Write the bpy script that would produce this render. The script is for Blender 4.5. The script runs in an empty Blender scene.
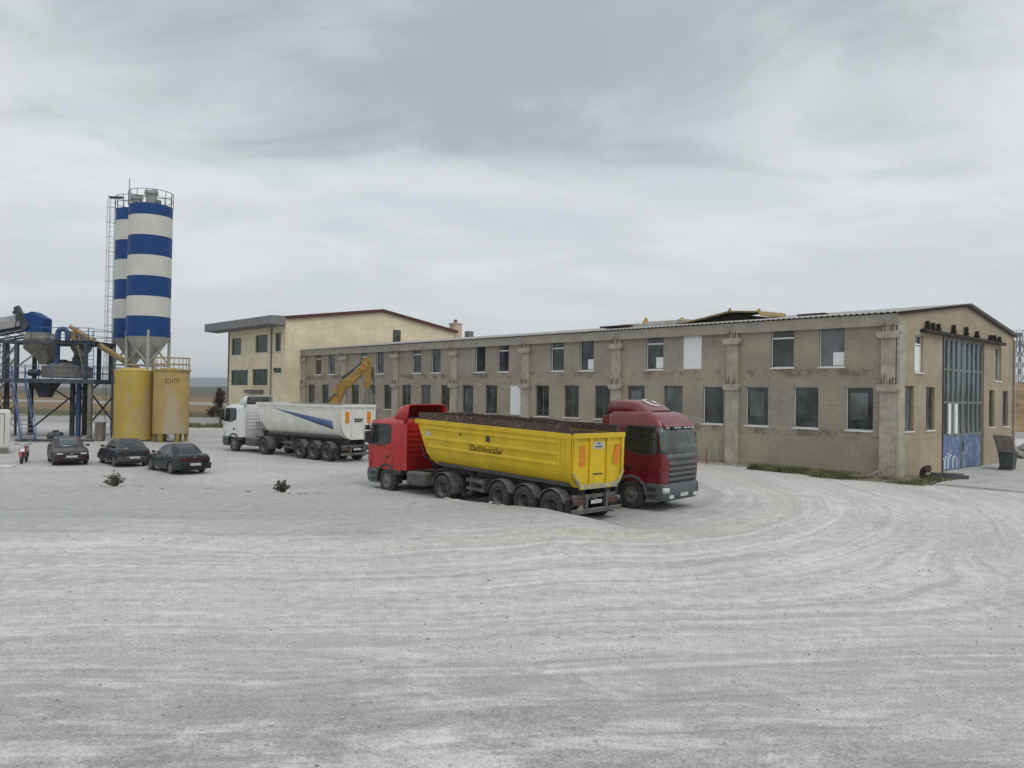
import bpy, bmesh, math, random
import numpy as np
from mathutils import Matrix, Vector, noise as mnoise

random.seed(7)
RNG = np.random.default_rng(7)
scene = bpy.context.scene
COL = scene.collection
R = math.radians

# ---------------------------------------------------------------- camera
cam_d = bpy.data.cameras.new('camera')
cam_d.sensor_width = 36.0
cam_d.lens = 782.0 / 1024.0 * 36.0
cam_d.clip_start = 0.2
cam_d.clip_end = 40000.0
cam = bpy.data.objects.new('camera', cam_d)
COL.objects.link(cam)
_p, _r = R(0.72), R(0.92)
_fw = Vector((0, math.cos(_p), math.sin(_p)))
_u0 = Vector((0, -math.sin(_p), math.cos(_p)))
_r0 = Vector((1, 0, 0))
_rt = _r0 * math.cos(_r) + _u0 * math.sin(_r)
_up = -_r0 * math.sin(_r) + _u0 * math.cos(_r)
cam.matrix_world = Matrix(((_rt.x, _up.x, -_fw.x, 0), (_rt.y, _up.y, -_fw.y, 0),
                           (_rt.z, _up.z, -_fw.z, 4.1), (0, 0, 0, 1)))
scene.camera = cam

# ---------------------------------------------------------------- light
SUN_EL, SUN_AZ = R(52), R(150)          # azimuth measured clockwise from +Y (north)
sun_d = bpy.data.lights.new('sun', 'SUN')
sun_d.energy = 0.95
sun_d.angle = R(25)
sun_d.color = (1.0, 0.965, 0.92)
sun = bpy.data.objects.new('sun', sun_d)
COL.objects.link(sun)
_sd = Vector((math.sin(SUN_AZ) * math.cos(SUN_EL), math.cos(SUN_AZ) * math.cos(SUN_EL), math.sin(SUN_EL)))
sun.rotation_euler = _sd.to_track_quat('Z', 'Y').to_euler()

world = bpy.data.worlds.new('World')
scene.world = world
world.use_nodes = True
wn = world.node_tree
wn.nodes.clear()


def nd(tree, kind, **kw):
    n = tree.nodes.new(kind)
    for k, v in kw.items():
        if k.startswith('i_'):
            n.inputs[k[2:]].default_value = v
        elif k.startswith('n_'):
            n.inputs[int(k[2:])].default_value = v
        else:
            setattr(n, k, v)
    return n


def math_n(tree, op, a, b=None, c=None, clamp=False):
    n = tree.nodes.new('ShaderNodeMath')
    n.operation = op
    n.use_clamp = clamp
    for i, v in enumerate((a, b, c)):
        if v is None:
            continue
        if isinstance(v, (int, float)):
            n.inputs[i].default_value = v
        else:
            tree.links.new(v, n.inputs[i])
    return n.outputs[0]


def smooth(tree, val, lo, hi):
    n = tree.nodes.new('ShaderNodeMapRange')
    n.interpolation_type = 'SMOOTHSTEP'
    tree.links.new(val, n.inputs['Value'])
    n.inputs['From Min'].default_value = lo
    n.inputs['From Max'].default_value = hi
    return n.outputs['Result']


def mixc(tree, fac, a, b, blend='MIX'):
    n = tree.nodes.new('ShaderNodeMix')
    n.data_type = 'RGBA'
    n.blend_type = blend
    for idx, v in ((0, fac), (6, a), (7, b)):
        if isinstance(v, (int, float)):
            n.inputs[idx].default_value = v
        elif isinstance(v, tuple):
            n.inputs[idx].default_value = v if len(v) == 4 else v + (1.0,)
        else:
            tree.links.new(v, n.inputs[idx])
    return n.outputs[2]


def combine(tree, x, y, z):
    n = tree.nodes.new('ShaderNodeCombineXYZ')
    for i, v in enumerate((x, y, z)):
        if isinstance(v, (int, float)):
            n.inputs[i].default_value = v
        else:
            tree.links.new(v, n.inputs[i])
    return n.outputs[0]


def noise_n(tree, vec, scale, detail=5.0, rough=0.55, dist=0.0):
    n = tree.nodes.new('ShaderNodeTexNoise')
    n.inputs['Scale'].default_value = scale
    n.inputs['Detail'].default_value = detail
    n.inputs['Roughness'].default_value = rough
    n.inputs['Distortion'].default_value = dist
    if vec is not None:
        tree.links.new(vec, n.inputs['Vector'])
    return n.outputs['Fac']


def build_world():
    t = wn
    L = t.links
    sky = nd(t, 'ShaderNodeTexSky', sky_type='NISHITA', sun_disc=False)
    sky.sun_elevation = SUN_EL
    sky.sun_rotation = SUN_AZ
    sky.air_density = 1.0
    sky.dust_density = 3.0
    tc = nd(t, 'ShaderNodeTexCoord')
    sep = nd(t, 'ShaderNodeSeparateXYZ')
    L.new(tc.outputs['Generated'], sep.inputs[0])
    x, y, z = sep.outputs
    zc = math_n(t, 'ADD', math_n(t, 'MAXIMUM', z, 0.0), 0.16)
    px = math_n(t, 'DIVIDE', x, zc)
    py = math_n(t, 'DIVIDE', y, zc)
    pv = combine(t, px, py, 0.0)
    # broad soft masses of an overcast deck seen in perspective
    n1 = noise_n(t, combine(t, px, math_n(t, 'MULTIPLY', py, 1.6), 1.3), 0.9, 6.0, 0.55, 0.6)
    pv2 = combine(t, math_n(t, 'MULTIPLY', px, 0.75), py, 3.7)
    n2 = noise_n(t, pv2, 2.1, 7.0, 0.58, 0.7)
    base = math_n(t, 'ADD', math_n(t, 'MULTIPLY', n1, 0.6), math_n(t, 'MULTIPLY', n2, 0.4))
    dens = smooth(t, base, 0.31, 0.67)
    light = mixc(t, dens, (8.75, 9.2, 9.4), (6.55, 7.0, 7.3))
    # one heavier grey bank ahead, a bit above mid height
    dx = math_n(t, 'MULTIPLY', math_n(t, 'SUBTRACT', px, -0.02), 0.62)
    dy = math_n(t, 'SUBTRACT', py, 1.66)
    dd = math_n(t, 'SQRT', math_n(t, 'ADD', math_n(t, 'MULTIPLY', dx, dx), math_n(t, 'MULTIPLY', dy, dy)))
    dd = math_n(t, 'ADD', dd, math_n(t, 'MULTIPLY', math_n(t, 'SUBTRACT', n2, 0.5), 2.0))
    bank = math_n(t, 'SUBTRACT', 1.0, smooth(t, dd, 0.02, 0.95))
    bank = math_n(t, 'MULTIPLY', bank, 0.95)
    cloud = mixc(t, bank, light, (4.2, 4.65, 4.9))
    # thin evening of tone towards the horizon
    hz = math_n(t, 'SUBTRACT', 1.0, smooth(t, z, -0.02, 0.30))
    cloud = mixc(t, math_n(t, 'MULTIPLY', hz, 0.85), cloud, (6.6, 7.0, 7.25))
    col = mixc(t, 0.93, sky.outputs['Color'], cloud)
    bg = nd(t, 'ShaderNodeBackground')
    bg.inputs['Strength'].default_value = 0.1
    L.new(col, bg.inputs['Color'])
    out = nd(t, 'ShaderNodeOutputWorld')
    L.new(bg.outputs[0], out.inputs['Surface'])


build_world()
vs = scene.view_settings
vs.view_transform = 'Standard'
vs.look = 'None'
vs.exposure = 0.03
vs.gamma = 1.0
vs.use_curve_mapping = False
scene.render.engine = 'CYCLES'
scene.cycles.use_denoising = True
scene.cycles.max_bounces = 6
scene.cycles.volume_bounces = 0
scene.cycles.volume_step_rate = 4.0


# ---------------------------------------------------------------- materials
DUST = (0.40, 0.39, 0.365)


def mat(name, col, rough=0.6, metal=0.0, var=0.15, scale=3.0, dust=0.0, bump=0.0, bscale=30.0,
        spec=0.5, coat=0.0, col2=None, c2amt=0.0, c2scale=6.0, streak=0.0, dustcol=None, c2stretch=None):
    m = bpy.data.materials.new(name)
    m.use_nodes = True
    t = m.node_tree
    L = t.links
    b = t.nodes['Principled BSDF']
    tc = nd(t, 'ShaderNodeTexCoord')
    oc = tc.outputs['Object']
    n1 = noise_n(t, oc, scale, 6.0, 0.6)
    f = smooth(t, n1, 0.3, 0.7)
    lo = tuple(min(1, c * (1 - var)) for c in col)
    hi = tuple(min(1, c * (1 + var)) for c in col)
    c = mixc(t, f, lo, hi)
    if streak > 0:
        mp = nd(t, 'ShaderNodeMapping')
        mp.inputs['Scale'].default_value = (9.0, 9.0, 0.45)
        L.new(oc, mp.inputs['Vector'])
        ns = noise_n(t, mp.outputs[0], 1.0, 5.0, 0.6)
        sf = math_n(t, 'MULTIPLY', smooth(t, ns, 0.48, 0.75), streak)
        c = mixc(t, sf, c, tuple(k * 0.45 for k in col))
    if col2 is not None:
        vec = oc
        if c2stretch:
            mp2 = nd(t, 'ShaderNodeMapping')
            mp2.inputs['Scale'].default_value = c2stretch
            L.new(oc, mp2.inputs['Vector'])
            vec = mp2.outputs[0]
        n2 = noise_n(t, vec, c2scale, 8.0, 0.65)
        f2 = smooth(t, n2, 0.62 - c2amt * 0.35, 0.72 - c2amt * 0.35)
        c = mixc(t, f2, c, col2)
    r_out = None
    if dust > 0:
        geo = nd(t, 'ShaderNodeNewGeometry')
        sp = nd(t, 'ShaderNodeSeparateXYZ')
        L.new(geo.outputs['Normal'], sp.inputs[0])
        upf = math_n(t, 'MULTIPLY_ADD', math_n(t, 'MAXIMUM', sp.outputs[2], 0.0), 0.82, 0.18)
        n3 = noise_n(t, oc, 2.3, 7.0, 0.65)
        df = math_n(t, 'MULTIPLY', math_n(t, 'MULTIPLY', smooth(t, n3, 0.25, 0.72), upf), dust * 1.25, clamp=True)
        c = mixc(t, df, c, dustcol or DUST)
        r_out = math_n(t, 'MULTIPLY_ADD', df, 0.9 - rough, rough)
    L.new(c, b.inputs['Base Color'])
    b.inputs['Roughness'].default_value = rough
    if r_out is not None:
        L.new(r_out, b.inputs['Roughness'])
    b.inputs['Metallic'].default_value = metal
    b.inputs['Specular IOR Level'].default_value = spec
    b.inputs['Coat Weight'].default_value = coat
    b.inputs['Coat Roughness'].default_value = 0.08
    if bump > 0:
        bn = nd(t, 'ShaderNodeBump')
        bn.inputs['Strength'].default_value = bump
        bn.inputs['Distance'].default_value = 0.02
        L.new(noise_n(t, oc, bscale, 5.0, 0.6), bn.inputs['Height'])
        L.new(bn.outputs[0], b.inputs['Normal'])
    return m


def glass_mat(name, col, rough=0.05, var=0.5, scale=0.7, spec=0.7):
    """opaque glass: dim room and its uneven brightness put into the colour, clear glossy face"""
    m = bpy.data.materials.new(name)
    m.use_nodes = True
    t = m.node_tree
    b = t.nodes['Principled BSDF']
    tc = nd(t, 'ShaderNodeTexCoord')
    oi = nd(t, 'ShaderNodeObjectInfo')
    off = nd(t, 'ShaderNodeVectorMath', operation='ADD')
    t.links.new(tc.outputs['Object'], off.inputs[0])
    t.links.new(combine(t, math_n(t, 'MULTIPLY', oi.outputs['Random'], 40.0), 0.0, math_n(t, 'MULTIPLY', oi.outputs['Random'], 17.0)), off.inputs[1])
    n = noise_n(t, off.outputs[0], scale, 3.0, 0.5)
    c = mixc(t, smooth(t, n, 0.35, 0.65), tuple(k * (1 - var) for k in col), tuple(k * (1 + var) for k in col))
    t.links.new(c, b.inputs['Base Color'])
    b.inputs['Roughness'].default_value = rough
    b.inputs['Specular IOR Level'].default_value = spec
    return m


# ---------------------------------------------------------------- mesh builder
class MB:
    def __init__(self):
        self.v = []
        self.f = []

    def add(self, vs, fs):
        o = len(self.v)
        self.v += [tuple(p) for p in vs]
        self.f += [tuple(i + o for i in f) for f in fs]

    def box(self, x0, y0, z0, x1, y1, z1):
        x0, x1 = min(x0, x1), max(x0, x1)
        y0, y1 = min(y0, y1), max(y0, y1)
        z0, z1 = min(z0, z1), max(z0, z1)
        self.add([(x0, y0, z0), (x1, y0, z0), (x1, y1, z0), (x0, y1, z0), (x0, y0, z1), (x1, y0, z1), (x1, y1, z1), (x0, y1, z1)],
                 [(0, 3, 2, 1), (4, 5, 6, 7), (0, 1, 5, 4), (1, 2, 6, 5), (2, 3, 7, 6), (3, 0, 4, 7)])

    def beam(self, p0, p1, w, h=None, up=(0, 0, 1)):
        h = h or w
        p0, p1 = Vector(p0), Vector(p1)
        d = (p1 - p0).normalized()
        u = Vector(up)
        if abs(d.dot(u)) > 0.98:
            u = Vector((1, 0, 0))
        s = d.cross(u).normalized() * (w / 2)
        u = s.cross(d).normalized() * (h / 2)
        q = []
        for p in (p0, p1):
            q += [p - s - u, p + s - u, p + s + u, p - s + u]
        self.add(q, [(0, 3, 2, 1), (4, 5, 6, 7), (0, 1, 5, 4), (1, 2, 6, 5), (2, 3, 7, 6), (3, 0, 4, 7)])

    def cyl(self, p0, p1, r0, r1=None, n=12, cap=True):
        r1 = r0 if r1 is None else r1
        p0, p1 = Vector(p0), Vector(p1)
        d = (p1 - p0).normalized()
        a = Vector((1, 0, 0)) if abs(d.x) < 0.9 else Vector((0, 1, 0))
        s = d.cross(a).normalized()
        u = s.cross(d)
        q = []
        for p, r in ((p0, r0), (p1, r1)):
            for i in range(n):
                t = 2 * math.pi * i / n
                q.append(p + s * (r * math.cos(t)) + u * (r * math.sin(t)))
        fs = [(i, (i + 1) % n, n + (i + 1) % n, n + i) for i in range(n)]
        if cap:
            fs += [tuple(range(n))[::-1], tuple(range(n, 2 * n))]
        self.add(q, fs)

    def tube(self, pts, r, n=8, cap=True):
        pts = [Vector(p) for p in pts]
        rings = []
        prev = None
        for i, p in enumerate(pts):
            d = (pts[min(i + 1, len(pts) - 1)] - pts[max(i - 1, 0)]).normalized()
            if prev is None:
                a = Vector((0, 0, 1)) if abs(d.z) < 0.9 else Vector((1, 0, 0))
                s = d.cross(a).normalized()
            else:
                s = (prev - d * prev.dot(d)).normalized()
            prev = s
            u = s.cross(d)
            rr = r[i] if isinstance(r, (list, tuple)) else r
            rings.append([p + s * (rr * math.cos(2 * math.pi * k / n)) + u * (rr * math.sin(2 * math.pi * k / n)) for k in range(n)])
        self.loft(rings, cap)

    def loft(self, rings, cap=True, closed=True):
        n = len(rings[0])
        q = [p for r in rings for p in r]
        fs = []
        m = n if closed else n - 1
        for j in range(len(rings) - 1):
            for i in range(m):
                a, b = j * n + i, j * n + (i + 1) % n
                fs.append((a, b, b + n, a + n))
        if cap:
            fs.append(tuple(range(n))[::-1])
            fs.append(tuple(range((len(rings) - 1) * n, len(rings) * n)))
        self.add(q, fs)

    def prism(self, poly, axis, a0, a1):
        def P(p, a):
            return {'x': (a, p[0], p[1]), 'y': (p[0], a, p[1]), 'z': (p[0], p[1], a)}[axis]
        n = len(poly)
        q = [P(p, a0) for p in poly] + [P(p, a1) for p in poly]
        fs = [(i, (i + 1) % n, n + (i + 1) % n, n + i) for i in range(n)]
        fs += [tuple(range(n))[::-1], tuple(range(n, 2 * n))]
        self.add(q, fs)

    def lathe(self, prof, o=(0, 0, 0), axis='z', n=24):
        """prof: list of (radius, height)"""
        o = Vector(o)
        q = []
        for r, h in prof:
            for i in range(n):
                t = 2 * math.pi * i / n
                c, s = r * math.cos(t), r * math.sin(t)
                q.append(o + Vector({'z': (c, s, h), 'y': (c, h, s), 'x': (h, c, s)}[axis]))
        fs = []
        for j in range(len(prof) - 1):
            for i in range(n):
                a, b = j * n + i, j * n + (i + 1) % n
                fs.append((a, b, b + n, a + n))
        if prof[0][0] > 1e-4:
            fs.append(tuple(range(n))[::-1])
        if prof[-1][0] > 1e-4:
            fs.append(tuple(range((len(prof) - 1) * n, len(prof) * n)))
        self.add(q, fs)

    def quad(self, a, b, c, d):
        self.add([a, b, c, d], [(0, 1, 2, 3)])

    def grid(self, fn, us, vs_):
        nu = len(us)
        q = [fn(u, v) for v in vs_ for u in us]
        fs = []
        for j in range(len(vs_) - 1):
            for i in range(nu - 1):
                a = j * nu + i
                fs.append((a, a + 1, a + 1 + nu, a + nu))
        self.add(q, fs)

    def mesh(self, name, m, sharp=38, merge=True):
        me = bpy.data.meshes.new(name)
        me.from_pydata(self.v, [], self.f)
        bm = bmesh.new()
        bm.from_mesh(me)
        if merge:
            bmesh.ops.remove_doubles(bm, verts=bm.verts, dist=1e-5)
        bmesh.ops.recalc_face_normals(bm, faces=bm.faces)
        bm.to_mesh(me)
        bm.free()
        if sharp:
            me.shade_smooth()
            me.set_sharp_from_angle(angle=R(sharp))
        if m is not None:
            for k in (m if isinstance(m, (list, tuple)) else [m]):
                me.materials.append(k)
        return me

    def build(self, name, m, parent=None, bevel=0.0, solid=0.0, sharp=38, off=-1.0, segs=2, merge=True):
        o = bpy.data.objects.new(name, self.mesh(name, m, sharp, merge))
        COL.objects.link(o)
        if parent is not None:
            o.parent = parent
        if solid:
            s = o.modifiers.new('solid', 'SOLIDIFY')
            s.thickness = solid
            s.offset = off
        if bevel:
            s = o.modifiers.new('bevel', 'BEVEL')
            s.width = bevel
            s.segments = segs
            s.limit_method = 'ANGLE'
            s.angle_limit = R(40)
        return o


def link(name, me, parent=None, loc=None, rot=None):
    o = bpy.data.objects.new(name, me)
    COL.objects.link(o)
    if parent is not None:
        o.parent = parent
    if loc is not None:
        o.location = loc
    if rot is not None:
        o.rotation_euler = rot
    return o


def tag(o, label=None, cat=None, group=None, kind=None):
    if label:
        o['label'] = label
    if cat:
        o['category'] = cat
    if group:
        o['group'] = group
    if kind:
        o['kind'] = kind
    return o


def thing(name, label, cat, loc=(0, 0, 0), rz=0.0, group=None):
    o = bpy.data.objects.new(name, None)
    o.empty_display_size = 0.3
    COL.objects.link(o)
    o.location = loc
    o.rotation_euler = (0, 0, rz)
    return tag(o, label, cat, group)


def copy_tree(o, parent=None):
    c = o.copy()
    COL.objects.link(c)
    if parent is not None:
        c.parent = parent
    for ch in list(o.children):
        copy_tree(ch, c)
    return c


def interp(z, tab, k):
    for i in range(len(tab) - 1):
        if z <= tab[i + 1][0]:
            a, b = tab[i], tab[i + 1]
            f = (z - a[0]) / (b[0] - a[0]) if b[0] > a[0] else 0
            f = max(0.0, min(1.0, f))
            return a[k] + (b[k] - a[k]) * f
    return tab[-1][k]


def text_mesh(name, s, size, m, depth=0.002, spacing=1.0):
    cu = bpy.data.curves.new(name, 'FONT')
    cu.body = s
    cu.size = size
    cu.align_x = 'CENTER'
    cu.align_y = 'CENTER'
    cu.extrude = depth
    cu.space_character = spacing
    o = bpy.data.objects.new(name, cu)
    me = bpy.data.meshes.new_from_object(o)
    bpy.data.objects.remove(o)
    bpy.data.curves.remove(cu)
    me.materials.clear()
    me.materials.append(m)
    return me


M = {}
M['wall'] = None
M['white_pvc'] = mat('white_pvc', (0.72, 0.72, 0.70), 0.45, var=0.06, dust=0.2)
M['grey_frame'] = mat('grey_frame', (0.11, 0.10, 0.085), 0.6, dust=0.3)
M['glass'] = glass_mat('window_glass', (0.026, 0.034, 0.034), 0.06, 0.75, 0.9)
M['glass_pale'] = glass_mat('window_glass_pale', (0.09, 0.105, 0.105), 0.08, 0.35)
M['glass_green'] = glass_mat('window_glass_green', (0.012, 0.042, 0.030), 0.12, spec=0.25)
M['glass_cab'] = glass_mat('cab_glass', (0.02, 0.028, 0.026), 0.04, 0.4)
M['glass_screen'] = glass_mat('windscreen_glass', (0.045, 0.064, 0.056), 0.05, 0.55, 1.3)
M['board_white'] = mat('white_board', (0.74, 0.75, 0.76), 0.6, var=0.03)
M['concrete'] = mat('concrete', (0.37, 0.33, 0.265), 0.85, var=0.18, scale=2.0, bump=0.3, bscale=14, streak=0.25)
M['fascia'] = mat('fascia_concrete', (0.31, 0.285, 0.232), 0.85, var=0.12, scale=1.5, bump=0.25, bscale=12, streak=0.3)
M['roofsheet'] = mat('roof_sheet', (0.30, 0.29, 0.27), 0.6, var=0.2, scale=1.2, dust=0.3)
M['rust'] = mat('rusty_steel', (0.055, 0.032, 0.022), 0.8, var=0.4, scale=6)
M['black_rubber'] = mat('tyre_rubber', (0.022, 0.0215, 0.021), 0.85, var=0.3, scale=5, dust=0.30, bump=0.2, bscale=40)
M['rim'] = mat('dusty_rim_steel', (0.15, 0.146, 0.136), 0.6, metal=0.2, var=0.35, scale=6, dust=0.3)
M['hub_shaded'] = mat('shaded_rusty_hub', (0.035, 0.029, 0.025), 0.75, metal=0.1, var=0.4, scale=6, dust=0.2)  # rusty hub, colour darkened to stand for the shade inside the rim
M['chassis'] = mat('dusty_chassis', (0.032, 0.030, 0.028), 0.75, var=0.35, scale=4, dust=0.3)
M['chassis_grey'] = mat('dust_caked_steel', (0.085, 0.083, 0.077), 0.8, var=0.4, scale=4, dust=0.45)
M['black_plastic'] = mat('black_plastic', (0.022, 0.022, 0.023), 0.5, var=0.2, dust=0.15)
M['grey_plastic'] = mat('grey_plastic', (0.085, 0.092, 0.10), 0.55, var=0.12, dust=0.25)
M['chrome'] = mat('bright_metal', (0.5, 0.5, 0.5), 0.25, metal=1.0, var=0.1)
M['lamp_clear'] = mat('lamp_lens', (0.55, 0.56, 0.55), 0.15, var=0.1, scale=12)
M['lamp_red'] = mat('red_lamp_lens', (0.14, 0.012, 0.010), 0.25, var=0.2, scale=9)
M['lamp_orange'] = mat('orange_lamp_lens', (0.5, 0.16, 0.02), 0.25, var=0.1)
M['plate'] = mat('plate_white', (0.45, 0.45, 0.43), 0.5, var=0.1, scale=20, dust=0.2)
M['plate_ink'] = mat('plate_ink', (0.05, 0.05, 0.05), 0.6)
M['rust_black'] = mat('blackened_rail', (0.022, 0.016, 0.013), 0.8, var=0.4, scale=6)
# ================================================================ SETTING: ground
def fbm2(x, y, seed=0, octv=4):
    """value noise on arrays"""
    out = np.zeros_like(x)
    amp = 1.0
    tot = 0.0
    r = np.random.default_rng(seed)
    tab = r.random((256, 256))
    for o in range(octv):
        xi, yi = np.floor(x).astype(int), np.floor(y).astype(int)
        fx, fy = x - xi, y - yi
        fx, fy = fx * fx * (3 - 2 * fx), fy * fy * (3 - 2 * fy)
        a = tab[xi % 256, yi % 256]
        b = tab[(xi + 1) % 256, yi % 256]
        c = tab[xi % 256, (yi + 1) % 256]
        d = tab[(xi + 1) % 256, (yi + 1) % 256]
        out += amp * ((a * (1 - fx) + b * fx) * (1 - fy) + (c * (1 - fx) + d * fx) * fy - 0.5)
        tot += amp
        amp *= 0.5
        x, y = x * 2.03 + 11.7, y * 2.03 + 5.3
    return out / tot


LIP_X = [-60, -25, -15, -8.6, -2, 0.5, 2.2, 3.6, 6, 10, 60]
LIP_Y = [35, 32.5, 31, 29.5, 27.2, 25.6, 24.2, 23.3, 22, 21, 21]
LIP_Z = [.05, .1, .18, .26, .42, .46, .32, .11, .03, .0, .0]


def ground_z(x, y):
    x = np.asarray(x, float)
    y = np.asarray(y, float)
    c = np.interp(x, LIP_X, LIP_Y)
    hz = np.interp(x, LIP_X, LIP_Z)
    c = c + 0.7 * fbm2(x * 0.5, y * 0.0 + 3, 3, 3)
    hz = hz * (1 + 0.5 * fbm2(x * 0.6, y * 0.0 + 9, 4, 3))
    dy = y - c
    h = np.where(dy > 0, hz * np.exp(-(dy / 0.75) ** 2), hz * np.exp(-(dy / 6.5) ** 2))
    pit = -0.12 * np.exp(-(((x - 0.6) / 3.2) ** 2 + ((y - 27.9) / 2.2) ** 2))
    near = np.clip((70 - np.hypot(x, y)) / 40, 0, 1)
    sm = fbm2(x * 0.22, y * 0.22, 5, 4) * 0.10 + fbm2(x * 1.4, y * 1.4, 6, 4) * 0.035
    d = np.hypot(np.maximum(x + 4, 0), np.minimum(y - 36, 0))
    al = np.where(x < -4, x, np.arctan2(x + 4, np.maximum(36 - y, 0.01)) * 22)
    rut = fbm2(d * 1.6, al * 0.03 + 40, 8, 4) * 0.028
    road = np.clip((d - 8.5) / 2.5, 0, 1)
    flat = np.clip((np.abs(y - 30) - 0) / 4, 0, 1)
    return h + pit + near * (sm * (0.35 + 0.65 * road) + rut * road) * np.where(y > 30, 0.35, 1.0)


def build_ground_material():
    m = bpy.data.materials.new('dusty_ground')
    m.use_nodes = True
    t = m.node_tree
    L = t.links
    b = t.nodes['Principled BSDF']
    tc = nd(t, 'ShaderNodeTexCoord')
    oc = tc.outputs['Object']
    sep = nd(t, 'ShaderNodeSeparateXYZ')
    L.new(oc, sep.inputs[0])
    x, y, z = sep.outputs
    # coordinates along / across the sweep of the haul road round the yard
    dx = math_n(t, 'MAXIMUM', math_n(t, 'ADD', x, 4.0), 0.0)
    dy = math_n(t, 'MINIMUM', math_n(t, 'SUBTRACT', y, 36.0), 0.0)
    wob = noise_n(t, oc, 0.09, 3.0, 0.5)
    d0 = math_n(t, 'SQRT', math_n(t, 'ADD', math_n(t, 'MULTIPLY', dx, dx), math_n(t, 'MULTIPLY', dy, dy)))
    dn = math_n(t, 'ADD', math_n(t, 'SUBTRACT', 36.0, y), math_n(t, 'MULTIPLY', x, 0.12))
    nb = smooth(t, y, 21.0, 12.0)
    dm_ = math_n(t, 'ADD', math_n(t, 'MULTIPLY', d0, math_n(t, 'SUBTRACT', 1.0, nb)), math_n(t, 'MULTIPLY', dn, nb))
    d = math_n(t, 'ADD', dm_, math_n(t, 'MULTIPLY', math_n(t, 'SUBTRACT', wob, 0.5), 2.4))
    ang = math_n(t, 'ARCTAN2', dx, math_n(t, 'MAXIMUM', math_n(t, 'MULTIPLY', dy, -1.0), 0.01))
    al = math_n(t, 'ADD', math_n(t, 'MULTIPLY', ang, 22.0), math_n(t, 'MINIMUM', math_n(t, 'ADD', x, 4.0), 0.0))
    sv = combine(t, math_n(t, 'MULTIPLY', d, 1.0), math_n(t, 'MULTIPLY', al, 0.035), 0.0)
    s1 = noise_n(t, sv, 1.1, 8.0, 0.68)
    s2 = noise_n(t, combine(t, math_n(t, 'MULTIPLY', d, 1.0), math_n(t, 'MULTIPLY', al, 0.10), 7.0), 4.2, 5.0, 0.65)
    road = smooth(t, d0, 8.0, 11.5)
    patch = noise_n(t, oc, 0.16, 7.0, 0.6, 0.3)
    fine = noise_n(t, oc, 3.2, 9.0, 0.75)
    grit = noise_n(t, oc, 26.0, 4.0, 0.7)
    C_pale, C_mid, C_dark = (0.60, 0.597, 0.582), (0.49, 0.488, 0.475), (0.235, 0.235, 0.228)
    c = mixc(t, smooth(t, patch, 0.3, 0.7), C_mid, C_pale)
    f1 = math_n(t, 'MULTIPLY', smooth(t, s1, 0.34, 0.66), road)
    c = mixc(t, math_n(t, 'MULTIPLY', f1, 0.38), c, (0.42, 0.415, 0.395))
    f2 = math_n(t, 'MULTIPLY', smooth(t, s1, 0.60, 0.40), math_n(t, 'MULTIPLY', smooth(t, s2, 0.52, 0.68), road))
    c = mixc(t, math_n(t, 'MULTIPLY', f2, 0.55), c, (0.70, 0.697, 0.683))
    s4 = noise_n(t, combine(t, math_n(t, 'MULTIPLY', d, 1.0), math_n(t, 'MULTIPLY', al, 0.018), 3.0), 13.0, 6.0, 0.7)
    c = mixc(t, math_n(t, 'MULTIPLY', math_n(t, 'MULTIPLY', smooth(t, s4, 0.52, 0.66), road), 0.26), c, (0.36, 0.355, 0.34))
    c = mixc(t, math_n(t, 'MULTIPLY', math_n(t, 'MULTIPLY', smooth(t, s4, 0.46, 0.34), road), 0.30), c, (0.72, 0.717, 0.70))
    f3 = math_n(t, 'MULTIPLY', smooth(t, s2, 0.54, 0.36), road)
    c = mixc(t, math_n(t, 'MULTIPLY', f3, 0.30), c, (0.36, 0.355, 0.335))
    keep = math_n(t, 'MULTIPLY', road, math_n(t, 'SUBTRACT', 1.0, math_n(t, 'MULTIPLY', smooth(t, x, 6.0, 17.0), 0.55)))
    # wheel lines that run on for many metres, and broad lanes ground paler or left darker
    nW = noise_n(t, combine(t, math_n(t, 'MULTIPLY', d, 0.5), math_n(t, 'MULTIPLY', al, 0.005), 5.0), 1.0, 3.0, 0.55)
    c = mixc(t, math_n(t, 'MULTIPLY', math_n(t, 'MULTIPLY', smooth(t, nW, 0.50, 0.62), keep), 0.34), c, (0.40, 0.395, 0.378))
    c = mixc(t, math_n(t, 'MULTIPLY', math_n(t, 'MULTIPLY', smooth(t, nW, 0.48, 0.36), keep), 0.42), c, (0.68, 0.677, 0.662))
    nL = noise_n(t, combine(t, d, math_n(t, 'MULTIPLY', al, 0.010), 11.0), 2.6, 3.0, 0.62)
    c = mixc(t, math_n(t, 'MULTIPLY', math_n(t, 'MULTIPLY', smooth(t, nL, 0.57, 0.64), keep), 0.42), c, (0.35, 0.343, 0.322))
    c = mixc(t, math_n(t, 'MULTIPLY', math_n(t, 'MULTIPLY', smooth(t, nL, 0.42, 0.35), keep), 0.36), c, (0.73, 0.727, 0.715))
    # lines of tread prints
    for dc, w, per, amt, half in ((17.6, 0.08, 9.0, 0.8, 0.25), (19.7, 0.07, 9.0, 0.7, 0.2), (21.3, 0.08, 7.0, 0.6, 0.25), (14.2, 0.08, 8.0, 0.55, 0.2), (24.4, 0.07, 12.0, 0.5, .2)):
        dd = math_n(t, 'ABSOLUTE', math_n(t, 'SUBTRACT', d, dc))
        line = math_n(t, 'SUBTRACT', 1.0, smooth(t, dd, w * 0.5, w * 1.5))
        dash = smooth(t, math_n(t, 'SINE', math_n(t, 'ADD', math_n(t, 'MULTIPLY', al, per), math_n(t, 'MULTIPLY', wob, 30.0))), -0.2, 0.6)
        brk = smooth(t, noise_n(t, combine(t, al, dc, 0.0), 0.22, 2.0), 0.42, 0.56)
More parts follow.
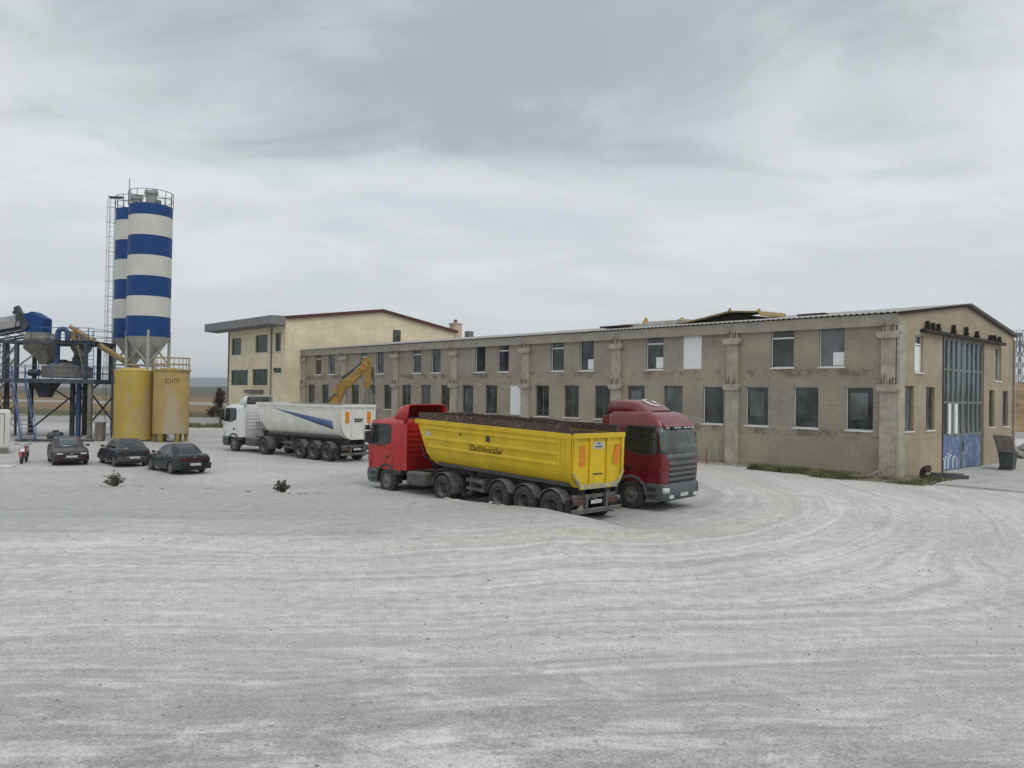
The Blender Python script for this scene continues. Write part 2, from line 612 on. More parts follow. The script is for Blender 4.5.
        f = math_n(t, 'MULTIPLY', math_n(t, 'MULTIPLY', line, dash), math_n(t, 'MULTIPLY', brk, amt))
        c = mixc(t, math_n(t, 'MULTIPLY', f, 0.55), c, (0.72, 0.72, 0.70))
    # sandy yellowish streak
    ye = math_n(t, 'SUBTRACT', 1.0, smooth(t, math_n(t, 'ABSOLUTE', math_n(t, 'SUBTRACT', d, 15.5)), 0.1, 0.9))
    ye = math_n(t, 'MULTIPLY', ye, smooth(t, noise_n(t, combine(t, math_n(t, 'MULTIPLY', al, 0.1), d, 2.0), 0.8, 4.0), 0.45, 0.65))
    c = mixc(t, math_n(t, 'MULTIPLY', ye, 0.45), c, (0.46, 0.42, 0.30))
    # coarser, darker gravel where the wheels have not ground it down: nearest strip and the heap edge
    mott = noise_n(t, combine(t, math_n(t, 'MULTIPLY', x, 0.45), y, 0.0), 0.95, 9.0, 0.74, 0.4)
    nearm = smooth(t, math_n(t, 'SUBTRACT', y, math_n(t, 'MULTIPLY', math_n(t, 'SUBTRACT', patch, 0.5), 13.0)), 15.5, 9.0)
    g1 = math_n(t, 'MULTIPLY', nearm, math_n(t, 'MULTIPLY', smooth(t, mott, 0.41, 0.55), math_n(t, 'MULTIPLY_ADD', smooth(t, fine, 0.42, 0.58), 0.6, 0.4)))
    c = mixc(t, math_n(t, 'MULTIPLY', g1, 0.8), c, C_dark)
    lipm = math_n(t, 'MULTIPLY', smooth(t, math_n(t, 'ADD', d0, math_n(t, 'MULTIPLY', math_n(t, 'SUBTRACT', patch, 0.5), 5.0)), 1.5, 7.0), math_n(t, 'SUBTRACT', 1.0, smooth(t, math_n(t, 'ADD', d0, math_n(t, 'MULTIPLY', math_n(t, 'SUBTRACT', patch, 0.5), 8.0)), 12.0, 17.0)))
    lipm = math_n(t, 'MULTIPLY', lipm, math_n(t, 'SUBTRACT', 1.0, smooth(t, x, 5.0, 13.0)))
    c = mixc(t, math_n(t, 'MULTIPLY', lipm, math_n(t, 'MULTIPLY_ADD', fine, 0.8, 0.2)), c, (0.29, 0.297, 0.297))
    c = mixc(t, math_n(t, 'MULTIPLY', math_n(t, 'SUBTRACT', 1.0, smooth(t, d0, 5.0, 11.0)), 0.6), c, (0.43, 0.427, 0.413))
    yardm = math_n(t, 'MULTIPLY', math_n(t, 'SUBTRACT', 1.0, smooth(t, d0, 3.0, 9.0)), smooth(t, noise_n(t, oc, 0.11, 8.0, 0.65, 0.6), 0.38, 0.62))
    c = mixc(t, math_n(t, 'MULTIPLY', yardm, 0.6), c, (0.34, 0.338, 0.327))
    # speckle of grit
    c = mixc(t, 0.42, c, mixc(t, smooth(t, fine, 0.25, 0.75), (0.24, 0.235, 0.225), (0.75, 0.74, 0.72)), 'OVERLAY')
    c = mixc(t, 0.45, c, mixc(t, smooth(t, grit, 0.3, 0.7), (0.22, 0.22, 0.22), (0.78, 0.78, 0.78)), 'OVERLAY')
    # the land beyond the yard
    e = math_n(t, 'MULTIPLY', math_n(t, 'SUBTRACT', noise_n(t, oc, 0.05, 4.0), 0.5), 1.0)
    r = math_n(t, 'ADD', y, math_n(t, 'MULTIPLY', e, 26.0))
    damp = math_n(t, 'MULTIPLY', smooth(t, r, 84.0, 92.0), 0.6)
    c = mixc(t, damp, c, (0.19, 0.19, 0.185))
    c = mixc(t, math_n(t, 'MULTIPLY', smooth(t, r, 92.0, 95.0), math_n(t, 'SUBTRACT', 1.0, smooth(t, r, 108, 112))), c, (0.30, 0.30, 0.29))
    veg = noise_n(t, oc, 0.4, 6.0, 0.7)
    green = mixc(t, smooth(t, veg, 0.35, 0.65), (0.045, 0.055, 0.022), (0.12, 0.115, 0.05))
    c = mixc(t, smooth(t, r, 109.0, 113.0), c, green)
    soil = mixc(t, smooth(t, noise_n(t, oc, 0.03, 6.0, 0.65), 0.3, 0.7), (0.17, 0.105, 0.055), (0.24, 0.17, 0.095))
    r2 = math_n(t, 'ADD', y, math_n(t, 'MULTIPLY', e, 40.0))
    c = mixc(t, smooth(t, r2, 135.0, 142.0), c, soil)
    c = mixc(t, math_n(t, 'MULTIPLY', smooth(t, r2, 198.0, 206.0), math_n(t, 'SUBTRACT', 1.0, smooth(t, r2, 232, 240))), c, (0.30, 0.29, 0.265))
    r3 = math_n(t, 'ADD', y, math_n(t, 'MULTIPLY', e, 140.0))
    olive = mixc(t, smooth(t, noise_n(t, oc, 0.008, 5.0, 0.6), 0.4, 0.6), (0.075, 0.068, 0.045), (0.13, 0.105, 0.065))
    c = mixc(t, smooth(t, r3, 330.0, 380.0), c, olive)
    L.new(c, b.inputs['Base Color'])
    b.inputs['Roughness'].default_value = 0.92
    b.inputs['Specular IOR Level'].default_value = 0.2
    hsum = math_n(t, 'ADD', math_n(t, 'MULTIPLY', fine, 0.7), math_n(t, 'MULTIPLY', grit, 0.25))
    hsum = math_n(t, 'ADD', hsum, math_n(t, 'MULTIPLY', s4, 0.25))
    bn = nd(t, 'ShaderNodeBump')
    bn.inputs['Strength'].default_value = 0.55
    bn.inputs['Distance'].default_value = 0.06
    L.new(hsum, bn.inputs['Height'])
    L.new(bn.outputs[0], b.inputs['Normal'])
    return m


M['ground'] = build_ground_material()


def geo(a, b, n):
    return list(np.geomspace(a, b, n))


def build_ground():
    xs = sorted([-v for v in geo(27, 12000, 34)] + list(np.arange(-26, 36.01, 0.26)) + geo(37, 12000, 34))
    ys = sorted([-v for v in geo(2, 400, 10)] + list(np.arange(0, 36, 0.16)) + list(np.arange(36, 60, 0.8)) + geo(61, 14000, 42))
    X, Y = np.meshgrid(np.array(xs), np.array(ys))
    Z = ground_z(X, Y)
    Z = np.where(Y > 60, 0.0, Z)
    n = len(xs)
    vs_ = np.stack([X.ravel(), Y.ravel(), Z.ravel()], 1)
    i, j = np.meshgrid(np.arange(n - 1), np.arange(len(ys) - 1))
    a = (j * n + i).ravel()
    fs = np.stack([a, a + 1, a + 1 + n, a + n], 1)
    me = bpy.data.meshes.new('ground')
    me.from_pydata(vs_.tolist(), [], fs.tolist())
    me.shade_smooth()
    me.materials.append(M['ground'])
    o = link('ground', me)
    tag(o, kind='structure')


build_ground()

M['hill_near'] = mat('ploughed_hill', (0.085, 0.078, 0.058), 0.95, var=0.35, scale=0.006, col2=(0.16, 0.12, 0.075), c2amt=0.1, c2scale=0.004)
M['hill_far'] = mat('far_mountain', (0.085, 0.09, 0.08), 0.95, var=0.25, scale=0.0012)
M['mound'] = mat('dry_grass_bank', (0.22, 0.15, 0.075), 0.95, var=0.3, scale=0.25, col2=(0.07, 0.065, 0.03), c2amt=0.12, c2scale=0.3, bump=0.6, bscale=1.2)


def ridge(name, m, y0, x0, x1, prof, depth, n=90, seed=1, rough=0.12, kind='structure', rows=9):
    """a rolling ridge: prof = list of (x, height); falls to the ground on both sides"""
    xs = np.linspace(x0, x1, n)
    vs_rows = np.linspace(-1, 1, rows)
    mb = MB()
    px = [p[0] for p in prof]
    pz = [p[1] for p in prof]
    H = np.interp(xs, px, pz)
    q = []
    for v in vs_rows:
        fall = (1 - v * v) ** 1.2
        nz = fbm2(xs / (depth * 0.35), np.full_like(xs, v * 3.0 + 5), seed, 4)
        zz = H * fall * (1 + rough * 4 * nz) - 0.6 * (1 - fall)
        q += [(float(a), float(y0 + v * depth), float(c)) for a, c in zip(xs, zz)]
    fs = []
    for j in range(rows - 1):
        for i in range(n - 1):
            a = j * n + i
            fs.append((a, a + 1, a + 1 + n, a + n))
    mb.add(q, fs)
    o = mb.build(name, m, sharp=0)
    for p in o.data.polygons:
        p.use_smooth = True
    tag(o, kind=kind)
    return o


ridge('hills', M['hill_near'], 1050, -1600, 2600, [(-1600, 2), (-900, 3.5), (-620, 3.5), (-480, 4.6), (-420, 6.0), (-370, 8.5), (-100, 10), (600, 8), (1200, 10), (2600, 5)], 330, seed=2)
ridge('mountains', M['hill_far'], 6200, -9000, 9000, [(-9000, 40), (-5200, 30), (-3900, 38), (-3000, 48), (-2600, 66), (-2350, 92), (-2100, 84), (-1500, 70), (0, 60), (3000, 70), (9000, 50)], 1500, n=160, seed=4, rough=0.08)
ridge('bank', M['mound'], 128, 60, 230, [(60, 2.0), (72, 6.3), (84, 7.2), (120, 8.0), (230, 6.0)], 22, n=60, seed=6, rough=0.06, rows=15)


# ================================================================ SETTING: the long industrial building
def build_wall_material(name, base, seed, stain=True):
    m = bpy.data.materials.new(name)
    m.use_nodes = True
    t = m.node_tree
    L = t.links
    b = t.nodes['Principled BSDF']
    tc = nd(t, 'ShaderNodeTexCoord')
    oc = tc.outputs['Object']
    sep = nd(t, 'ShaderNodeSeparateXYZ')
    L.new(oc, sep.inputs[0])
    x, y, z = sep.outputs
    along = math_n(t, 'SUBTRACT', x, y)
    k = lambda f: tuple(min(1, c * f) for c in base)
    big = noise_n(t, combine(t, along, seed, math_n(t, 'MULTIPLY', z, 1.6)), 0.33, 7.0, 0.62, 0.3)
    c = mixc(t, smooth(t, big, 0.3, 0.7), k(0.86), k(1.10))
    # trowelled horizontal coats
    coat = noise_n(t, combine(t, math_n(t, 'MULTIPLY', along, 0.22), seed, math_n(t, 'MULTIPLY', z, 2.2)), 1.0, 5.0, 0.6)
    c = mixc(t, math_n(t, 'MULTIPLY', smooth(t, coat, 0.52, 0.66), 0.35), c, (base[0] * 0.86, base[1] * 0.87, base[2] * 0.9))
    # day joints
    for zz in (2.02, 3.72, 5.22):
        wob = math_n(t, 'MULTIPLY', math_n(t, 'SUBTRACT', noise_n(t, combine(t, along, zz, seed), 0.5, 4.0), 0.5), 0.28)
        dz = math_n(t, 'ABSOLUTE', math_n(t, 'SUBTRACT', math_n(t, 'ADD', z, wob), zz))
        ln = math_n(t, 'SUBTRACT', 1.0, smooth(t, dz, 0.01, 0.05))
        br = smooth(t, noise_n(t, combine(t, along, zz * 3.1, 1.0), 0.6, 3.0), 0.45, 0.6)
        c = mixc(t, math_n(t, 'MULTIPLY', math_n(t, 'MULTIPLY', ln, br), 0.4), c, k(0.55))
    if stain:
        # broken, damp render below the sills
        for zc, hh in ((2.22, 0.34), (5.55, 0.36)):
            dz = math_n(t, 'ABSOLUTE', math_n(t, 'SUBTRACT', z, zc))
            band = math_n(t, 'SUBTRACT', 1.0, smooth(t, dz, hh * 0.25, hh))
            nn = noise_n(t, combine(t, along, zc * 5 + seed, math_n(t, 'MULTIPLY', z, 1.3)), 1.05, 7.0, 0.68)
            f = math_n(t, 'MULTIPLY', smooth(t, nn, 0.47, 0.60), band)
            c = mixc(t, math_n(t, 'MULTIPLY', f, 0.75), c, (base[0] * 0.42, base[1] * 0.42, base[2] * 0.43))
        # soil splashed up the foot of the wall, with its own ragged edge
        nn = noise_n(t, combine(t, along, 3.0, z), 1.4, 6.0, 0.65)
        foot = math_n(t, 'SUBTRACT', 1.0, smooth(t, math_n(t, 'ADD', z, math_n(t, 'MULTIPLY', nn, 1.1)), 0.55, 0.95))
        c = mixc(t, math_n(t, 'MULTIPLY', foot, 0.4), c, (0.20, 0.17, 0.125))
    bl = noise_n(t, combine(t, along, seed + 3, math_n(t, 'MULTIPLY', z, 1.25)), 0.75, 9.0, 0.7, 0.8)
    c = mixc(t, math_n(t, 'MULTIPLY', smooth(t, bl, 0.585, 0.625), 0.34), c, (base[0] * 0.62, base[1] * 0.62, base[2] * 0.62))
    c = mixc(t, math_n(t, 'MULTIPLY', smooth(t, bl, 0.415, 0.385), 0.34), c, (min(1, base[0] * 1.28), min(1, base[1] * 1.28), min(1, base[2] * 1.3)))
    run = noise_n(t, combine(t, math_n(t, 'MULTIPLY', along, 5.0), seed, math_n(t, 'MULTIPLY', z, 0.22)), 1.0, 6.0, 0.65)
    c = mixc(t, math_n(t, 'MULTIPLY', smooth(t, run, 0.54, 0.74), 0.38), c, (base[0] * 0.55, base[1] * 0.53, base[2] * 0.5))
    fine = noise_n(t, oc, 7.0, 8.0, 0.7)
    c = mixc(t, 0.28, c, mixc(t, smooth(t, fine, 0.25, 0.75), (0.25, 0.25, 0.25), (0.75, 0.75, 0.75)), 'OVERLAY')
    L.new(c, b.inputs['Base Color'])
    b.inputs['Roughness'].default_value = 0.93
    b.inputs['Specular IOR Level'].default_value = 0.2
    bn = nd(t, 'ShaderNodeBump')
    bn.inputs['Strength'].default_value = 0.5
    bn.inputs['Distance'].default_value = 0.03
    L.new(math_n(t, 'ADD', fine, math_n(t, 'MULTIPLY', big, 1.2)), bn.inputs['Height'])
    L.new(bn.outputs[0], b.inputs['Normal'])
    return m


M['wall'] = build_wall_material('bare_render_wall', (0.328, 0.284, 0.222), 1.0)
M['wall_gable'] = build_wall_material('bare_render_gable', (0.365, 0.302, 0.222), 9.0, stain=False)
M['cream'] = build_wall_material('cream_render', (0.70, 0.615, 0.44), 5.0, stain=False)


def wall_with_holes(mb, P, u0, u1, z0, z1, holes, depth):
    """P(u, z, d) -> point; holes (ua, ub, za, zb); skin plus the reveals of each opening"""
    us = sorted(set([u0, u1] + [h[0] for h in holes] + [h[1] for h in holes]))
    zs = sorted(set([z0, z1] + [h[2] for h in holes] + [h[3] for h in holes]))
    for i in range(len(us) - 1):
        for j in range(len(zs) - 1):
            uc, zc = (us[i] + us[i + 1]) / 2, (zs[j] + zs[j + 1]) / 2
            if any(h[0] < uc < h[1] and h[2] < zc < h[3] for h in holes):
                continue
            mb.quad(P(us[i], zs[j], 0), P(us[i + 1], zs[j], 0), P(us[i + 1], zs[j + 1], 0), P(us[i], zs[j + 1], 0))
    for a, b, c, d in holes:
        mb.quad(P(a, c, 0), P(a, d, 0), P(a, d, depth), P(a, c, depth))
        mb.quad(P(b, c, 0), P(b, c, depth), P(b, d, depth), P(b, d, 0))
        mb.quad(P(a, d, 0), P(b, d, 0), P(b, d, depth), P(a, d, depth))
        mb.quad(P(a, c, 0), P(a, c, depth), P(b, c, depth), P(b, c, 0))


WIN_CACHE = {}


def window_meshes(w, h, style):
    """meshes in window space: x across (0..w), z up (0..h), y into the wall; origin at the lower corner on the wall face"""
    key = (round(w, 3), round(h, 3), style)
    if key in WIN_CACHE:
        return WIN_CACHE[key]
    white = style in ('white', 'transom', 'slim')
    fm = M['white_pvc'] if white else M['grey_frame']
    t = 0.05 if white else 0.09
    rec = 0.13
    f = MB()
    for a, b, c, d in ((0.003, t, 0.003, h - 0.003), (w - t, w - 0.003, 0.003, h - 0.003), (t, w - t, 0.003, t), (t, w - t, h - t, h - 0.003)):
        f.box(a, rec, c, b, rec + 0.07, d)
    if style == 'transom':
        f.box(t, rec, h * 0.74, w - t, rec + 0.07, h * 0.74 + 0.09)
    if style == 'grey':
        f.box(w * 0.5 - 0.03, rec + 0.02, t, w * 0.5 + 0.03, rec + 0.06, h - t)
    if style == 'board':
        f = MB()
        f.box(0.006, 0.05, 0.006, w - 0.006, 0.11, h - 0.006)
        r = (f.mesh('window', M['board_white']), None, None)
        WIN_CACHE[key] = r
        return r
    p = MB()
    p.box(t, rec + 0.03, t, w - t, rec + 0.045, h - t)
    s = MB()
    s.box(-0.05, -0.06, -0.07, w + 0.05, rec + 0.02, -0.004)
    r = (f.mesh('window', fm), p.mesh('pane', M['glass']), s.mesh('sill', M['white_pvc']))
    WIN_CACHE[key] = r
    return r


def add_window(parent, loc, rz, w, h, style='grey', pane=None, sheet=None, label=None):
    fm, pm, sm = window_meshes(w, h, style)
    o = link('window', fm, parent, loc, (0, 0, rz))
    if label:
        o['label'] = label
    if pm:
        q = link('pane', pm, o)
        if pane:
            q.material_slots[0].link = 'OBJECT'
            q.material_slots[0].material = M[pane]
    if sm:
        link('sill', sm, o)
    if sheet:
        a, b, c, d, mm = sheet
        g = MB()
        g.box(w * a, 0.150, h * c, w * b, 0.158, h * d)
        g.build('paper_sheet', M[mm], o)
    return o


def build_main_building():
    YAW = R(42.5)
    B = thing('industrial_building', 'long two storey building of bare beige render with pilasters and a tall sliding door', 'building', (19.81, 40.15, 0), YAW)
    Lg, W, EZ, RZ, RS = 64.0, 19.6, 8.58, 9.9, 10.1
    # ---- long facade, plane s = 0
    lows, ups = [], []
    first = [2.70, 5.68, 8.71]
    for bay in range(7):
        o = [0, 8.98, 17.94, 26.86, 35.83, 44.86, 53.9][bay]
        for k in range(3):
            lows.append((first[k] - 1.46 + o, first[k] + o, 2.45, 4.78))
    ub = [(2.79, 4.22), (5.70, 7.12), (11.82, 13.22), (14.74, 16.15), (20.78, 22.15), (23.70, 25.05), (29.75, 31.1), (32.62, 33.95),
          (38.65, 40.0), (41.55, 42.9), (47.65, 49.0), (50.6, 51.95), (56.9, 58.3), (59.8, 61.2)]
    ups = [(a, b, 5.85, 8.08) for a, b in ub]
    w = MB()
    wall_with_holes(w, lambda u, z, d: (d, u, z), 0, Lg, -0.4, EZ - 0.03, lows + ups, 0.22)
    # far long side and far end, plain
    w.quad((W, 0, -0.4), (W, Lg, -0.4), (W, Lg, EZ - 0.03), (W, 0, EZ - 0.03))
    w.add([(0, Lg, -0.4), (W, Lg, -0.4), (W, Lg, EZ - 0.03), (RS, Lg, RZ - 0.05), (0, Lg, EZ - 0.03)], [(0, 1, 2, 3, 4)])
    w.build('wall', M['wall'], B, merge=False, sharp=0)
    # dim backing behind every opening of the long side
    # ---- gable, plane t = 0
    gh = [(0.93, 2.13, 2.47, 4.85), (3.85, 5.12, 2.47, 4.85), (14.42, 15.5, 2.47, 4.83), (17.2, 18.4, 2.47, 4.82), (2.2, 3.37, 5.6, 7.6), (15.6, 16.8, 5.45, 7.62),
          (6.35, 13.45, -0.4, 7.74)]
    g = MB()
    wall_with_holes(g, lambda u, z, d: (u, d, z), 0, W, -0.4, EZ - 0.03, gh, 0.25)
    g.add([(0, 0, EZ - 0.03), (W, 0, EZ - 0.03), (RS, 0, RZ - 0.06)], [(0, 1, 2)])
    g.build('gable_wall', M['wall_gable'], B, merge=False, sharp=0)
    # ---- windows of the long side
    paneset = ['glass', 'glass', 'glass_pale', 'glass', 'glass']
    rnd = random.Random(3)
    for i, (a, b, c, d) in enumerate(lows):
        if i == 9:
            add_window(B, (0, b, c), -math.pi / 2, b - a, d - c, 'board', label='window boarded up with a white sheet')
            continue
        style = 'white' if i < 4 else 'grey'
        sheet = (0.14, 0.78, 0.24, 0.86, 'glass_pale') if i in (0, 2, 5, 11) else None
        add_window(B, (0, b, c), -math.pi / 2, b - a, d - c, style, rnd.choice(paneset), sheet)
    for i, (a, b, c, d) in enumerate(ups):
        if i == 2:
            add_window(B, (0, b, c), -math.pi / 2, b - a, d - c, 'board', label='window boarded up with a white sheet')
            continue
        style = 'transom' if i in (1, 3, 5, 6, 9, 11, 13) else 'white'
        sheet = None
        if i in (0, 3, 4):
            sheet = (0.52, 0.95, 0.04, 0.36, 'board_white')
        add_window(B, (0, b, c), -math.pi / 2, b - a, d - c, style, 'glass_pale' if i in (0,) else 'glass', sheet)
    # ---- windows of the gable
    for i, (a, b, c, d) in enumerate(gh[:6]):
        if i == 4:
            o = add_window(B, (a, 0, c), 0, b - a, d - c, 'transom', 'glass', (0.06, 0.94, 0.03, 0.72, 'board_white'))
        else:
            o = add_window(B, (a, 0, c), 0, b - a, d - c, 'slim' if i == 5 else 'grey', 'glass_pale' if i in (0, 5) else 'glass')
    # ---- pilasters with corbels and cut rebar
    for k, t in enumerate([0.42, 9.55, 18.62, 27.68, 36.6, 45.5, 54.9, 63.6]):
        hw = 0.42 if k else 0.42
        pr = 0.22
        p = MB()
        p.box(-pr, t - hw, -0.4, -0.002, t + hw, 4.62)
        p.box(-pr + 0.02, t - hw + 0.05, 4.62, -0.002, t + hw - 0.05, 7.92)
        po = p.build('pilaster', M['concrete'], B, bevel=0.02)
        for z0, h, e in ((4.52, 0.36, 0.14), (7.28, 0.36, 0.16)):
            c = MB()
            c.prism([(t - hw - e * 0.3, z0), (t + hw + e * 0.3, z0), (t + hw + e, z0 + 0.16), (t + hw + e, z0 + h), (t - hw - e, z0 + h), (t - hw - e, z0 + 0.16)], 'x', -pr - 0.13, -0.004)
            c.build('corbel', M['concrete'], po, bevel=0.015)
        r = MB()
        for z0 in (4.86, 7.62):
            for dt, hh in ((-0.26, 0.42), (-0.12, 0.3), (0.16, 0.5), (0.3, 0.36)):
                r.cyl((-pr - 0.07, t + dt, z0), (-pr - 0.05 + 0.03 * math.sin(dt * 40), t + dt * 0.95, z0 + hh), 0.02, n=5)
        r.build('rebar', M['rust'], po)
    # corner return of the end pilaster on the gable side
    p = MB()
    p.box(-0.2, -0.16, -0.4, 0.55, -0.003, 7.95)
    p.build('corner_post', M['concrete'], B, bevel=0.02)
    # ---- eaves beam, roof
    f = MB()
    f.box(-0.24, -0.10, 7.93, -0.003, Lg, 8.55)
    for t in (9.55, 18.62, 27.68, 36.6, 45.5, 54.9):
        f.box(-0.255, t - 0.03, 7.94, -0.24, t + 0.03, 8.54)
    f.build('eaves_beam', M['fascia'], B, bevel=0.015)
    rf = MB()
    amp, wl = 0.035, 0.32
    ts = np.arange(-0.3, Lg + 0.01, wl / 4)
    for (sa, za, sb, zb) in ((-0.34, EZ - 0.0, RS, RZ), (RS, RZ, W + 0.1, EZ - 0.0)):
        rows = []
        for s, z in ((sa, za), (sb, zb)):
            rows.append([(s, float(t), z + 0.045 + amp * math.sin(2 * math.pi * t / wl)) for t in ts])
        rf.loft(rows, cap=False, closed=False)
    rf.build('roof', M['roofsheet'], B, solid=0.02, sharp=0)
    vt = MB()
    for sa, za, sb, zb in ((-0.3, EZ - 0.08, RS, RZ - 0.08), (RS, RZ - 0.08, W + 0.08, EZ - 0.08)):
        vt.beam((sa, -0.12, za), (sb, -0.12, zb), 0.08, 0.1)
    vt.build('verge_trim', M['rust'], B)
    # ---- sliding door of the gable
    a, b, top, blue = 6.35, 13.45, 7.74, 2.05
    mid = (a + b) / 2
    M['door_blue'] = mat('faded_blue_door', (0.105, 0.165, 0.31), 0.65, var=0.22, scale=1.4, col2=(0.22, 0.26, 0.34), c2amt=0.35, c2scale=1.8, dust=0.25, streak=0.2)
    M['door_grey'] = mat('door_steel', (0.16, 0.19, 0.185), 0.6, var=0.2, dust=0.2)
    M['door_glass'] = glass_mat('door_glass', (0.045, 0.068, 0.068), 0.12, 0.4, 0.5)
    M['spray'] = mat('white_spray', (0.62, 0.66, 0.72), 0.8, var=0.15)
    for x0, x1, nm in ((a + 0.06, mid - 0.02, 0), (mid + 0.02, b - 0.06, 1)):
        lf = MB()
        for q0, q1 in ((x0, x0 + 0.12), (x1 - 0.12, x1)):
            lf.box(q0, 0.10, -0.02, q1, 0.2, top - 0.02)
        for z in (-0.02, blue, 3.95, 5.85, top - 0.14):
            lf.box(x0 + 0.12, 0.103, z, x1 - 0.12, 0.197, z + 0.12)
        door = lf.build('door_leaf', M['door_grey'], B)
        n = 4
        mu = MB()
        cw = (x1 - x0 - 0.24) / n
        for i in range(1, n):
            mu.box(x0 + 0.12 + cw * i - 0.07, 0.07, blue + 0.12, x0 + 0.12 + cw * i + 0.07, 0.19, top - 0.14)
        mu.build('mullion', M['door_grey'], door)
        gl = MB()
        gl.box(x0 + 0.12, 0.140, blue + 0.12, x1 - 0.12, 0.155, top - 0.14)
        gl.build('glazing', M['door_glass'], door)
        pn = MB()
        pn.box(x0 + 0.12, 0.13, 0.10, x1 - 0.12, 0.16, blue)
        for i in range(1, 3):
            xx = x0 + 0.12 + (x1 - x0 - 0.24) * i / 3
            pn.box(xx - 0.03, 0.12, 0.10, xx + 0.03, 0.13, blue)
        po = pn.build('lower_panel', M['door_blue'], door)
        if nm == 0:
            ws = MB()
            for i in (1.12, 2.45):
                ws.box(x0 + 0.12 + cw * i, 0.05, blue + 0.13, x0 + 0.12 + cw * (i + 0.55), 0.139, 3.94)
            ws.build('white_strip', M['board_white'], door)
            sp = MB()
            x = x0 + 0.25
            for i, (wd, hh) in enumerate(((0.34, 0.62), (0.5, 0.72), (0.72, 0.78), (0.62, 0.7))):
                pts = [(x + wd * (0.5 - 0.5 * math.cos(math.pi * k / 10)), 0.112, 0.16 + hh * math.sin(math.pi * k / 10) ** 0.6) for k in range(11)]
                sp.tube(pts, 0.035, 6)
                x += wd + 0.05
            sp.tube([(x0 + 0.2, 0.112, 0.15), (x0 + 0.22, 0.112, 0.75), (x0 + 0.36, 0.112, 0.82)], 0.035, 6)
            sp.tube([(x0 + 1.0, 0.112, 0.98), (x0 + 1.14, 0.112, 1.02)], 0.045, 6)
            sp.build('graffiti', M['spray'], po)
        else:
            hd = MB()
            hd.box(x0 + 0.02, 0.05, 1.1, x0 + 0.1, 0.1, 1.7)
            hd.build('handle', M['black_plastic'], door)
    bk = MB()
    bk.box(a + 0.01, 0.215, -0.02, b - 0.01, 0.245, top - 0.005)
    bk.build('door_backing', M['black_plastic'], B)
    jb = MB()
    jb.box(a - 0.10, -0.05, -0.3, a - 0.003, 0.24, top)
    jb.build('door_jamb', M['rust'], B)
    rl = MB()
    rl.box(2.9, -0.30, 7.78, 16.8, -0.05, 7.96)
    rl.box(2.9, -0.05, 7.81, 16.8, -0.003, 7.93)
    for i, s in enumerate((3.6, 4.35, 5.2, 7.6, 9.7, 11.6, 14.2, 14.9, 15.9)):
        h = (0.55, 0.5, 0.5, 0.62, 0.66, 0.5, 0.42, 0.46, 0.42)[i]
        rl.box(s - 0.05, -0.24, 7.96, s + 0.05, -0.04, 7.96 + h * 0.85)
        rl.box(s - 0.11, -0.27, 7.96, s + 0.11, -0.02, 7.96 + h * 0.35)
    rl.build('door_rail', M['rust_black'], B)
    # ---- downpipe at the right corner
    dp = MB()
    dp.cyl((W - 0.2, -0.1, 0.2), (W - 0.2, -0.1, 8.3), 0.07)
    dp.build('downpipe', M['concrete'], B)
    # ---- torn roof light with loose insulation: parts of the roof seen above the eaves
    M['insul'] = mat('yellow_insulation', (0.27, 0.20, 0.085), 0.9, var=0.35, scale=1.5, bump=0.5, bscale=6)
    M['void_shade'] = mat('void_shade_paint', (0.035, 0.028, 0.018), 0.9, var=0.3)
    M['palesheet'] = mat('pale_sheet', (0.42, 0.41, 0.38), 0.7, var=0.15)
    dm = MB()
    def rz(s):
        return EZ + (RZ - EZ) * s / RS
    # raised frame: two sloping panels propped above the roof, open towards the eaves
    prof = [(15.6, 9.06), (13.4, 9.34), (11.7, 9.62), (11.3, 9.66), (10.2, 9.58), (9.35, 9.52), (9.15, 9.30), (8.6, 9.20)]
    dm.loft([[(s, t + (s - 2.4) * 0.1, z + (s - 2.4) * 0.05) for s in (2.4, 6.4)] for t, z in prof], cap=False, closed=False)
    dm.build('lifted_panel', M['insul'], B, solid=0.10, sharp=0)
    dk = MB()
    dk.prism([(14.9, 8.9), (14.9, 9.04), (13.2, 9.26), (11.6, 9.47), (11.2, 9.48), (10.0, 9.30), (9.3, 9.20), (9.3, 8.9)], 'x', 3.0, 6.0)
    dk.build('void_shade_block', M['void_shade'], B)  # solid dark block standing for the shade under the lifted panel
    ps = MB()
    ps.box(3.0, 15.0, 8.95, 5.0, 18.4, 9.40)
    ps.build('loose_sheet', M['palesheet'], B, bevel=0.03)
    ps = MB()
    ps.box(2.6, 16.8, 8.92, 2.99, 20.6, 9.28)
    ps.build('loose_sheet', M['palesheet'], B, bevel=0.03)
    for (s, t, zb, hh, r) in ((3.2, 18.75, 9.1, 0.65, 0.42), (3.2, 11.9, 9.6, 0.34, 0.2), (3.2, 9.8, 9.45, 0.32, 0.24), (3.2, 15.6, 9.36, 0.2, 0.3)):
        tp = MB()
        tp.cyl((s, t, zb), (s, t - 0.06, zb + hh), r, 0.04, n=5)
        tp.build('insulation_tuft', M['insul'], B, sharp=0)
    for bx_ in ((2.2, 19.4, 9.10, 3.6, 22.2, 9.2), (3.0, 5.4, 9.1, 3.6, 7.1, 9.2)):
        lp = MB()
        lp.box(*bx_)
        lp.build('rusted_flashing', M['rust'], B)
    return B


MAIN = build_main_building()


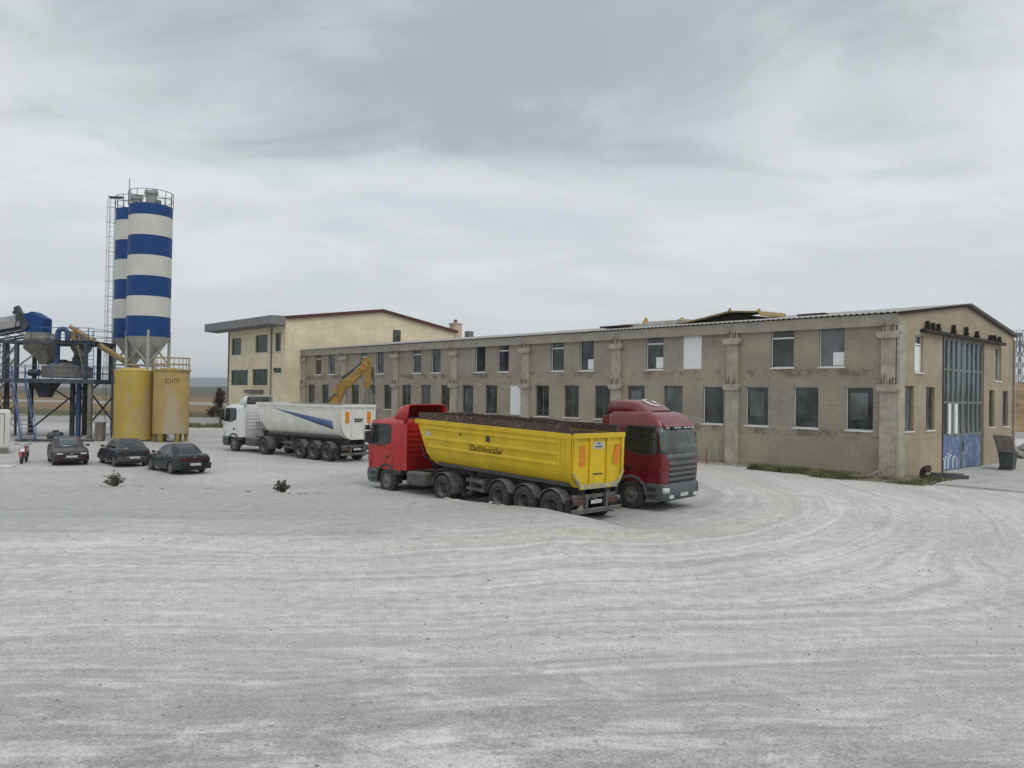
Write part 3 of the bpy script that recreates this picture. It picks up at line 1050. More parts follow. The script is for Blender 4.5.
def build_office():
    YAW = R(42.5)
    F = 64.02
    B = thing('office_building', 'cream rendered office block with dark green windows behind the white truck', 'building', (19.81, 40.15, 0), YAW)
    s0, s1, t1, e, ap, sr = -2.1, 21.5, F + 15.2, 12.15, 13.95, 10.3
    M['roof_red'] = mat('maroon_verge', (0.085, 0.022, 0.018), 0.6, var=0.2)
    M['slab'] = mat('grey_roof_slab', (0.20, 0.20, 0.20), 0.8, var=0.15, scale=0.8, streak=0.5)
    up = [(F + 1.1, F + 2.5, 8.4, 10.5), (F + 4.4, F + 7.6, 8.4, 10.45), (F + 11.6, F + 14.4, 8.3, 10.35)]
    lo = [(F + 4.25, F + 8.26, 4.6, 6.5), (F + 9.54, F + 14.43, 4.6, 6.45), (F + 0.86, F + 2.9, 6.0, 6.58)]
    w = MB()
    wall_with_holes(w, lambda u, z, d: (s0 + d, u, z), F, t1, -0.2, e - 0.6, up + lo, 0.2)
    w.add([(s0, F, -0.2), (s1, F, -0.2), (s1, F, e), (sr, F, ap), (s0, F, e)], [(0, 1, 2, 3, 4)])
    w.add([(s0, t1, -0.2), (s1, t1, -0.2), (s1, t1, e), (sr, t1, ap), (s0, t1, e)], [(0, 1, 2, 3, 4)])
    w.quad((s1, F, -0.2), (s1, t1, -0.2), (s1, t1, e), (s1, F, e))
    w.quad((s0, F, e - 0.6), (s0, t1, e - 0.6), (s0, t1, e), (s0, F, e))
    w.build('wall', M['cream'], B, merge=False, sharp=0)
    for i, (a, b, c, d) in enumerate(up + lo):
        o = add_window(B, (s0, b, c), -math.pi / 2, b - a, d - c, 'grey', 'glass_green')
    # windowless stair strip and corner recess lines
    st = MB()
    st.cyl((s0 - 0.08, F + 3.3, 0), (s0 - 0.08, F + 3.3, e - 0.6), 0.09, n=8)
    st.cyl((s0 - 0.08, t1 - 0.15, 0), (s0 - 0.08, t1 - 0.15, e - 0.6), 0.09, n=8)
    st.build('downpipe', M['slab'], B)
    dw = MB()
    dw.box(11.95, F - 0.05, 10.2, 13.05, F - 0.004, 11.7)
    fr = dw.build('window', M['rust'], B)
    pn = MB()
    pn.box(12.07, F - 0.06, 10.3, 12.93, F - 0.052, 11.6)
    pn.build('pane', M['glass'], fr)
    rf = MB()
    for sa, za, sb, zb in ((s0 - 0.05, e + 0.02, sr, ap + 0.02), (sr, ap + 0.02, s1 + 0.4, e - 0.02)):
        rf.add([(sa, F - 0.3, za), (sb, F - 0.3, zb), (sb, t1 + 0.3, zb), (sa, t1 + 0.3, za)], [(0, 1, 2, 3)])
    rf.build('roof', M['roof_red'], B, solid=0.1, off=1.0, sharp=0)
    vg = MB()
    for sa, za, sb, zb in ((s0, e - 0.12, sr, ap - 0.12), (sr, ap - 0.12, s1 + 0.35, e - 0.14)):
        vg.beam((sa, F - 0.26, za), (sb, F - 0.26, zb), 0.1, 0.26)
    vg.build('verge_board', M['roof_red'], B)
    sl = MB()
    sl.prism([(s0 - 1.7, 11.3), (s0 + 0.02, 11.2), (s0 + 0.02, 12.28), (s0 - 1.7, 12.25)], 'y', F + 0.02, t1 + 3.6)
    sl.build('canopy_slab', M['slab'], B, bevel=0.03)
    ch = MB()
    ch.box(21.7, F + 0.3, 8.0, 22.95, F + 1.4, 13.15)
    ch.box(21.58, F + 0.2, 13.15, 23.07, F + 1.5, 13.28)
    co = ch.build('chimney', mat('chimney_render', (0.55, 0.45, 0.34), 0.9, var=0.1, streak=0.3), B)
    cp = MB()
    cp.cyl((22.3, F + 0.85, 13.28), (22.3, F + 0.85, 13.75), 0.24, n=12)
    cp.build('chimney_pot', M['grey_plastic'], co)
    vb = MB()
    vb.box(24.0, F + 0.1, 10.3, 24.8, F + 1.0, 12.35)
    vb.box(22.95, F + 0.3, 10.2, 24.9, F + 1.1, 10.35)
    vb.build('vent_box', M['slab'], B, bevel=0.03)
    bx = MB()
    bx.box(s0 - 0.5, F + 5.2, 3.7, s0 - 0.003, F + 9.4, 4.1)
    bx.build('awning_box', M['grey_frame'], B)
    return B


build_office()
# ================================================================ VEHICLES
# local axes of every vehicle: x forward, y to its left, z up
def place(t, x, y, z, th):
    t.location = (x, y, z)
    t.rotation_euler = (0, 0, R(th))


WHEELS = {}


def wheel_meshes(kind):
    """wheel lies across y, outer face towards +y"""
    if kind in WHEELS:
        return WHEELS[kind]
    r, w = {'steer': (0.52, 0.30), 'single': (0.53, 0.38), 'dual': (0.52, 0.30), 'car': (0.295, 0.185)}[kind]
    rr = r * 0.555 if kind != 'car' else 0.185
    h = w / 2
    t = MB()
    prof = [(rr, -h * 0.86), (rr + 0.02, -h), (r - 0.07 * r / 0.5, -h), (r - 0.012, -h * 0.82), (r, -h * 0.55), (r, h * 0.55), (r - 0.012, h * 0.82), (r - 0.07 * r / 0.5, h), (rr + 0.02, h), (rr, h * 0.86), (rr, -h * 0.86)]
    t.lathe(prof, axis='y', n=32)
    # tread blocks
    nb = 36
    for i in range(nb):
        a = 2 * math.pi * i / nb
        c, s = math.cos(a), math.sin(a)
        for sy in (-1, 1):
            p0 = Vector((c * (r - 0.004), sy * h * 0.72, s * (r - 0.004)))
            p1 = Vector((math.cos(a + 0.05) * (r - 0.004), sy * h * 0.12, math.sin(a + 0.05) * (r - 0.004)))
            t.beam(p0, p1, 0.045 * r / 0.5, 0.014, up=(c, 0, s))
    tm = t.mesh('wheel', M['black_rubber'])
    m = MB()
    if kind == 'steer':
        m.lathe([(rr, h * 0.9), (rr - 0.02, h * 0.92), (rr - 0.04, h * 0.55), (rr * 0.62, h * 0.55), (rr * 0.5, h * 0.95), (0.10, h * 1.0), (0.08, h * 1.25), (0.0, h * 1.28)], axis='y', n=28)
        for i in range(10):
            a = 2 * math.pi * i / 10
            m.cyl((math.cos(a) * rr * 0.6, h * 0.6, math.sin(a) * rr * 0.6), (math.cos(a) * rr * 0.6, h * 1.12, math.sin(a) * rr * 0.6), 0.018, n=6)
    elif kind == 'car':
        m.lathe([(rr, h * 0.88), (rr - 0.012, h * 0.95), (rr - 0.03, h * 0.6), (0.10, h * 0.75), (0.05, h * 0.95), (0.0, h * 0.95)], axis='y', n=24)
        for i in range(8):
            a = 2 * math.pi * i / 8
            m.beam((math.cos(a) * 0.06, h * 0.85, math.sin(a) * 0.06), (math.cos(a) * (rr - 0.025), h * 0.82, math.sin(a) * (rr - 0.025)), 0.035, 0.02, up=(0, 1, 0))
    else:
        m.lathe([(rr, h * 0.9), (rr - 0.02, h * 0.92), (rr - 0.05, h * 0.1), (rr - 0.065, -h * 0.55), (rr * 0.66, -h * 0.70)], axis='y', n=28)
        del m.f[-2:]
        hb = MB()
        hb.lathe([(rr * 0.66, -h * 0.72), (rr * 0.55, -h * 0.55), (0.14, -h * 0.3), (0.12, h * 0.35), (0.10, h * 0.42), (0.0, h * 0.44)], axis='y', n=24)
        for i in range(10):
            a = 2 * math.pi * i / 10
            hb.cyl((math.cos(a) * rr * 0.58, -h * 0.65, math.sin(a) * rr * 0.58), (math.cos(a) * rr * 0.58, -h * 0.3, math.sin(a) * rr * 0.58), 0.022, n=6)
        WHEELS[kind + 'hub'] = hb.mesh('hub', M['hub_shaded'])
    rm = m.mesh('rim', M['rim'])
    WHEELS[kind] = (tm, rm)
    return tm, rm


def add_wheel(parent, x, y, kind, side, z=None, rim_mat=None, steer=0.0):
    tm, rm = wheel_meshes(kind)
    r = {'steer': 0.52, 'single': 0.53, 'dual': 0.52, 'car': 0.295}[kind]
    o = link('wheel', tm, parent, (x, y, r if z is None else z), (0, random.uniform(0, 6), (0 if side > 0 else math.pi) + steer))
    o.rotation_euler = (0, 0, (0 if side > 0 else math.pi) + steer)
    q = link('rim', rm, o)
    if kind + 'hub' in WHEELS:
        link('hub', WHEELS[kind + 'hub'], o)
    if rim_mat:
        q.material_slots[0].link = 'OBJECT'
        q.material_slots[0].material = rim_mat
    return o


def arch_strip(mb, cx, cz, r0, r1, y0, y1, a0=0.0, a1=math.pi, n=12):
    """mudguard: a curved strip with thickness"""
    pts0, pts1 = [], []
    for i in range(n + 1):
        a = a0 + (a1 - a0) * i / n
        pts0.append((cx + math.cos(a) * r0, cz + math.sin(a) * r0))
        pts1.append((cx + math.cos(a) * r1, cz + math.sin(a) * r1))
    mb.prism(pts0 + pts1[::-1], 'y', y0, y1)


def tractor(name, label, loc, th, paint, flavour='hauler', wb=3.6, hollow=True, grille='chassis', lights=False, emblem=False, roof=0.0, screen='glass_screen', trim=None, lift=0.0):
    T = thing(name, label, 'truck')
    place(T, loc[0], loc[1], loc[2], th)
    trim = trim or M['black_plastic']
    hr = roof + lift
    wl = lift
    tab = [  # z, x front, x rear, half width
        (0.98, 1.40, -0.95, 1.21), (1.30, 1.43, -0.97, 1.225), (1.88, 1.44, -0.98, 1.23), (1.98, 1.43, -0.98, 1.235), (2.2, 1.385, -0.98, 1.23),
        (2.84 + wl, 1.24, -0.98, 1.20), (2.92 + wl, 1.20, -0.98, 1.19), (3.04 + hr, 1.02, -0.98, 1.15), (3.16 + hr, 0.76, -0.97, 1.09), (3.22 + hr, 0.45, -0.95, 1.0)]
    rf = 0.24

    def ring(z, inset=0.0):
        xf, xr, hw = (interp(z, tab, k) for k in (1, 2, 3))
        xf -= inset; xr += inset; hw -= inset
        rr = 0.07
        pts = []
        for i in range(7):
            a = math.pi / 2 * i / 6
            pts.append((xf - rf + rf * math.cos(a) ** 0.9 if a < 1.57 else xf - rf, hw - rf * 0.7 + rf * 0.7 * math.sin(a), z))
        for i in range(4):
            a = math.pi / 2 + math.pi / 2 * i / 3
            pts.append((xr + rr + rr * math.cos(a), hw - rr + rr * math.sin(a), z))
        return pts + [(p[0], -p[1], p[2]) for p in pts[::-1]]

    def xfront(y, z):
        xf, hw = interp(z, tab, 1), interp(z, tab, 3)
        yy = max(0.0, abs(y) - (hw - rf * 0.7)) / (rf * 0.7)
        yy = min(1.0, yy)
        return xf - rf * (1 - math.sqrt(max(0.0, 1 - yy * yy))) - 0.02 * (y / hw) ** 2

    # ---- cab shell
    c = MB()
    zs = [0.98, 1.3, 1.6, 1.88, 1.98, 2.2, 2.5, 2.84 + wl, 2.92 + wl, 3.04 + hr, 3.16 + hr, 3.22 + hr]
    c.loft([ring(z) for z in zs])
    cab = c.build('cab', paint, T, bevel=0.0, sharp=48)
    # ribs pressed into the rear wall and a vertical body crease
    rb = MB()
    for i in range(6):
        rb.box(-1.0, -0.95, 1.5 + i * 0.22, -0.978, 0.95, 1.58 + i * 0.22)
    rb.build('rear_wall_rib', paint, cab, bevel=0.008)
    # ---- glass
    g = MB()
    def wrap(u, z, o=0.008):
        # u in -1..1 over the flat front, beyond that an angle round the corner (up to +-2)
        xf_, hw_ = interp(z, tab, 1), interp(z, tab, 3)
        if abs(u) <= 1:
            return (xf_ + o, u * (hw_ - rf * 0.7), z)
        a = (abs(u) - 1) * R(74)
        return (xf_ - rf + rf * math.cos(a) ** 0.9 + o * math.cos(a), (1 if u > 0 else -1) * (hw_ - rf * 0.7 + rf * 0.7 * math.sin(a) + o * math.sin(a)), z)
    us_ = [-2 + 4 * i / 40 for i in range(41)]
    g.grid(wrap, us_, [2.0 + wl * 0.3, 2.2 + wl * 0.3, 2.4 + wl * .5, 2.6 + wl, 2.84 + wl])
    g.build('windscreen', M[screen], cab, solid=0.016, off=0.0)
    for s in (1, -1):
        def side(x, z, o=0.006):
            return (x, s * (interp(z, tab, 3) + o), z)
        sw = MB()
        prof = [(1.04, 2.04 + wl * .3), (0.92, 2.80 + wl), (-0.12, 2.82 + wl), (-0.22, 2.66 + wl), (-0.22, 2.16 + wl * .3), (0.30, 2.00 + wl * .3)]
        n = len(prof)
        sw.add([side(*p) for p in prof] + [side(p[0], p[1], -0.03) for p in prof],
               [tuple(range(n)), tuple(range(n, 2 * n))[::-1]] + [(i, (i + 1) % n, n + (i + 1) % n, n + i) for i in range(n)])
        door = MB()
        # door skin: a slightly raised panel, so that its shut lines show
        dp = [(1.05, 1.05), (1.10, 1.95), (0.96, 2.86 + wl), (-0.22, 2.89 + wl), (-0.34, 2.74 + wl), (-0.34, 1.55), (-0.40, 1.05)]
        n2 = len(dp)
        door.add([side(p[0], p[1], 0.003) for p in dp] + [side(p[0], p[1], -0.02) for p in dp],
                 [tuple(range(n2)), tuple(range(n2, 2 * n2))[::-1]] + [(i, (i + 1) % n2, n2 + (i + 1) % n2, n2 + i) for i in range(n2)])
        do = door.build('door', paint, T, bevel=0.006)
        rm = MB()
        cx, cz = sum(p[0] for p in prof) / n, sum(p[1] for p in prof) / n
        outer = [(1.17, 1.98 + wl * .3), (1.0, 2.86 + wl), (-0.2, 2.87 + wl), (-0.32, 2.70 + wl), (-0.32, 2.12 + wl * .3), (0.28, 1.92 + wl * .3)]
        rm.add([side(*p, 0.005) for p in outer] + [side(p[0], p[1], -0.02) for p in outer],
               [tuple(range(n)), tuple(range(n, 2 * n))[::-1]] + [(i, (i + 1) % n, n + (i + 1) % n, n + i) for i in range(n)])
        rm.build('window_surround', M['black_plastic'], do)
        sw2 = MB()
        sw2.add([side(*p, 0.010) for p in prof] + [side(p[0], p[1], -0.01) for p in prof],
                [tuple(range(n)), tuple(range(n, 2 * n))[::-1]] + [(i, (i + 1) % n, n + (i + 1) % n, n + i) for i in range(n)])
        sw2.build('window', M['glass_cab'], do)
        h = MB()
        h.box(-0.16, s * 1.222, 1.44, 0.02, s * 1.262, 1.56)
        h.build('handle', M['black_plastic'], do, bevel=0.01)
        # mirrors
        mi = MB()
        mi.box(0.98, s * 1.32, 2.05, 1.14, s * 1.56, 2.52)
        mi.box(1.00, s * 1.34, 2.58, 1.14, s * 1.54, 2.78)
        mi.tube([(0.92, s * 1.16, 2.78), (1.06, s * 1.40, 2.84), (1.06, s * 1.42, 2.50)], 0.022, 6)
        mi.tube([(1.00, s * 1.20, 2.02), (1.06, s * 1.42, 2.04)], 0.022, 6)
        mi.build('mirror', M['black_plastic'], T, bevel=0.02)
        # cab side extender
        ex = MB()
        ex.prism([(-0.97, 1.02), (-0.97, 3.04 + hr), (-1.30, 3.02 + hr), (-1.34, 1.02)], 'y', s * 1.165, s * 1.20)
        ex.build('side_extender', paint, T, bevel=0.01)
        # wheel arch, steps, skirt
        a = MB()
        arch_strip(a, 0.0, 0.52, 0.60, 0.70, s * 0.86, s * 1.245, 0.02, math.pi - 0.02, 14)
        a.box(-0.70, s * 0.9, 0.42, -0.60, s * 1.24, 0.60)
        a.prism([(0.60, 0.98), (0.62, 0.62), (0.44, 0.98)], 'y', s * 0.9, s * 1.235)
        a.prism([(-0.60, 0.98), (-0.62, 0.62), (-0.44, 0.98)], 'y', s * 0.9, s * 1.235)
        a.box(-0.98, s * 0.9, 0.80, -0.56, s * 1.225, 0.975)
        a.build('wheel_arch', trim, T, bevel=0.01)
        st = MB()
        for z0 in (0.42, 0.70):
            st.box(0.74, s * 1.02, z0, 1.12, s * 1.24, z0 + 0.05)
        st.build('step', M['chassis_grey'], T)
        hl = MB()
        hl.grid(lambda a, z: (1.50 - 0.26 + 0.268 * math.cos(a), s * (1.235 - 0.22 + 0.228 * math.sin(a)), z), [R(8 + 62 * i / 10) for i in range(11)], [0.66, 0.76, 0.85])
        hl.build('headlight', M['lamp_clear'], T, solid=0.012, off=0.0)
        sg = MB()
        for z0 in (0.46, 0.70):
            sg.box(0.72, s * 1.228, z0, 1.06, s * 1.243, z0 + 0.13)
        sg.build('step_recess_shade', M['black_plastic'], T)  # raised black boxes in place of the shade inside step recesses
        gp = MB()
        for x0_ in (-0.41, 1.09):
            gp.box(x0_ - 0.008, s * 1.20, 1.04, x0_ + 0.008, s * 1.2335, 1.94)
        gp.build('door_gap', M['black_plastic'], T)
        co = MB()
        co.box(1.02, s * 1.225, 1.25, 1.22, s * 1.25, 1.58)
        co.build('corner_deflector', paint, T, bevel=0.02)
    # ---- front: grille with slats, bumper
    gr = MB()
    yw = 0.98
    ys = [-yw + 2 * yw * i / 16 for i in range(17)]
    gr.grid(lambda y, z: (xfront(y, z) + 0.012, y, z), ys, [0.80, 1.3, 1.6, 1.97])
    go = gr.build('grille', M['black_plastic'], T, solid=0.03)
    for i in range(5):
        z0 = 0.90 + i * 0.185
        sl = MB()
        sl.loft([[(xfront(y, z0) + dx_, y, z0 + dz_) for dx_, dz_ in ((0.01, 0.0), (0.06, 0.010), (0.055, 0.082), (0.01, 0.100))] for y in ys])
        sl.build('slat', M[grille], go, bevel=0.008)
    pn = MB()
    pn.grid(lambda y, z: (xfront(y, z) + 0.024, y, z), [-1.14 + 2.28 * i / 20 for i in range(21)], [1.84, 1.92, 2.0 + wl * .3])
    pn.build('front_panel', M[grille], T, solid=0.04)
    sh = MB()
    for y in (-0.62, 0.0, 0.62):
        sh.tube([(xfront(y, 2.02) + 0.03, y, 2.02), (xfront(y - 0.05, 2.2) + 0.03, y - 0.18, 2.10), (xfront(y - .3, 2.3) + 0.022, y - 0.55, 2.16)], 0.012, 5)
    sh.build('wiper', M['black_plastic'], T)
    bp = MB()

    def bring(z, xo, hw=1.235):
        pts = []
        for i in range(9):
            a = -math.pi / 2 + math.pi * i / 8
            sy = math.sin(a)
            y = (hw - 0.22) * (1 if sy > 0 else -1) + 0.22 * sy if abs(sy) > 0.01 else 0
            pts.append((xo - 0.26 + 0.26 * math.cos(a) if abs(sy) > 0.01 else xo, y, z))
        return [(0.66, -hw, z)] + pts + [(0.66, hw, z)]
    bp.loft([bring(0.36, 1.34), bring(0.44, 1.44), bring(0.60, 1.50), bring(0.86, 1.50), bring(0.97, 1.46)])
    bp.build('bumper', M[grille], T, bevel=0.015, sharp=45)
    fl = MB()
    for s in (1, -1):
        fl.box(1.40, s * 0.72, 0.46, 1.505, s * 0.98, 0.58)
    fl.build('fog_lamp', M['lamp_clear'], T, bevel=0.01)
    lp = MB()
    lp.box(1.5, -0.27, 0.50, 1.516, 0.27, 0.62)
    lp.build('number_plate', M['plate'], T)
    # ---- visor over the windscreen
    vz = MB()
    ys = [-1.08 + 2.16 * i / 20 for i in range(21)]
    vz.loft([[(xfront(y, 2.88 + wl) + a_, y, b_ + wl) for a_, b_ in ((0.0, 2.99), (0.03, 2.94), (0.12, 2.86), (0.10, 2.83), (-0.01, 2.88))] for y in ys])
    vz.build('sun_visor', paint, T)
    if lights:
        for y in (-0.9, -0.35, -0.1, 0.35, 0.62, 0.9):
            ml = MB()
            ml.box(xfront(y, 2.86 + wl) + 0.03, y - 0.08, 2.78 + wl, xfront(y, 2.86 + wl) + 0.13, y + 0.08, 2.826 + wl)
            ml.build('marker_lamp', M['lamp_clear'], T, bevel=0.015)
    # ---- roof deflector: a shell open towards the load
    zb = 3.12 + hr
    top = zb + 0.50 if not hollow else 3.70
    d = MB()
    stn = [  # x, half width, base z, top z
        (0.50, 0.72, zb + 0.06, zb + 0.12), (0.30, 0.92, zb + 0.05, zb + 0.24), (-0.05, 1.0, zb + 0.02, zb + 0.42), (-0.3, 1.04, zb, top - 0.03), (-0.75, 1.06, zb - 0.02, top), (-1.18, 1.06, zb - 0.03, top - 0.02)]
    if hollow:
        stn = [(0.30, 0.80, zb + 0.0, zb + 0.06), (0.15, 0.95, zb, zb + 0.14), (-0.15, 1.03, zb, zb + 0.28), (-0.5, 1.08, zb - 0.02, top - 0.12), (-0.85, 1.10, zb - 0.03, top - 0.03), (-1.18, 1.10, zb - 0.04, top)]
    rows = []
    for x, hw, z0, z1 in stn:
        r = []
        rad = min(0.2, (z1 - z0) * 0.8)
        r.append((x, hw, z0))
        for k in range(5):
            a = math.pi / 2 * k / 4
            r.append((x + (0.03 if k else 0), hw - 0.06 - rad + rad * math.cos(a), z1 - rad + rad * math.sin(a)))
        for y in (0.45, 0.0, -0.45):
            r.append((x + 0.03, y * hw, z1 + 0.015))
        for k in range(5):
            a = math.pi / 2 + math.pi / 2 * k / 4
            r.append((x + (0.03 if k < 4 else 0), -(hw - 0.06 - rad) + rad * math.cos(a), z1 - rad + rad * math.sin(a)))
        r.append((x, -hw, z0))
        rows.append(r)
    d.loft(rows, cap=False, closed=False)
    n = len(rows[0])
    d.add(rows[0], [tuple(range(n))])
    do = d.build('roof_deflector', paint, T, solid=0.045, sharp=50)
    fr = MB()
    fr.beam((-0.7, -1.0, zb + 0.14), (-0.7, 1.0, zb + 0.14), 0.06)
    for y in (-0.7, 0.7):
        fr.beam((-0.2, y, zb + 0.02), (-1.0, y, zb + 0.5), 0.05)
    fr.build('deflector_frame', M['chassis'], do)
    if emblem:
        em = MB()
        cx0, cy0 = 0.02, 0.05

        def surf(x, y):
            for i in range(len(stn) - 1):
                if stn[i + 1][0] <= x <= stn[i][0]:
                    f = (x - stn[i][0]) / (stn[i + 1][0] - stn[i][0])
                    return stn[i][3] + (stn[i + 1][3] - stn[i][3]) * f + 0.012
            return top
        outer, inner = [], []
        for k in range(33):
            a = R(48) + (2 * math.pi - R(96)) * k / 32
            wv = 0.15 * math.sin(math.pi * k / 32) ** 0.8
            outer.append((cx0 + 0.30 * math.cos(a + math.pi / 2), cy0 + 0.42 * math.sin(a + math.pi / 2)))
            inner.append((cx0 + (0.30 - wv * .8) * math.cos(a + math.pi / 2), cy0 + (0.42 - wv) * math.sin(a + math.pi / 2)))
        em.loft([[(x, y, surf(x, y) + 0.055) for x, y in outer], [(x, y, surf(x, y) + 0.055) for x, y in inner]], cap=False, closed=False)
        star = []
        for k in range(10):
            a = 2 * math.pi * k / 10
            rr_ = 0.12 if k % 2 == 0 else 0.05
            star.append((cx0 + rr_ * math.cos(a), cy0 + 0.24 + rr_ * math.sin(a)))
        em.add([(x, y, surf(x, y) + 0.056) for x, y in star] + [(cx0, cy0 + 0.24, surf(cx0, cy0) + 0.06)], [(k, (k + 1) % 10, 10) for k in range(10)])
        em.build('white_crescent', M['white_pvc'], do, sharp=0, solid=0.006)
    # ---- chassis, tanks, rear end
    ch = MB()
    for s in (1, -1):
        ch.box(-wb - 0.85, s * 0.34, 0.72, 1.25, s * 0.44, 0.98)
    for x in (-1.3, -2.2, -wb + 0.75, -wb - 0.6):
        ch.box(x - 0.06, -0.34, 0.76, x + 0.06, 0.34, 0.94)
    ch.box(-0.95, -0.5, 0.5, 1.1, 0.5, 0.97)
    ch.cyl((-0.2, 0, 0.6), (-1.5, 0, 0.66), 0.26, 0.16, 10)
    ch.cyl((-1.4, 0, 0.64), (-wb, 0, 0.55), 0.07, n=8)
    ch.cyl((0, -0.85, 0.52), (0, 0.85, 0.52), 0.07, n=8)
    ch.cyl((-wb, -0.8, 0.52), (-wb, 0.8, 0.52), 0.11, n=8)
    ch.lathe([(0.02, -0.2), (0.22, -0.14), (0.27, 0.0), (0.22, 0.16), (0.02, 0.22)], o=(-wb, 0, 0.54), axis='x', n=12)
    for s in (1, -1):
        ch.beam((-wb - 0.6, s * 0.52, 0.68), (-wb + 0.6, s * 0.52, 0.68), 0.1, 0.07)
        ch.cyl((-wb + 0.3, s * 0.5, 0.6), (-wb + 0.3, s * 0.5, 0.95), 0.12, n=10)
        ch.cyl((-wb - 0.35, s * 0.5, 0.6), (-wb - 0.35, s * 0.5, 0.95), 0.12, n=10)
    ch.build('chassis', M['chassis'], T)
    fw_ = MB()
    fw_.prism([(-wb - 0.45, -0.45), (-wb - 0.55, -0.2), (-wb - 0.1, 0), (-wb - 0.55, 0.2), (-wb - 0.45, 0.45), (-wb + 0.5, 0.45), (-wb + 0.5, -0.45)], 'z', 1.04, 1.14)
    fw_.box(-wb - 0.3, -0.42, 0.95, -wb + 0.4, 0.42, 1.04)
    fw_.build('fifth_wheel', M['chassis_grey'], T)
    tk = MB()
    tk.box(-2.45, 0.62, 0.46, -1.28, 1.17, 1.0)
    tk.build('fuel_tank', M['chassis_grey'], T, bevel=0.09, segs=3)
    bx = MB()
    bx.box(-2.0, -1.17, 0.44, -1.05, -0.60, 1.0)
    bx.cyl((-2.55, -0.75, 0.62), (-2.1, -0.75, 0.62), 0.17, n=12)
    bx.cyl((-2.55, -1.02, 0.80), (-2.1, -1.02, 0.80), 0.12, n=12)
    bx.build('battery_box', M['chassis_grey'], T, bevel=0.03)
    pl = MB()
    pl.box(-2.35, -0.5, 1.0, -1.45, 0.5, 1.04)
    pl.box(-1.5, -0.45, 1.04, -1.35, -0.15, 1.9)
    pl.cyl((-1.25, -0.8, 1.0), (-1.25, -0.8, 2.2), 0.11, n=10)
    for k, y in enumerate((-0.2, 0.0, 0.2)):
        pl.tube([(-1.02, y, 2.0), (-1.35, y * 1.3, 1.55), (-1.7, y * 0.8, 1.35), (-2.1, y * 0.5, 1.6), (-2.45, y * 0.4, 1.75)], 0.025, 6)
    pl.build('air_line', M['chassis'], T)
    for s in (1, -1):
        mg = MB()
        arch_strip(mg, -wb, 0.52, 0.60, 0.63, s * 0.62, s * 1.24, R(8), R(172), 14)
        mg.box(-wb - 0.66, s * 0.62, 0.40, -wb - 0.60, s * 1.24, 0.62)
        mg.build('mudguard', M['chassis_grey'], T)
        tl = MB()
        tl.box(-wb - 0.92, s * 0.55, 0.70, -wb - 0.86, s * 1.0, 0.86)
        tl.build('tail_lamp', M['lamp_dusty'], T, bevel=0.01)
        add_wheel(T, 0, s * 1.05, 'steer', s)
        add_wheel(T, -wb, s * 1.06, 'dual', s)
        add_wheel(T, -wb, s * 0.73, 'dual', s)
    return T


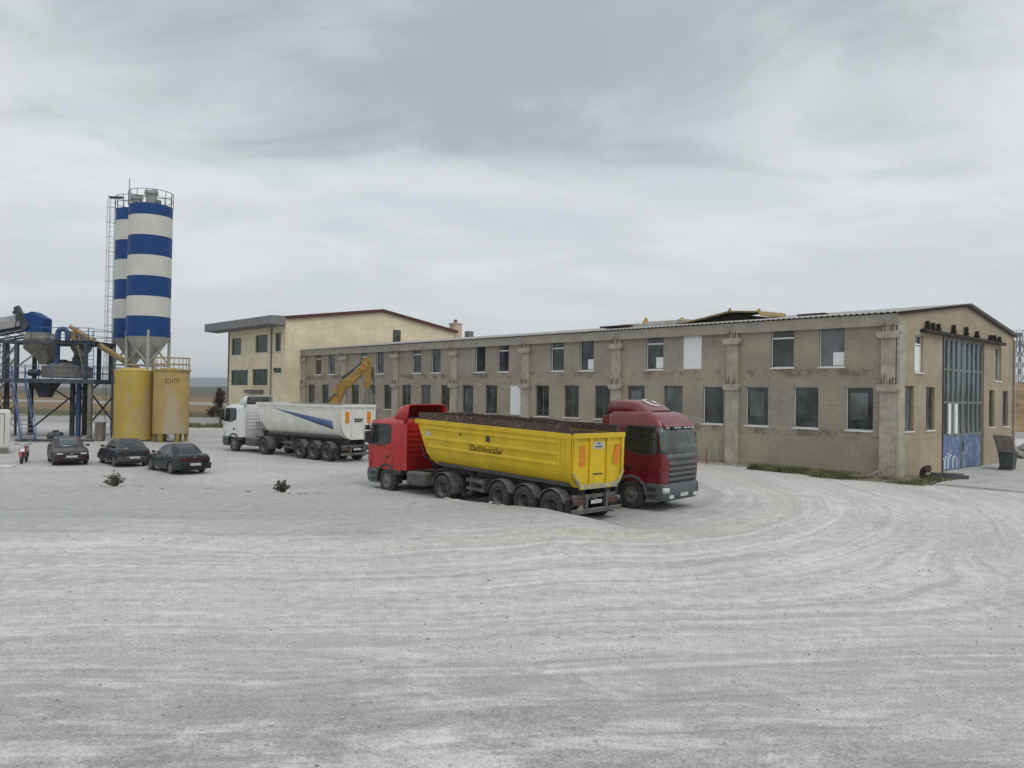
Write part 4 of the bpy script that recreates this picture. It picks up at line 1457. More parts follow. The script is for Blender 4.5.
def tipper(name, label, loc, th, paint, sec, zt, xr, xt, nose_k, front_axle=5.0, deco=None, pink=None, under=None, board=None, rounded=False, axle_step=1.31, inner=None):
    """semi trailer with a tipping tub. sec: half section [(half width, z)] from the rim down to the floor centre"""
    T = thing(name, label, 'trailer')
    place(T, loc[0], loc[1], loc[2], th)
    inner = inner or M['tub_inside']
    # arc length table on the half section
    cum = [0.0]
    for i in range(1, len(sec)):
        cum.append(cum[-1] + math.hypot(sec[i][0] - sec[i - 1][0], sec[i][1] - sec[i - 1][1]))

    def hw(z):
        for i in range(len(sec) - 1):
            if sec[i][1] >= z >= sec[i + 1][1] and sec[i][1] != sec[i + 1][1]:
                f = (sec[i][1] - z) / (sec[i][1] - sec[i + 1][1])
                return sec[i][0] + (sec[i + 1][0] - sec[i][0]) * f
        return sec[-1][0]

    def xnose(z):
        return xt - (zt - z) * nose_k
    full = [(a, z) for a, z in sec] + [(-a, z) for a, z in sec[::-1] if a > 1e-6]

    def shell(dw, dz, x0, nose_in):
        rows = []
        for f in (0.0, 0.15, 0.5, 0.85, 1.0):
            rows.append([(x0 + (xnose(z) - nose_in - x0) * f, (abs(a) - dw) * (1 if a > 0 else -1 if a < 0 else 0), z + (dz if z < zt - 0.3 else 0)) for a, z in full])
        return rows
    tub = MB()
    outer = shell(0, 0, xr, 0)
    innr = shell(0.055, 0.06, xr, 0.06)
    tub.loft(outer, cap=False, closed=False)
    n = len(full)
    tub.add(outer[-1], [tuple(range(n))])
    # rim between outer and inner skin
    for s_ in (0, n - 1):
        tub.loft([[r[s_] for r in outer], [r[s_] for r in innr]], cap=False, closed=False)
    tub.quad(outer[-1][0], outer[-1][n - 1], innr[-1][n - 1], innr[-1][0])
    tubo = tub.build('tub', paint, T, sharp=30)
    ti = MB()
    ti.loft(innr, cap=False, closed=False)
    ti.add(innr[-1], [tuple(range(n))])
    ti.build('tub_lining', inner, tubo, sharp=30)
    # rim rail
    for s in (1, -1):
        rl = MB()
        rl.box(xr + 0.05, s * (sec[0][0] - 0.03), zt - 0.16, xt - 0.10, s * (sec[0][0] + 0.045), zt + 0.012)
        rl.build('top_rail', paint, tubo, bevel=0.012)
    nr = MB()
    nr.box(xt - 0.10, -sec[0][0] - 0.045, zt - 0.16, xt + 0.05, sec[0][0] + 0.045, zt + 0.012)
    nr.build('nose_rail', paint, tubo, bevel=0.012)
    # rear post frame of the tub
    path = [(hw_ + 0.03, z_) for hw_, z_ in sec if hw_ > 0.5]
    for s in (1, -1):
        rp = MB()
        rings = []
        for (h_, z_) in path:
            rings.append([(xr + 0.02, s * (h_ - 0.02), z_), (xr + 0.20, s * (h_ - 0.02), z_), (xr + 0.20, s * (h_ + 0.035), z_), (xr + 0.02, s * (h_ + 0.035), z_)])
        rp.loft(rings)
        rp.build('rear_frame', paint, tubo, bevel=0.01)
    # tailgate
    tg = MB()
    full_s = [(a, z) for a, z in sec]
    poly = [(a + 0.02, z) for a, z in full_s] + [(-a - 0.02, z) for a, z in full_s[::-1] if a > 1e-6]
    tg.prism(poly, 'x', xr - 0.05, xr)
    tgo = tg.build('tailgate', paint, T, bevel=0.01)
    zlow = sec[-1][1]
    hw_top = sec[0][0]
    fr = MB()
    for y in (-0.42, 0.42, -(hw_top - 0.07), hw_top - 0.07):
        zb = zlow + 0.06 if abs(y) < 0.6 else zt - 1.35
        fr.box(xr - 0.12, y - 0.06, zb, xr - 0.052, y + 0.06, zt - 0.14)
    fr.box(xr - 0.13, -hw_top - 0.02, zt - 0.14, xr - 0.052, hw_top + 0.02, zt + 0.03)
    fr.build('tailgate_rib', paint, tgo, bevel=0.012)
    bl = MB()
    flo = [p for p in full_s if p[0] > 0.4]
    pb = flo[-1][0]
    bl.box(xr - 0.14, -pb - 0.05, zlow - 0.03, xr - 0.052, pb + 0.05, zlow + 0.13)
    for s in (1, -1):
        for i in range(len(flo) - 1):
            if flo[i][1] < zt - 0.8:
                bl.beam((xr - 0.095, s * flo[i][0], flo[i][1] + 0.02), (xr - 0.095, s * flo[i + 1][0], flo[i + 1][1] + 0.02), 0.085, 0.1, up=(1, 0, 0))
    bl.build('tailgate_lip', M['worn_lip'] if deco == 'yellow' else paint, tgo, bevel=0.01)
    for s in (1, -1):
        op = MB()
        yc = s * 0.80
        op.box(xr - 0.065, yc - 0.14, zt - 1.05, xr - 0.052, yc + 0.14, zt - 0.38)
        o = op.build('warning_panel', M['warn_orange'], tgo)
        if deco == 'yellow' and s < 0:
            o.rotation_euler = (R(14), 0, 0)
            o.location = (-0.02, 0.42, 0.28)
    if deco == 'yellow':
        pt = MB()
        pt.box(xr - 0.06, -0.26, zt - 0.50, xr - 0.052, 0.26, zt - 0.26)
        pt.build('paper_notice', M['plate'], tgo)
        for y, z, w_ in ((0.0, zt - 0.31, 0.09), (0.0, zt - 0.42, 0.18), (0.02, zt - 1.32, 0.24)):
            k = MB()
            k.box(xr - 0.064, y - w_, z - 0.022, xr - 0.0605 if z > zt - 1 else xr - 0.0525, y + w_, z + 0.022)
            k.build('printed_line', M['plate_ink'], tgo)
    elif deco == 'white':
        pt = MB()
        pt.box(xr - 0.075, -0.34, zt - 0.86, xr - 0.052, 0.34, zt - 0.78)
        pt.box(xr - 0.075, -0.26, zt - 0.98, xr - 0.052, 0.26, zt - 0.90)
        pt.build('latch_bar', M['chassis'], tgo)
    # ---- side decoration
    if deco == 'yellow':
        for s in (1, -1):
            rb = MB()
            xa, xb = xr + 0.62, xt - 0.42
            for z_, x1_ in ((zt - 0.30, xb), (zt - 0.68, xb - 0.15), (zt - 1.02, xb - 0.35)):
                h_ = hw(z_)
                rb.prism([(h_ - 0.01, z_ - 0.07), (h_ + 0.035, z_ - 0.045), (h_ + 0.035, z_ + 0.03), (h_ - 0.01, z_ + 0.07)] if s > 0 else
                         [(-h_ + 0.01, z_ - 0.07), (-h_ - 0.035, z_ - 0.045), (-h_ - 0.035, z_ + 0.03), (-h_ + 0.01, z_ + 0.07)], 'x', xa, x1_)
            rb.box(xa - 0.10, s * (hw(zt - 0.6) - 0.01), zt - 1.08, xa, s * (hw(zt - 0.6) + 0.035), zt - 0.24)
            rb.build('side_rib', paint, tubo, bevel=0.006)
        tm = text_mesh('lettering', 'Da\u011fl\u0131kocalar', 0.33, M['dark_ink'], 0.003, 1.06)
        o = link('lettering', tm, tubo, (2.02, hw(zt - 0.86) + 0.018, zt - 0.86), (math.pi / 2, 0, math.pi))
        lg = MB()
        xx, zz, hh = 1.93, zt - 0.47, hw(zt - 0.45) + 0.003
        lg.box(xx - 0.11, hh, zz - 0.10, xx + 0.11, hh + 0.006, zz + 0.02)
        lg.cyl((xx, hh, zz + 0.07), (xx, hh + 0.006, zz + 0.07), 0.10, n=14)
        lg.build('emblem', M['dark_ink'], tubo)
        sk = MB()
        hh = hw(zt - 0.45)
        sk.box(xt - 0.95, hh + 0.002, zt - 0.62, xt - 0.62, hh + 0.008, zt - 0.44)
        sk.build('sticker', M['plate'], tubo)
        for xx in (3.5,):
            k = MB()
            k.box(xx - 0.05, hh + 0.002, zt - 0.46, xx + 0.05, hh + 0.008, zt - 0.38)
            k.build('small_emblem', M['dark_ink'], tubo)
    if deco == 'white':
        M['swoosh'] = mat('blue_stripe', (0.055, 0.10, 0.26), 0.5, var=0.3, scale=1.2, dust=0.3)
        M['swoosh_dark'] = mat('dark_blue_stripe', (0.02, 0.035, 0.12), 0.45, var=0.2, dust=0.4)
        for s in (1, -1):
            for nm, za, zb_, zc, mm, off in (('blue_stripe', -0.34, -1.42, -0.92, 'swoosh', 0.006), ('dark_stripe', -0.36, -1.38, -1.22, 'swoosh_dark', 0.010)):
                q = MB()
                us = [i / 16 for i in range(17)]
                q.grid(lambda u, v: ((xt - 2.1) + (xr + 0.75 - (xt - 2.1)) * u,
                                     s * (hw(zt + za + ((zc if nm == 'blue_stripe' else zc) - za) * u + (zb_ - zc) * u * v) + off),
                                     zt + za + (zc - za) * u + (zb_ - zc) * u * v), us, [0, 0.33, 0.66, 1.0])
                q.build(nm, M[mm], tubo, solid=0.004, off=0.0)
            # crease rail
            q = MB()
            h_ = hw(zt - 0.30)
            q.box(xr + 0.55, s * (h_ - 0.01), zt - 0.31, xt - 0.4, s * (h_ + 0.02), zt - 0.27)
            q.build('side_rib', paint, tubo)
        # ladder on the nose
    ld = MB()
    yl = sec[0][0] - 0.25
    for y in (yl, yl - 0.4):
        ld.beam((xnose(zlow + 0.2) + 0.12, y, zlow + 0.2), (xt + 0.10, y, zt), 0.035)
    for i in range(6):
        z_ = zlow + 0.4 + i * 0.28
        if z_ < zt:
            ld.beam((xnose(z_) + 0.12, yl, z_), (xnose(z_) + 0.12, yl - 0.4, z_), 0.03)
    ld.build('nose_ladder', paint, T)
    # boards that raise the sides
    if board:
        bh = 0.26
        for s in (1, -1):
            b = MB()
            nseg = 9
            xs_ = [xr + 0.12 + (xt - 0.12 - xr - 0.12) * i / nseg for i in range(nseg + 1)]
            rngs = []
            for i, x in enumerate(xs_):
                dz = 0.02 * math.sin(i * 2.3 + s)
                h0 = sec[0][0] - 0.01
                rngs.append([(x, s * (h0 - 0.06), zt + 0.014), (x, s * h0, zt + 0.014), (x, s * (h0 - 0.01), zt + bh + dz), (x, s * (h0 - 0.07), zt + bh + dz)])
            b.loft(rngs)
            b.build('side_board', M['old_board'], T)
        b = MB()
        b.box(xt - 0.10, -sec[0][0] + 0.08, zt + 0.014, xt - 0.03, sec[0][0] - 0.08, zt + bh)
        b.build('nose_board', M['old_board'], T)
    # ---- chassis
    uc = under or M['chassis']
    ch = MB()
    for s in (1, -1):
        ch.box(xr + 0.25, s * 0.42, 0.98, front_axle + 0.4, s * 0.56, zlow - 0.02)
    for x in (-2.0, -0.65, 0.65, 2.2, 3.6, 4.8):
        if x > xr + 0.3:
            ch.box(x - 0.06, -0.42, 1.0, x + 0.06, 0.42, zlow - 0.04)
    for x in (axle_step, 0, -axle_step):
        ch.cyl((x, -0.9, 0.53), (x, 0.9, 0.53), 0.075, n=8)
        for s in (1, -1):
            ch.beam((x + 0.55, s * 0.5, 0.86), (x - 0.35, s * 0.5, 0.60), 0.09, 0.12)
            ch.cyl((x - 0.35, s * 0.5, 0.62), (x - 0.35, s * 0.5, 0.98), 0.13, n=10)
    ch.build('chassis', uc, T)
    # tub underside runners, dusty
    ur = MB()
    for s in (1, -1):
        ur.prism([(s * 0.56, zlow - 0.03), (s * 0.98, zlow + 0.02), (s * 1.05, zlow + 0.16), (s * 0.80, zlow + 0.10), (s * 0.56, zlow + 0.05)], 'x', xr + 0.3, xnose(zlow) - 0.2)
    ur.build('underside_rail', M['chassis_grey'], T)
    for s in (1, -1):
        # landing leg, side rail, air tank
        lg = MB()
        lg.box(3.35, s * 0.62 - 0.07, 0.35, 3.50, s * 0.62 + 0.07, 1.2)
        lg.box(3.28, s * 0.62 - 0.14, 0.30, 3.57, s * 0.62 + 0.14, 0.35)
        lg.build('landing_leg', uc, T)
        sr = MB()
        sr.box(2.15, s * 1.10, 0.55, 3.2, s * 1.14, 0.66)
        sr.box(2.15, s * 1.10, 0.85, 3.2, s * 1.14, 0.96)
        for x in (2.3, 3.0):
            sr.box(x - 0.04, s * 0.56, 0.52, x + 0.04, s * 1.10, 1.0)
        sr.build('side_guard', M['chassis_grey'], T)
        at = MB()
        at.cyl((2.2, s * 0.76, 0.80), (3.1, s * 0.76, 0.80), 0.17, n=12)
        at.build('air_tank', uc, T)
        for x in (axle_step, 0, -axle_step):
            add_wheel(T, x, s * 1.03, 'single', s, z=0.53)
            mg = MB()
            arch_strip(mg, x, 0.53, 0.585, 0.615, s * 0.82, s * 1.235, R(18), R(162), 12)
            mg.build('mudguard', M['chassis_grey'], T)
        fl = MB()
        fl.box(-axle_step - 0.66, s * 0.82, 0.28, -axle_step - 0.64, s * 1.22, 0.82)
        fl.build('mudflap', M['black_rubber'], T)
        rl = MB()
        rl.box(xr - 0.02, s * 0.55, 0.66, xr + 0.06, s * 1.08, 0.84)
        rl.build('tail_lamp', M['lamp_dusty'], T, bevel=0.01)
    cyl_ = MB()
    cyl_.cyl((xnose(zlow) + 0.15, 0, zlow), (xt - 0.15, 0, zt - 0.2), 0.11, n=12)
    cyl_.cyl((xnose(zlow) + 0.13, 0, zlow - 0.25), (xnose(zlow) + 0.25, 0, zlow + 0.9), 0.15, n=12)
    cyl_.build('tipping_ram', M['chassis_grey'], T)
    bp = MB()
    bp.box(xr - 0.12, -1.2, 0.40, xr + 0.0, 1.2, 0.54)
    for y in (-0.5, 0.5):
        bp.box(xr - 0.06, y - 0.06, 0.54, xr + 0.04, y + 0.06, 1.0)
    bp.box(xr + 0.04, -1.05, 0.86, xr + 0.14, 1.05, 0.98)
    bp.build('rear_bumper', M['chassis_grey'], T, bevel=0.01)
    np_ = MB()
    np_.box(xr - 0.03, -0.27, 0.68, xr - 0.012, 0.27, 0.80)
    np_.build('number_plate', M['plate'], T)
    hg = MB()
    for s in (1, -1):
        hg.box(xr + 0.05, s * 0.5, 0.98, xr + 0.3, s * 0.62, zlow + 0.1)
    hg.build('tipping_hinge', uc, T)
    ms = MB()
    for y, z_, a_, b_ in ((-0.75, 0.84, 0.5, 0.12), (0.2, 0.90, 0.4, 0.1), (0.62, 0.80, 0.2, 0.16)):
        ms.box(xr + 0.06, y - a_ / 2, z_ - b_ / 2, xr + 0.28, y + a_ / 2, z_ + b_ / 2)
    ms.tube([(xr + 0.1, -0.9, 0.92), (xr + 0.05, -0.4, 0.72), (xr + 0.1, 0.1, 0.86), (xr + 0.06, 0.7, 0.7)], 0.03, 6)
    ms.build('valve_gear', M['chassis_grey'], T)
    return T


M['lamp_dusty'] = mat('dusty_red_lens', (0.06, 0.018, 0.015), 0.5, var=0.3, scale=6, dust=0.35)
M['grille_grey'] = mat('grille_grey', (0.080, 0.088, 0.096), 0.5, var=0.12, dust=0.2)
M['tub_inside'] = mat('tub_steel_inside', (0.075, 0.055, 0.045), 0.8, var=0.35, scale=1.5, dust=0.3)
M['worn_lip'] = mat('worn_tailgate_lip', (0.45, 0.36, 0.10), 0.7, var=0.2, scale=5, col2=(0.30, 0.28, 0.24), c2amt=0.5, c2scale=4)
M['warn_orange'] = mat('orange_warning_panel', (0.62, 0.20, 0.015), 0.6, var=0.15, col2=(0.60, 0.36, 0.02), c2amt=0.2)
M['dark_ink'] = mat('brown_lettering', (0.06, 0.03, 0.01), 0.7, var=0.1)
M['old_board'] = mat('rust_brown_board', (0.070, 0.045, 0.038), 0.85, var=0.3, scale=2, col2=(0.20, 0.15, 0.12), c2amt=0.2, c2scale=5, streak=0.4)
M['yellow_tub'] = mat('yellow_tub_paint', (0.62, 0.42, 0.006), 0.5, var=0.12, scale=1.5, dust=0.16, col2=(0.22, 0.13, 0.03), c2amt=-0.02, c2scale=6, streak=0.18, spec=0.4)
M['white_tub'] = mat('white_tub_paint', (0.66, 0.65, 0.60), 0.5, var=0.08, scale=1.5, dust=0.35, col2=(0.35, 0.30, 0.23), c2amt=-0.1, c2scale=4, streak=0.2)
M['red_paint'] = mat('red_truck_paint', (0.40, 0.012, 0.010), 0.38, var=0.12, scale=1.2, dust=0.10, coat=0.2)
M['dark_red_paint'] = mat('dark_red_truck_paint', (0.15, 0.006, 0.012), 0.32, var=0.15, scale=1.2, dust=0.12, coat=0.4)
M['white_paint'] = mat('white_truck_paint', (0.66, 0.66, 0.66), 0.4, var=0.06, scale=1.2, dust=0.3, coat=0.2)
M['grey_tub'] = mat('beige_tub_paint', (0.42, 0.38, 0.31), 0.6, var=0.15, dust=0.4)

SEC_ANG = [(1.25, 2.95), (1.235, 2.3), (1.22, 1.72), (1.10, 1.50), (0.86, 1.24), (0.0, 1.22)]
SEC_RND = [(1.25, 3.3), (1.25, 2.75), (1.235, 2.35), (1.19, 2.05), (1.09, 1.76), (0.94, 1.54), (0.75, 1.40), (0.55, 1.34), (0.0, 1.33)]


def off(x, y, th, a, l=0.0):
    th = R(th)
    return (x + a * math.cos(th) - l * math.sin(th), y + a * math.sin(th) + l * math.cos(th))


# yellow tipper behind the bright red tractor
YX, YY, YT = 1.34, 27.6, 132.6
YTR = tipper('dump_trailer', 'yellow tipping trailer with brown side boards and dark lettering behind the bright red truck',
       (YX, YY, -0.10), YT, M['yellow_tub'], SEC_ANG, 2.98, -2.2, 6.3, 0.55, front_axle=5.0, deco='yellow', board=True)
YTR.rotation_euler = (0, R(-1.4), R(YT))
kx, ky = off(YX, YY, YT, 4.62 - 0.02)
fx, fy = off(kx, ky, 135.2, 3.6)
tractor('tractor_unit', 'bright red tractor unit seen from behind, pulling the yellow trailer',
        (fx, fy, -0.10), 135.2, M['red_paint'], hollow=True, roof=-0.12, grille='grey_plastic')

# dark red tractor facing us with its own tipper hidden behind the yellow one
DX, DY, DT = 5.2, 29.5, -41.5
tractor('tractor_unit', 'dark red tractor unit facing the camera, white crescent on its roof deflector',
        (DX, DY, 0.0), DT, M['dark_red_paint'], hollow=False, lights=True, emblem=True, grille='grille_grey', roof=0.16, lift=0.16, trim=M['grey_plastic'])
kx, ky = off(DX, DY, DT, -3.6)
tx, ty = off(kx, ky, DT, -4.75)
tipper('dump_trailer', 'beige tipping trailer behind the yellow one, only its rim showing',
       (tx, ty, 0.0), DT, M['grey_tub'], [(a, z + 0.02) for a, z in SEC_ANG], 2.97, -2.4, 6.0, 0.5, deco=None, board=False)

# white tractor and white tipper
WX, WY, WT = -10.95, 47.2, 140.4
tipper('dump_trailer', 'white half-pipe tipping trailer with a blue tapering stripe, behind the white truck',
       (WX, WY, 0.0), WT, M['white_tub'], SEC_RND, 3.3, -2.6, 5.9, 0.45, front_axle=5.4, deco='white')
kx, ky = off(WX, WY, WT, 5.15)
fx, fy = off(kx, ky, WT, 3.45)
tractor('tractor_unit', 'white tractor unit pulling the white trailer',
        (fx, fy, 0.0), WT, M['white_paint'], wb=3.45, hollow=True, roof=-0.10, grille='grey_plastic')


# ---------------------------------------------------------------- cars
def car(name, label, loc, th, paint, body='notch', group='cars parked in front of the yellow tanks'):
    T = thing(name, label, 'car', group=group)
    place(T, loc[0], loc[1], loc[2], th)
    wb2, hwm, RW = 1.24, 0.835, 0.295
    xf, xr = 2.02, -2.14 if body == 'notch' else -1.98
    # top line of the lower body: bonnet, belt, boot
    if body == 'notch':
        top = [(-2.16, 0.70), (-2.12, 0.86), (-2.02, 0.93), (-1.45, 0.965), (-1.2, 0.93), (0.0, 0.89), (0.85, 0.885), (1.1, 0.87), (1.7, 0.79), (1.95, 0.70), (2.06, 0.58)]
    else:
        top = [(-2.00, 0.66), (-1.97, 0.84), (-1.88, 0.93), (-1.6, 0.965), (-1.2, 0.93), (0.0, 0.89), (0.85, 0.885), (1.1, 0.87), (1.7, 0.79), (1.95, 0.70), (2.06, 0.58)]
    xsn = sorted(set([t[0] for t in top] + [wb2 + 0.36 * math.cos(a) for a in np.linspace(0, math.pi, 13)] + [-wb2 + 0.36 * math.cos(a) for a in np.linspace(0, math.pi, 13)] + [-1.9, 1.9, -0.6, -0.3, 0.3, 0.6]))
    xsn = [x for x in xsn if top[0][0] <= x <= top[-1][0]]

    def half(x):
        e = max(0.0, (abs(x + 0.05) - 1.55)) / 0.6
        return hwm - 0.13 * min(1, e) ** 2

    def zbot(x):
        z = 0.20 + 0.10 * max(0, (abs(x) - 1.7)) / 0.4
        for c in (wb2, -wb2):
            if abs(x - c) < 0.36:
                z = max(z, 0.27 + math.sqrt(max(0, 0.36 ** 2 - (x - c) ** 2)))
        return z
    b = MB()
    rings = []
    for x in xsn:
        zt_, h, z0 = interp(x, top, 1), half(x), zbot(x)
        zt_ = max(zt_, z0 + 0.04)
        zm = z0 + (zt_ - z0) * 0.55
        half_pts = [(h - 0.05, z0), (h - 0.012, z0 + (zt_ - z0) * 0.12), (h, zm), (h - 0.02, z0 + (zt_ - z0) * 0.82), (h - 0.07, zt_ - 0.012), (h - 0.16, zt_ + 0.004), (0.0, zt_ + 0.022)]
        rings.append([(x, y, z) for y, z in half_pts] + [(x, -y, z) for y, z in half_pts[-2::-1]])
    b.loft(rings)
    bo = b.build('body', paint, T, sharp=32)
    # greenhouse
    if body == 'notch':
        tab = [(0.86, 0.98, -1.62, 0.735), (1.0, 0.72, -1.44, 0.70), (1.2, 0.36, -1.16, 0.635), (1.33, 0.10, -0.93, 0.585), (1.385, -0.12, -0.74, 0.53), (1.405, -0.3, -0.55, 0.42)]
    else:
        tab = [(0.86, 0.98, -1.90, 0.735), (1.0, 0.72, -1.70, 0.70), (1.2, 0.36, -1.36, 0.635), (1.33, 0.10, -1.12, 0.59), (1.39, -0.12, -0.90, 0.535), (1.41, -0.3, -0.65, 0.42)]
    g = MB()

    def gring(z):
        a, r_, h = (interp(z, tab, k) for k in (1, 2, 3))
        c = 0.12
        pts = [(a, 0.0), (a - 0.02, h * 0.5)]
        for i in range(4):
            t_ = math.pi / 2 * i / 3
            pts.append((a - 0.05 - c + c * math.cos(t_), h - c + c * math.sin(t_)))
        for i in range(4):
            t_ = math.pi / 2 + math.pi / 2 * i / 3
            pts.append((r_ + 0.04 + c + c * math.cos(t_), h - c + c * math.sin(t_)))
        pts += [(r_ + 0.02, h * 0.5), (r_, 0.0)]
        return [(x, y, z) for x, y in pts] + [(x, -y, z) for x, y in pts[-2:0:-1]]
    g.loft([gring(z) for z in (0.86, 1.0, 1.1, 1.2, 1.27, 1.33, 1.385, 1.405)])
    g.build('roof', paint, T, sharp=40)
    gl = M['car_glass']

    def pane(name, pts, parent):
        q = MB()
        n = len(pts)
        q.add(pts, [tuple(range(n))])
        return q.build(name, gl, parent, solid=0.02, off=-0.6, sharp=0)
    # windscreen and rear window follow the shell
    for nm, k, sgn in (('windscreen', 1, 1), ('rear_window', 2, -1)):
        q = MB()
        zs_ = [0.93, 1.03, 1.13, 1.23, 1.32]
        q.grid(lambda v, z: (interp(z, tab, k) + sgn * 0.012 - sgn * (0.02 * (abs(v) / 0.5) ** 2 if abs(v) < 0.5 else 0.02 + 0.11 * (abs(v) - 0.5) / 0.4), v * interp(z, tab, 3), z), [-0.86, -0.7, -0.5, -0.25, 0, 0.25, 0.5, 0.7, 0.86], zs_)
        q.build(nm, M['car_screen'] if nm == 'windscreen' else gl, T, solid=0.015, off=0.0)
    rl = interp(0.95, tab, 2)
    for s in (1, -1):
        def P(x, z):
            return (x, s * (interp(z, tab, 3) + 0.006), z)
        pane('side_window', [P(0.66, 0.935), P(0.18, 1.28), P(-0.26, 1.31), P(-0.26, 0.935)], T)
        if body == 'notch':
            pane('side_window', [P(-0.34, 0.935), P(-0.34, 1.31), P(-0.84, 1.29), P(-1.12, 1.08), P(-1.16, 0.935)], T)
        else:
            pane('side_window', [P(-0.34, 0.935), P(-0.34, 1.31), P(-0.98, 1.29), P(-1.22, 1.10), P(-1.3, 0.935)], T)
        tr = MB()
        tr.box(-1.0 + 0.2, s * (hwm - 0.006), 0.50, 0.85, s * (hwm + 0.014), 0.57)
        tr.build('rubbing_strip', M['black_plastic'], T)
        dl_ = MB()
        for x in (-0.30, 0.78):
            dl_.box(x - 0.006, s * (hwm - 0.03), 0.30, x + 0.006, s * (hwm + 0.004), 0.84)
        dl_.build('door_gap', M['black_plastic'], T)
        for x in (-0.20, -0.92):
            h = MB()
            h.box(x, s * (hwm - 0.02), 0.73, x + 0.16, s * (hwm + 0.02), 0.765)
            h.build('door_handle', M['black_plastic'], T)
        mi = MB()
        mi.loft([[(0.66, s * 0.76, 0.93), (0.74, s * 0.76, 0.93), (0.74, s * 0.76, 1.0), (0.66, s * 0.76, 1.0)], [(0.56, s * 0.95, 0.92), (0.68, s * 0.97, 0.92), (0.68, s * 0.97, 1.05), (0.56, s * 0.95, 1.05)]])
        mi.build('mirror', M['black_plastic'] if body == 'notch' else paint, T, bevel=0.02)
        for x in (wb2, -wb2):
            add_wheel(T, x, s * 0.725, 'car', s)
    # lights, bumpers, plates
    xe = top[0][0]
    fb = MB()
    fb.loft([[(x0 - 0.10 + 0.1 * math.cos(y / 0.8 * 1.2), y, z) for y in np.linspace(-0.80, 0.80, 9)] for x0, z in ((2.02, 0.24), (2.11, 0.30), (2.12, 0.50), (2.06, 0.545))], cap=False, closed=False)
    fb.build('front_bumper', paint if body == 'front' else M['car_trim'], T, solid=0.08)
    rb = MB()
    rb.loft([[(x0 + 0.10 - 0.1 * math.cos(y / 0.8 * 1.2), y, z) for y in np.linspace(-0.80, 0.80, 9)] for x0, z in ((xe + 0.0, 0.26), (xe - 0.06, 0.32), (xe - 0.07, 0.52), (xe - 0.01, 0.57))], cap=False, closed=False)
    rb.build('rear_bumper', M['car_trim'] if body != 'notch' else paint, T, solid=0.08)
    for s in (1, -1):
        hl = MB()
        hl.box(1.93, s * 0.40, 0.585, 2.05, s * 0.68, 0.66)
        hl.build('headlight', M['lamp_clear'], T, bevel=0.02)
        tl = MB()
        tl.box(xe - 0.018, s * (0.30 if body == 'notch' else 0.50), 0.665, xe + 0.10, s * 0.735, 0.80 if body == 'notch' else 0.78)
        tl.build('tail_light', M['lamp_dark'], T, bevel=0.015)
    gr = MB()
    gr.box(1.99, -0.34, 0.585, 2.062, 0.34, 0.66)
    gr.box(2.055, -0.5, 0.36, 2.115, 0.5, 0.44)
    gr.build('grille', M['black_plastic'], T)
    bdg = MB()
    bdg.box(2.062, -0.05, 0.60, 2.07, 0.05, 0.66)
    bdg.box(xe - 0.022, -0.05, 0.80, xe - 0.0, 0.05, 0.86)
    bdg.build('badge', M['chrome'], T)
    if body == 'notch':
        cb = MB()
        cb.box(xe - 0.014, -0.30, 0.66, xe + 0.05, 0.30, 0.78)
        cb.build('light_bar', M['lamp_dark'], T)
    pz = (0.44, 0.56)
    pl = MB()
    pl.box(2.118, -0.26, 0.43, 2.135, 0.26, 0.54)
    pl.build('number_plate', M['plate'], T)
    pl = MB()
    pl.box(xe - 0.092, -0.26, pz[0], xe - 0.075, 0.26, pz[1])
    pl.build('number_plate', M['plate'], T)
    un = MB()
    un.box(-1.95, -0.6, 0.20, 1.95, 0.6, 0.5)
    un.build('underbody', M['black_plastic'], T)
    return T


M['car_glass'] = glass_mat('car_glass', (0.018, 0.022, 0.025), 0.04, 0.5, 1.5)
M['car_screen'] = glass_mat('car_windscreen', (0.035, 0.06, 0.06), 0.04, 0.4, 1.5)
M['lamp_dark'] = mat('dark_red_lens', (0.05, 0.008, 0.008), 0.25, var=0.2, scale=9)
M['car_trim'] = mat('car_dark_trim', (0.03, 0.033, 0.036), 0.55, var=0.15, dust=0.25)
M['car_maroon'] = mat('maroon_car_paint', (0.022, 0.007, 0.011), 0.32, var=0.12, dust=0.04, coat=0.2, spec=0.4)
M['car_slate'] = mat('slate_car_paint', (0.012, 0.016, 0.022), 0.32, var=0.12, dust=0.10, coat=0.2, spec=0.4, dustcol=(0.33, 0.31, 0.25))
M['car_navy'] = mat('navy_car_paint', (0.005, 0.009, 0.013), 0.32, var=0.12, dust=0.03, coat=0.2, spec=0.4)
car('parked_car', 'dark maroon saloon facing the camera, leftmost of the three cars', (-23.95, 42.3, 0.0), -55.0, M['car_maroon'], 'front')
car('parked_car', 'dusty slate hatchback seen from behind in front of the left yellow tank', (-20.75, 41.95, 0.0), 131.0, M['car_slate'], 'hatch')
car('parked_car', 'dark navy saloon with a wide red rear light bar, nearest of the three cars', (-16.6, 38.9, -0.0), 135.0, M['car_navy'], 'notch')
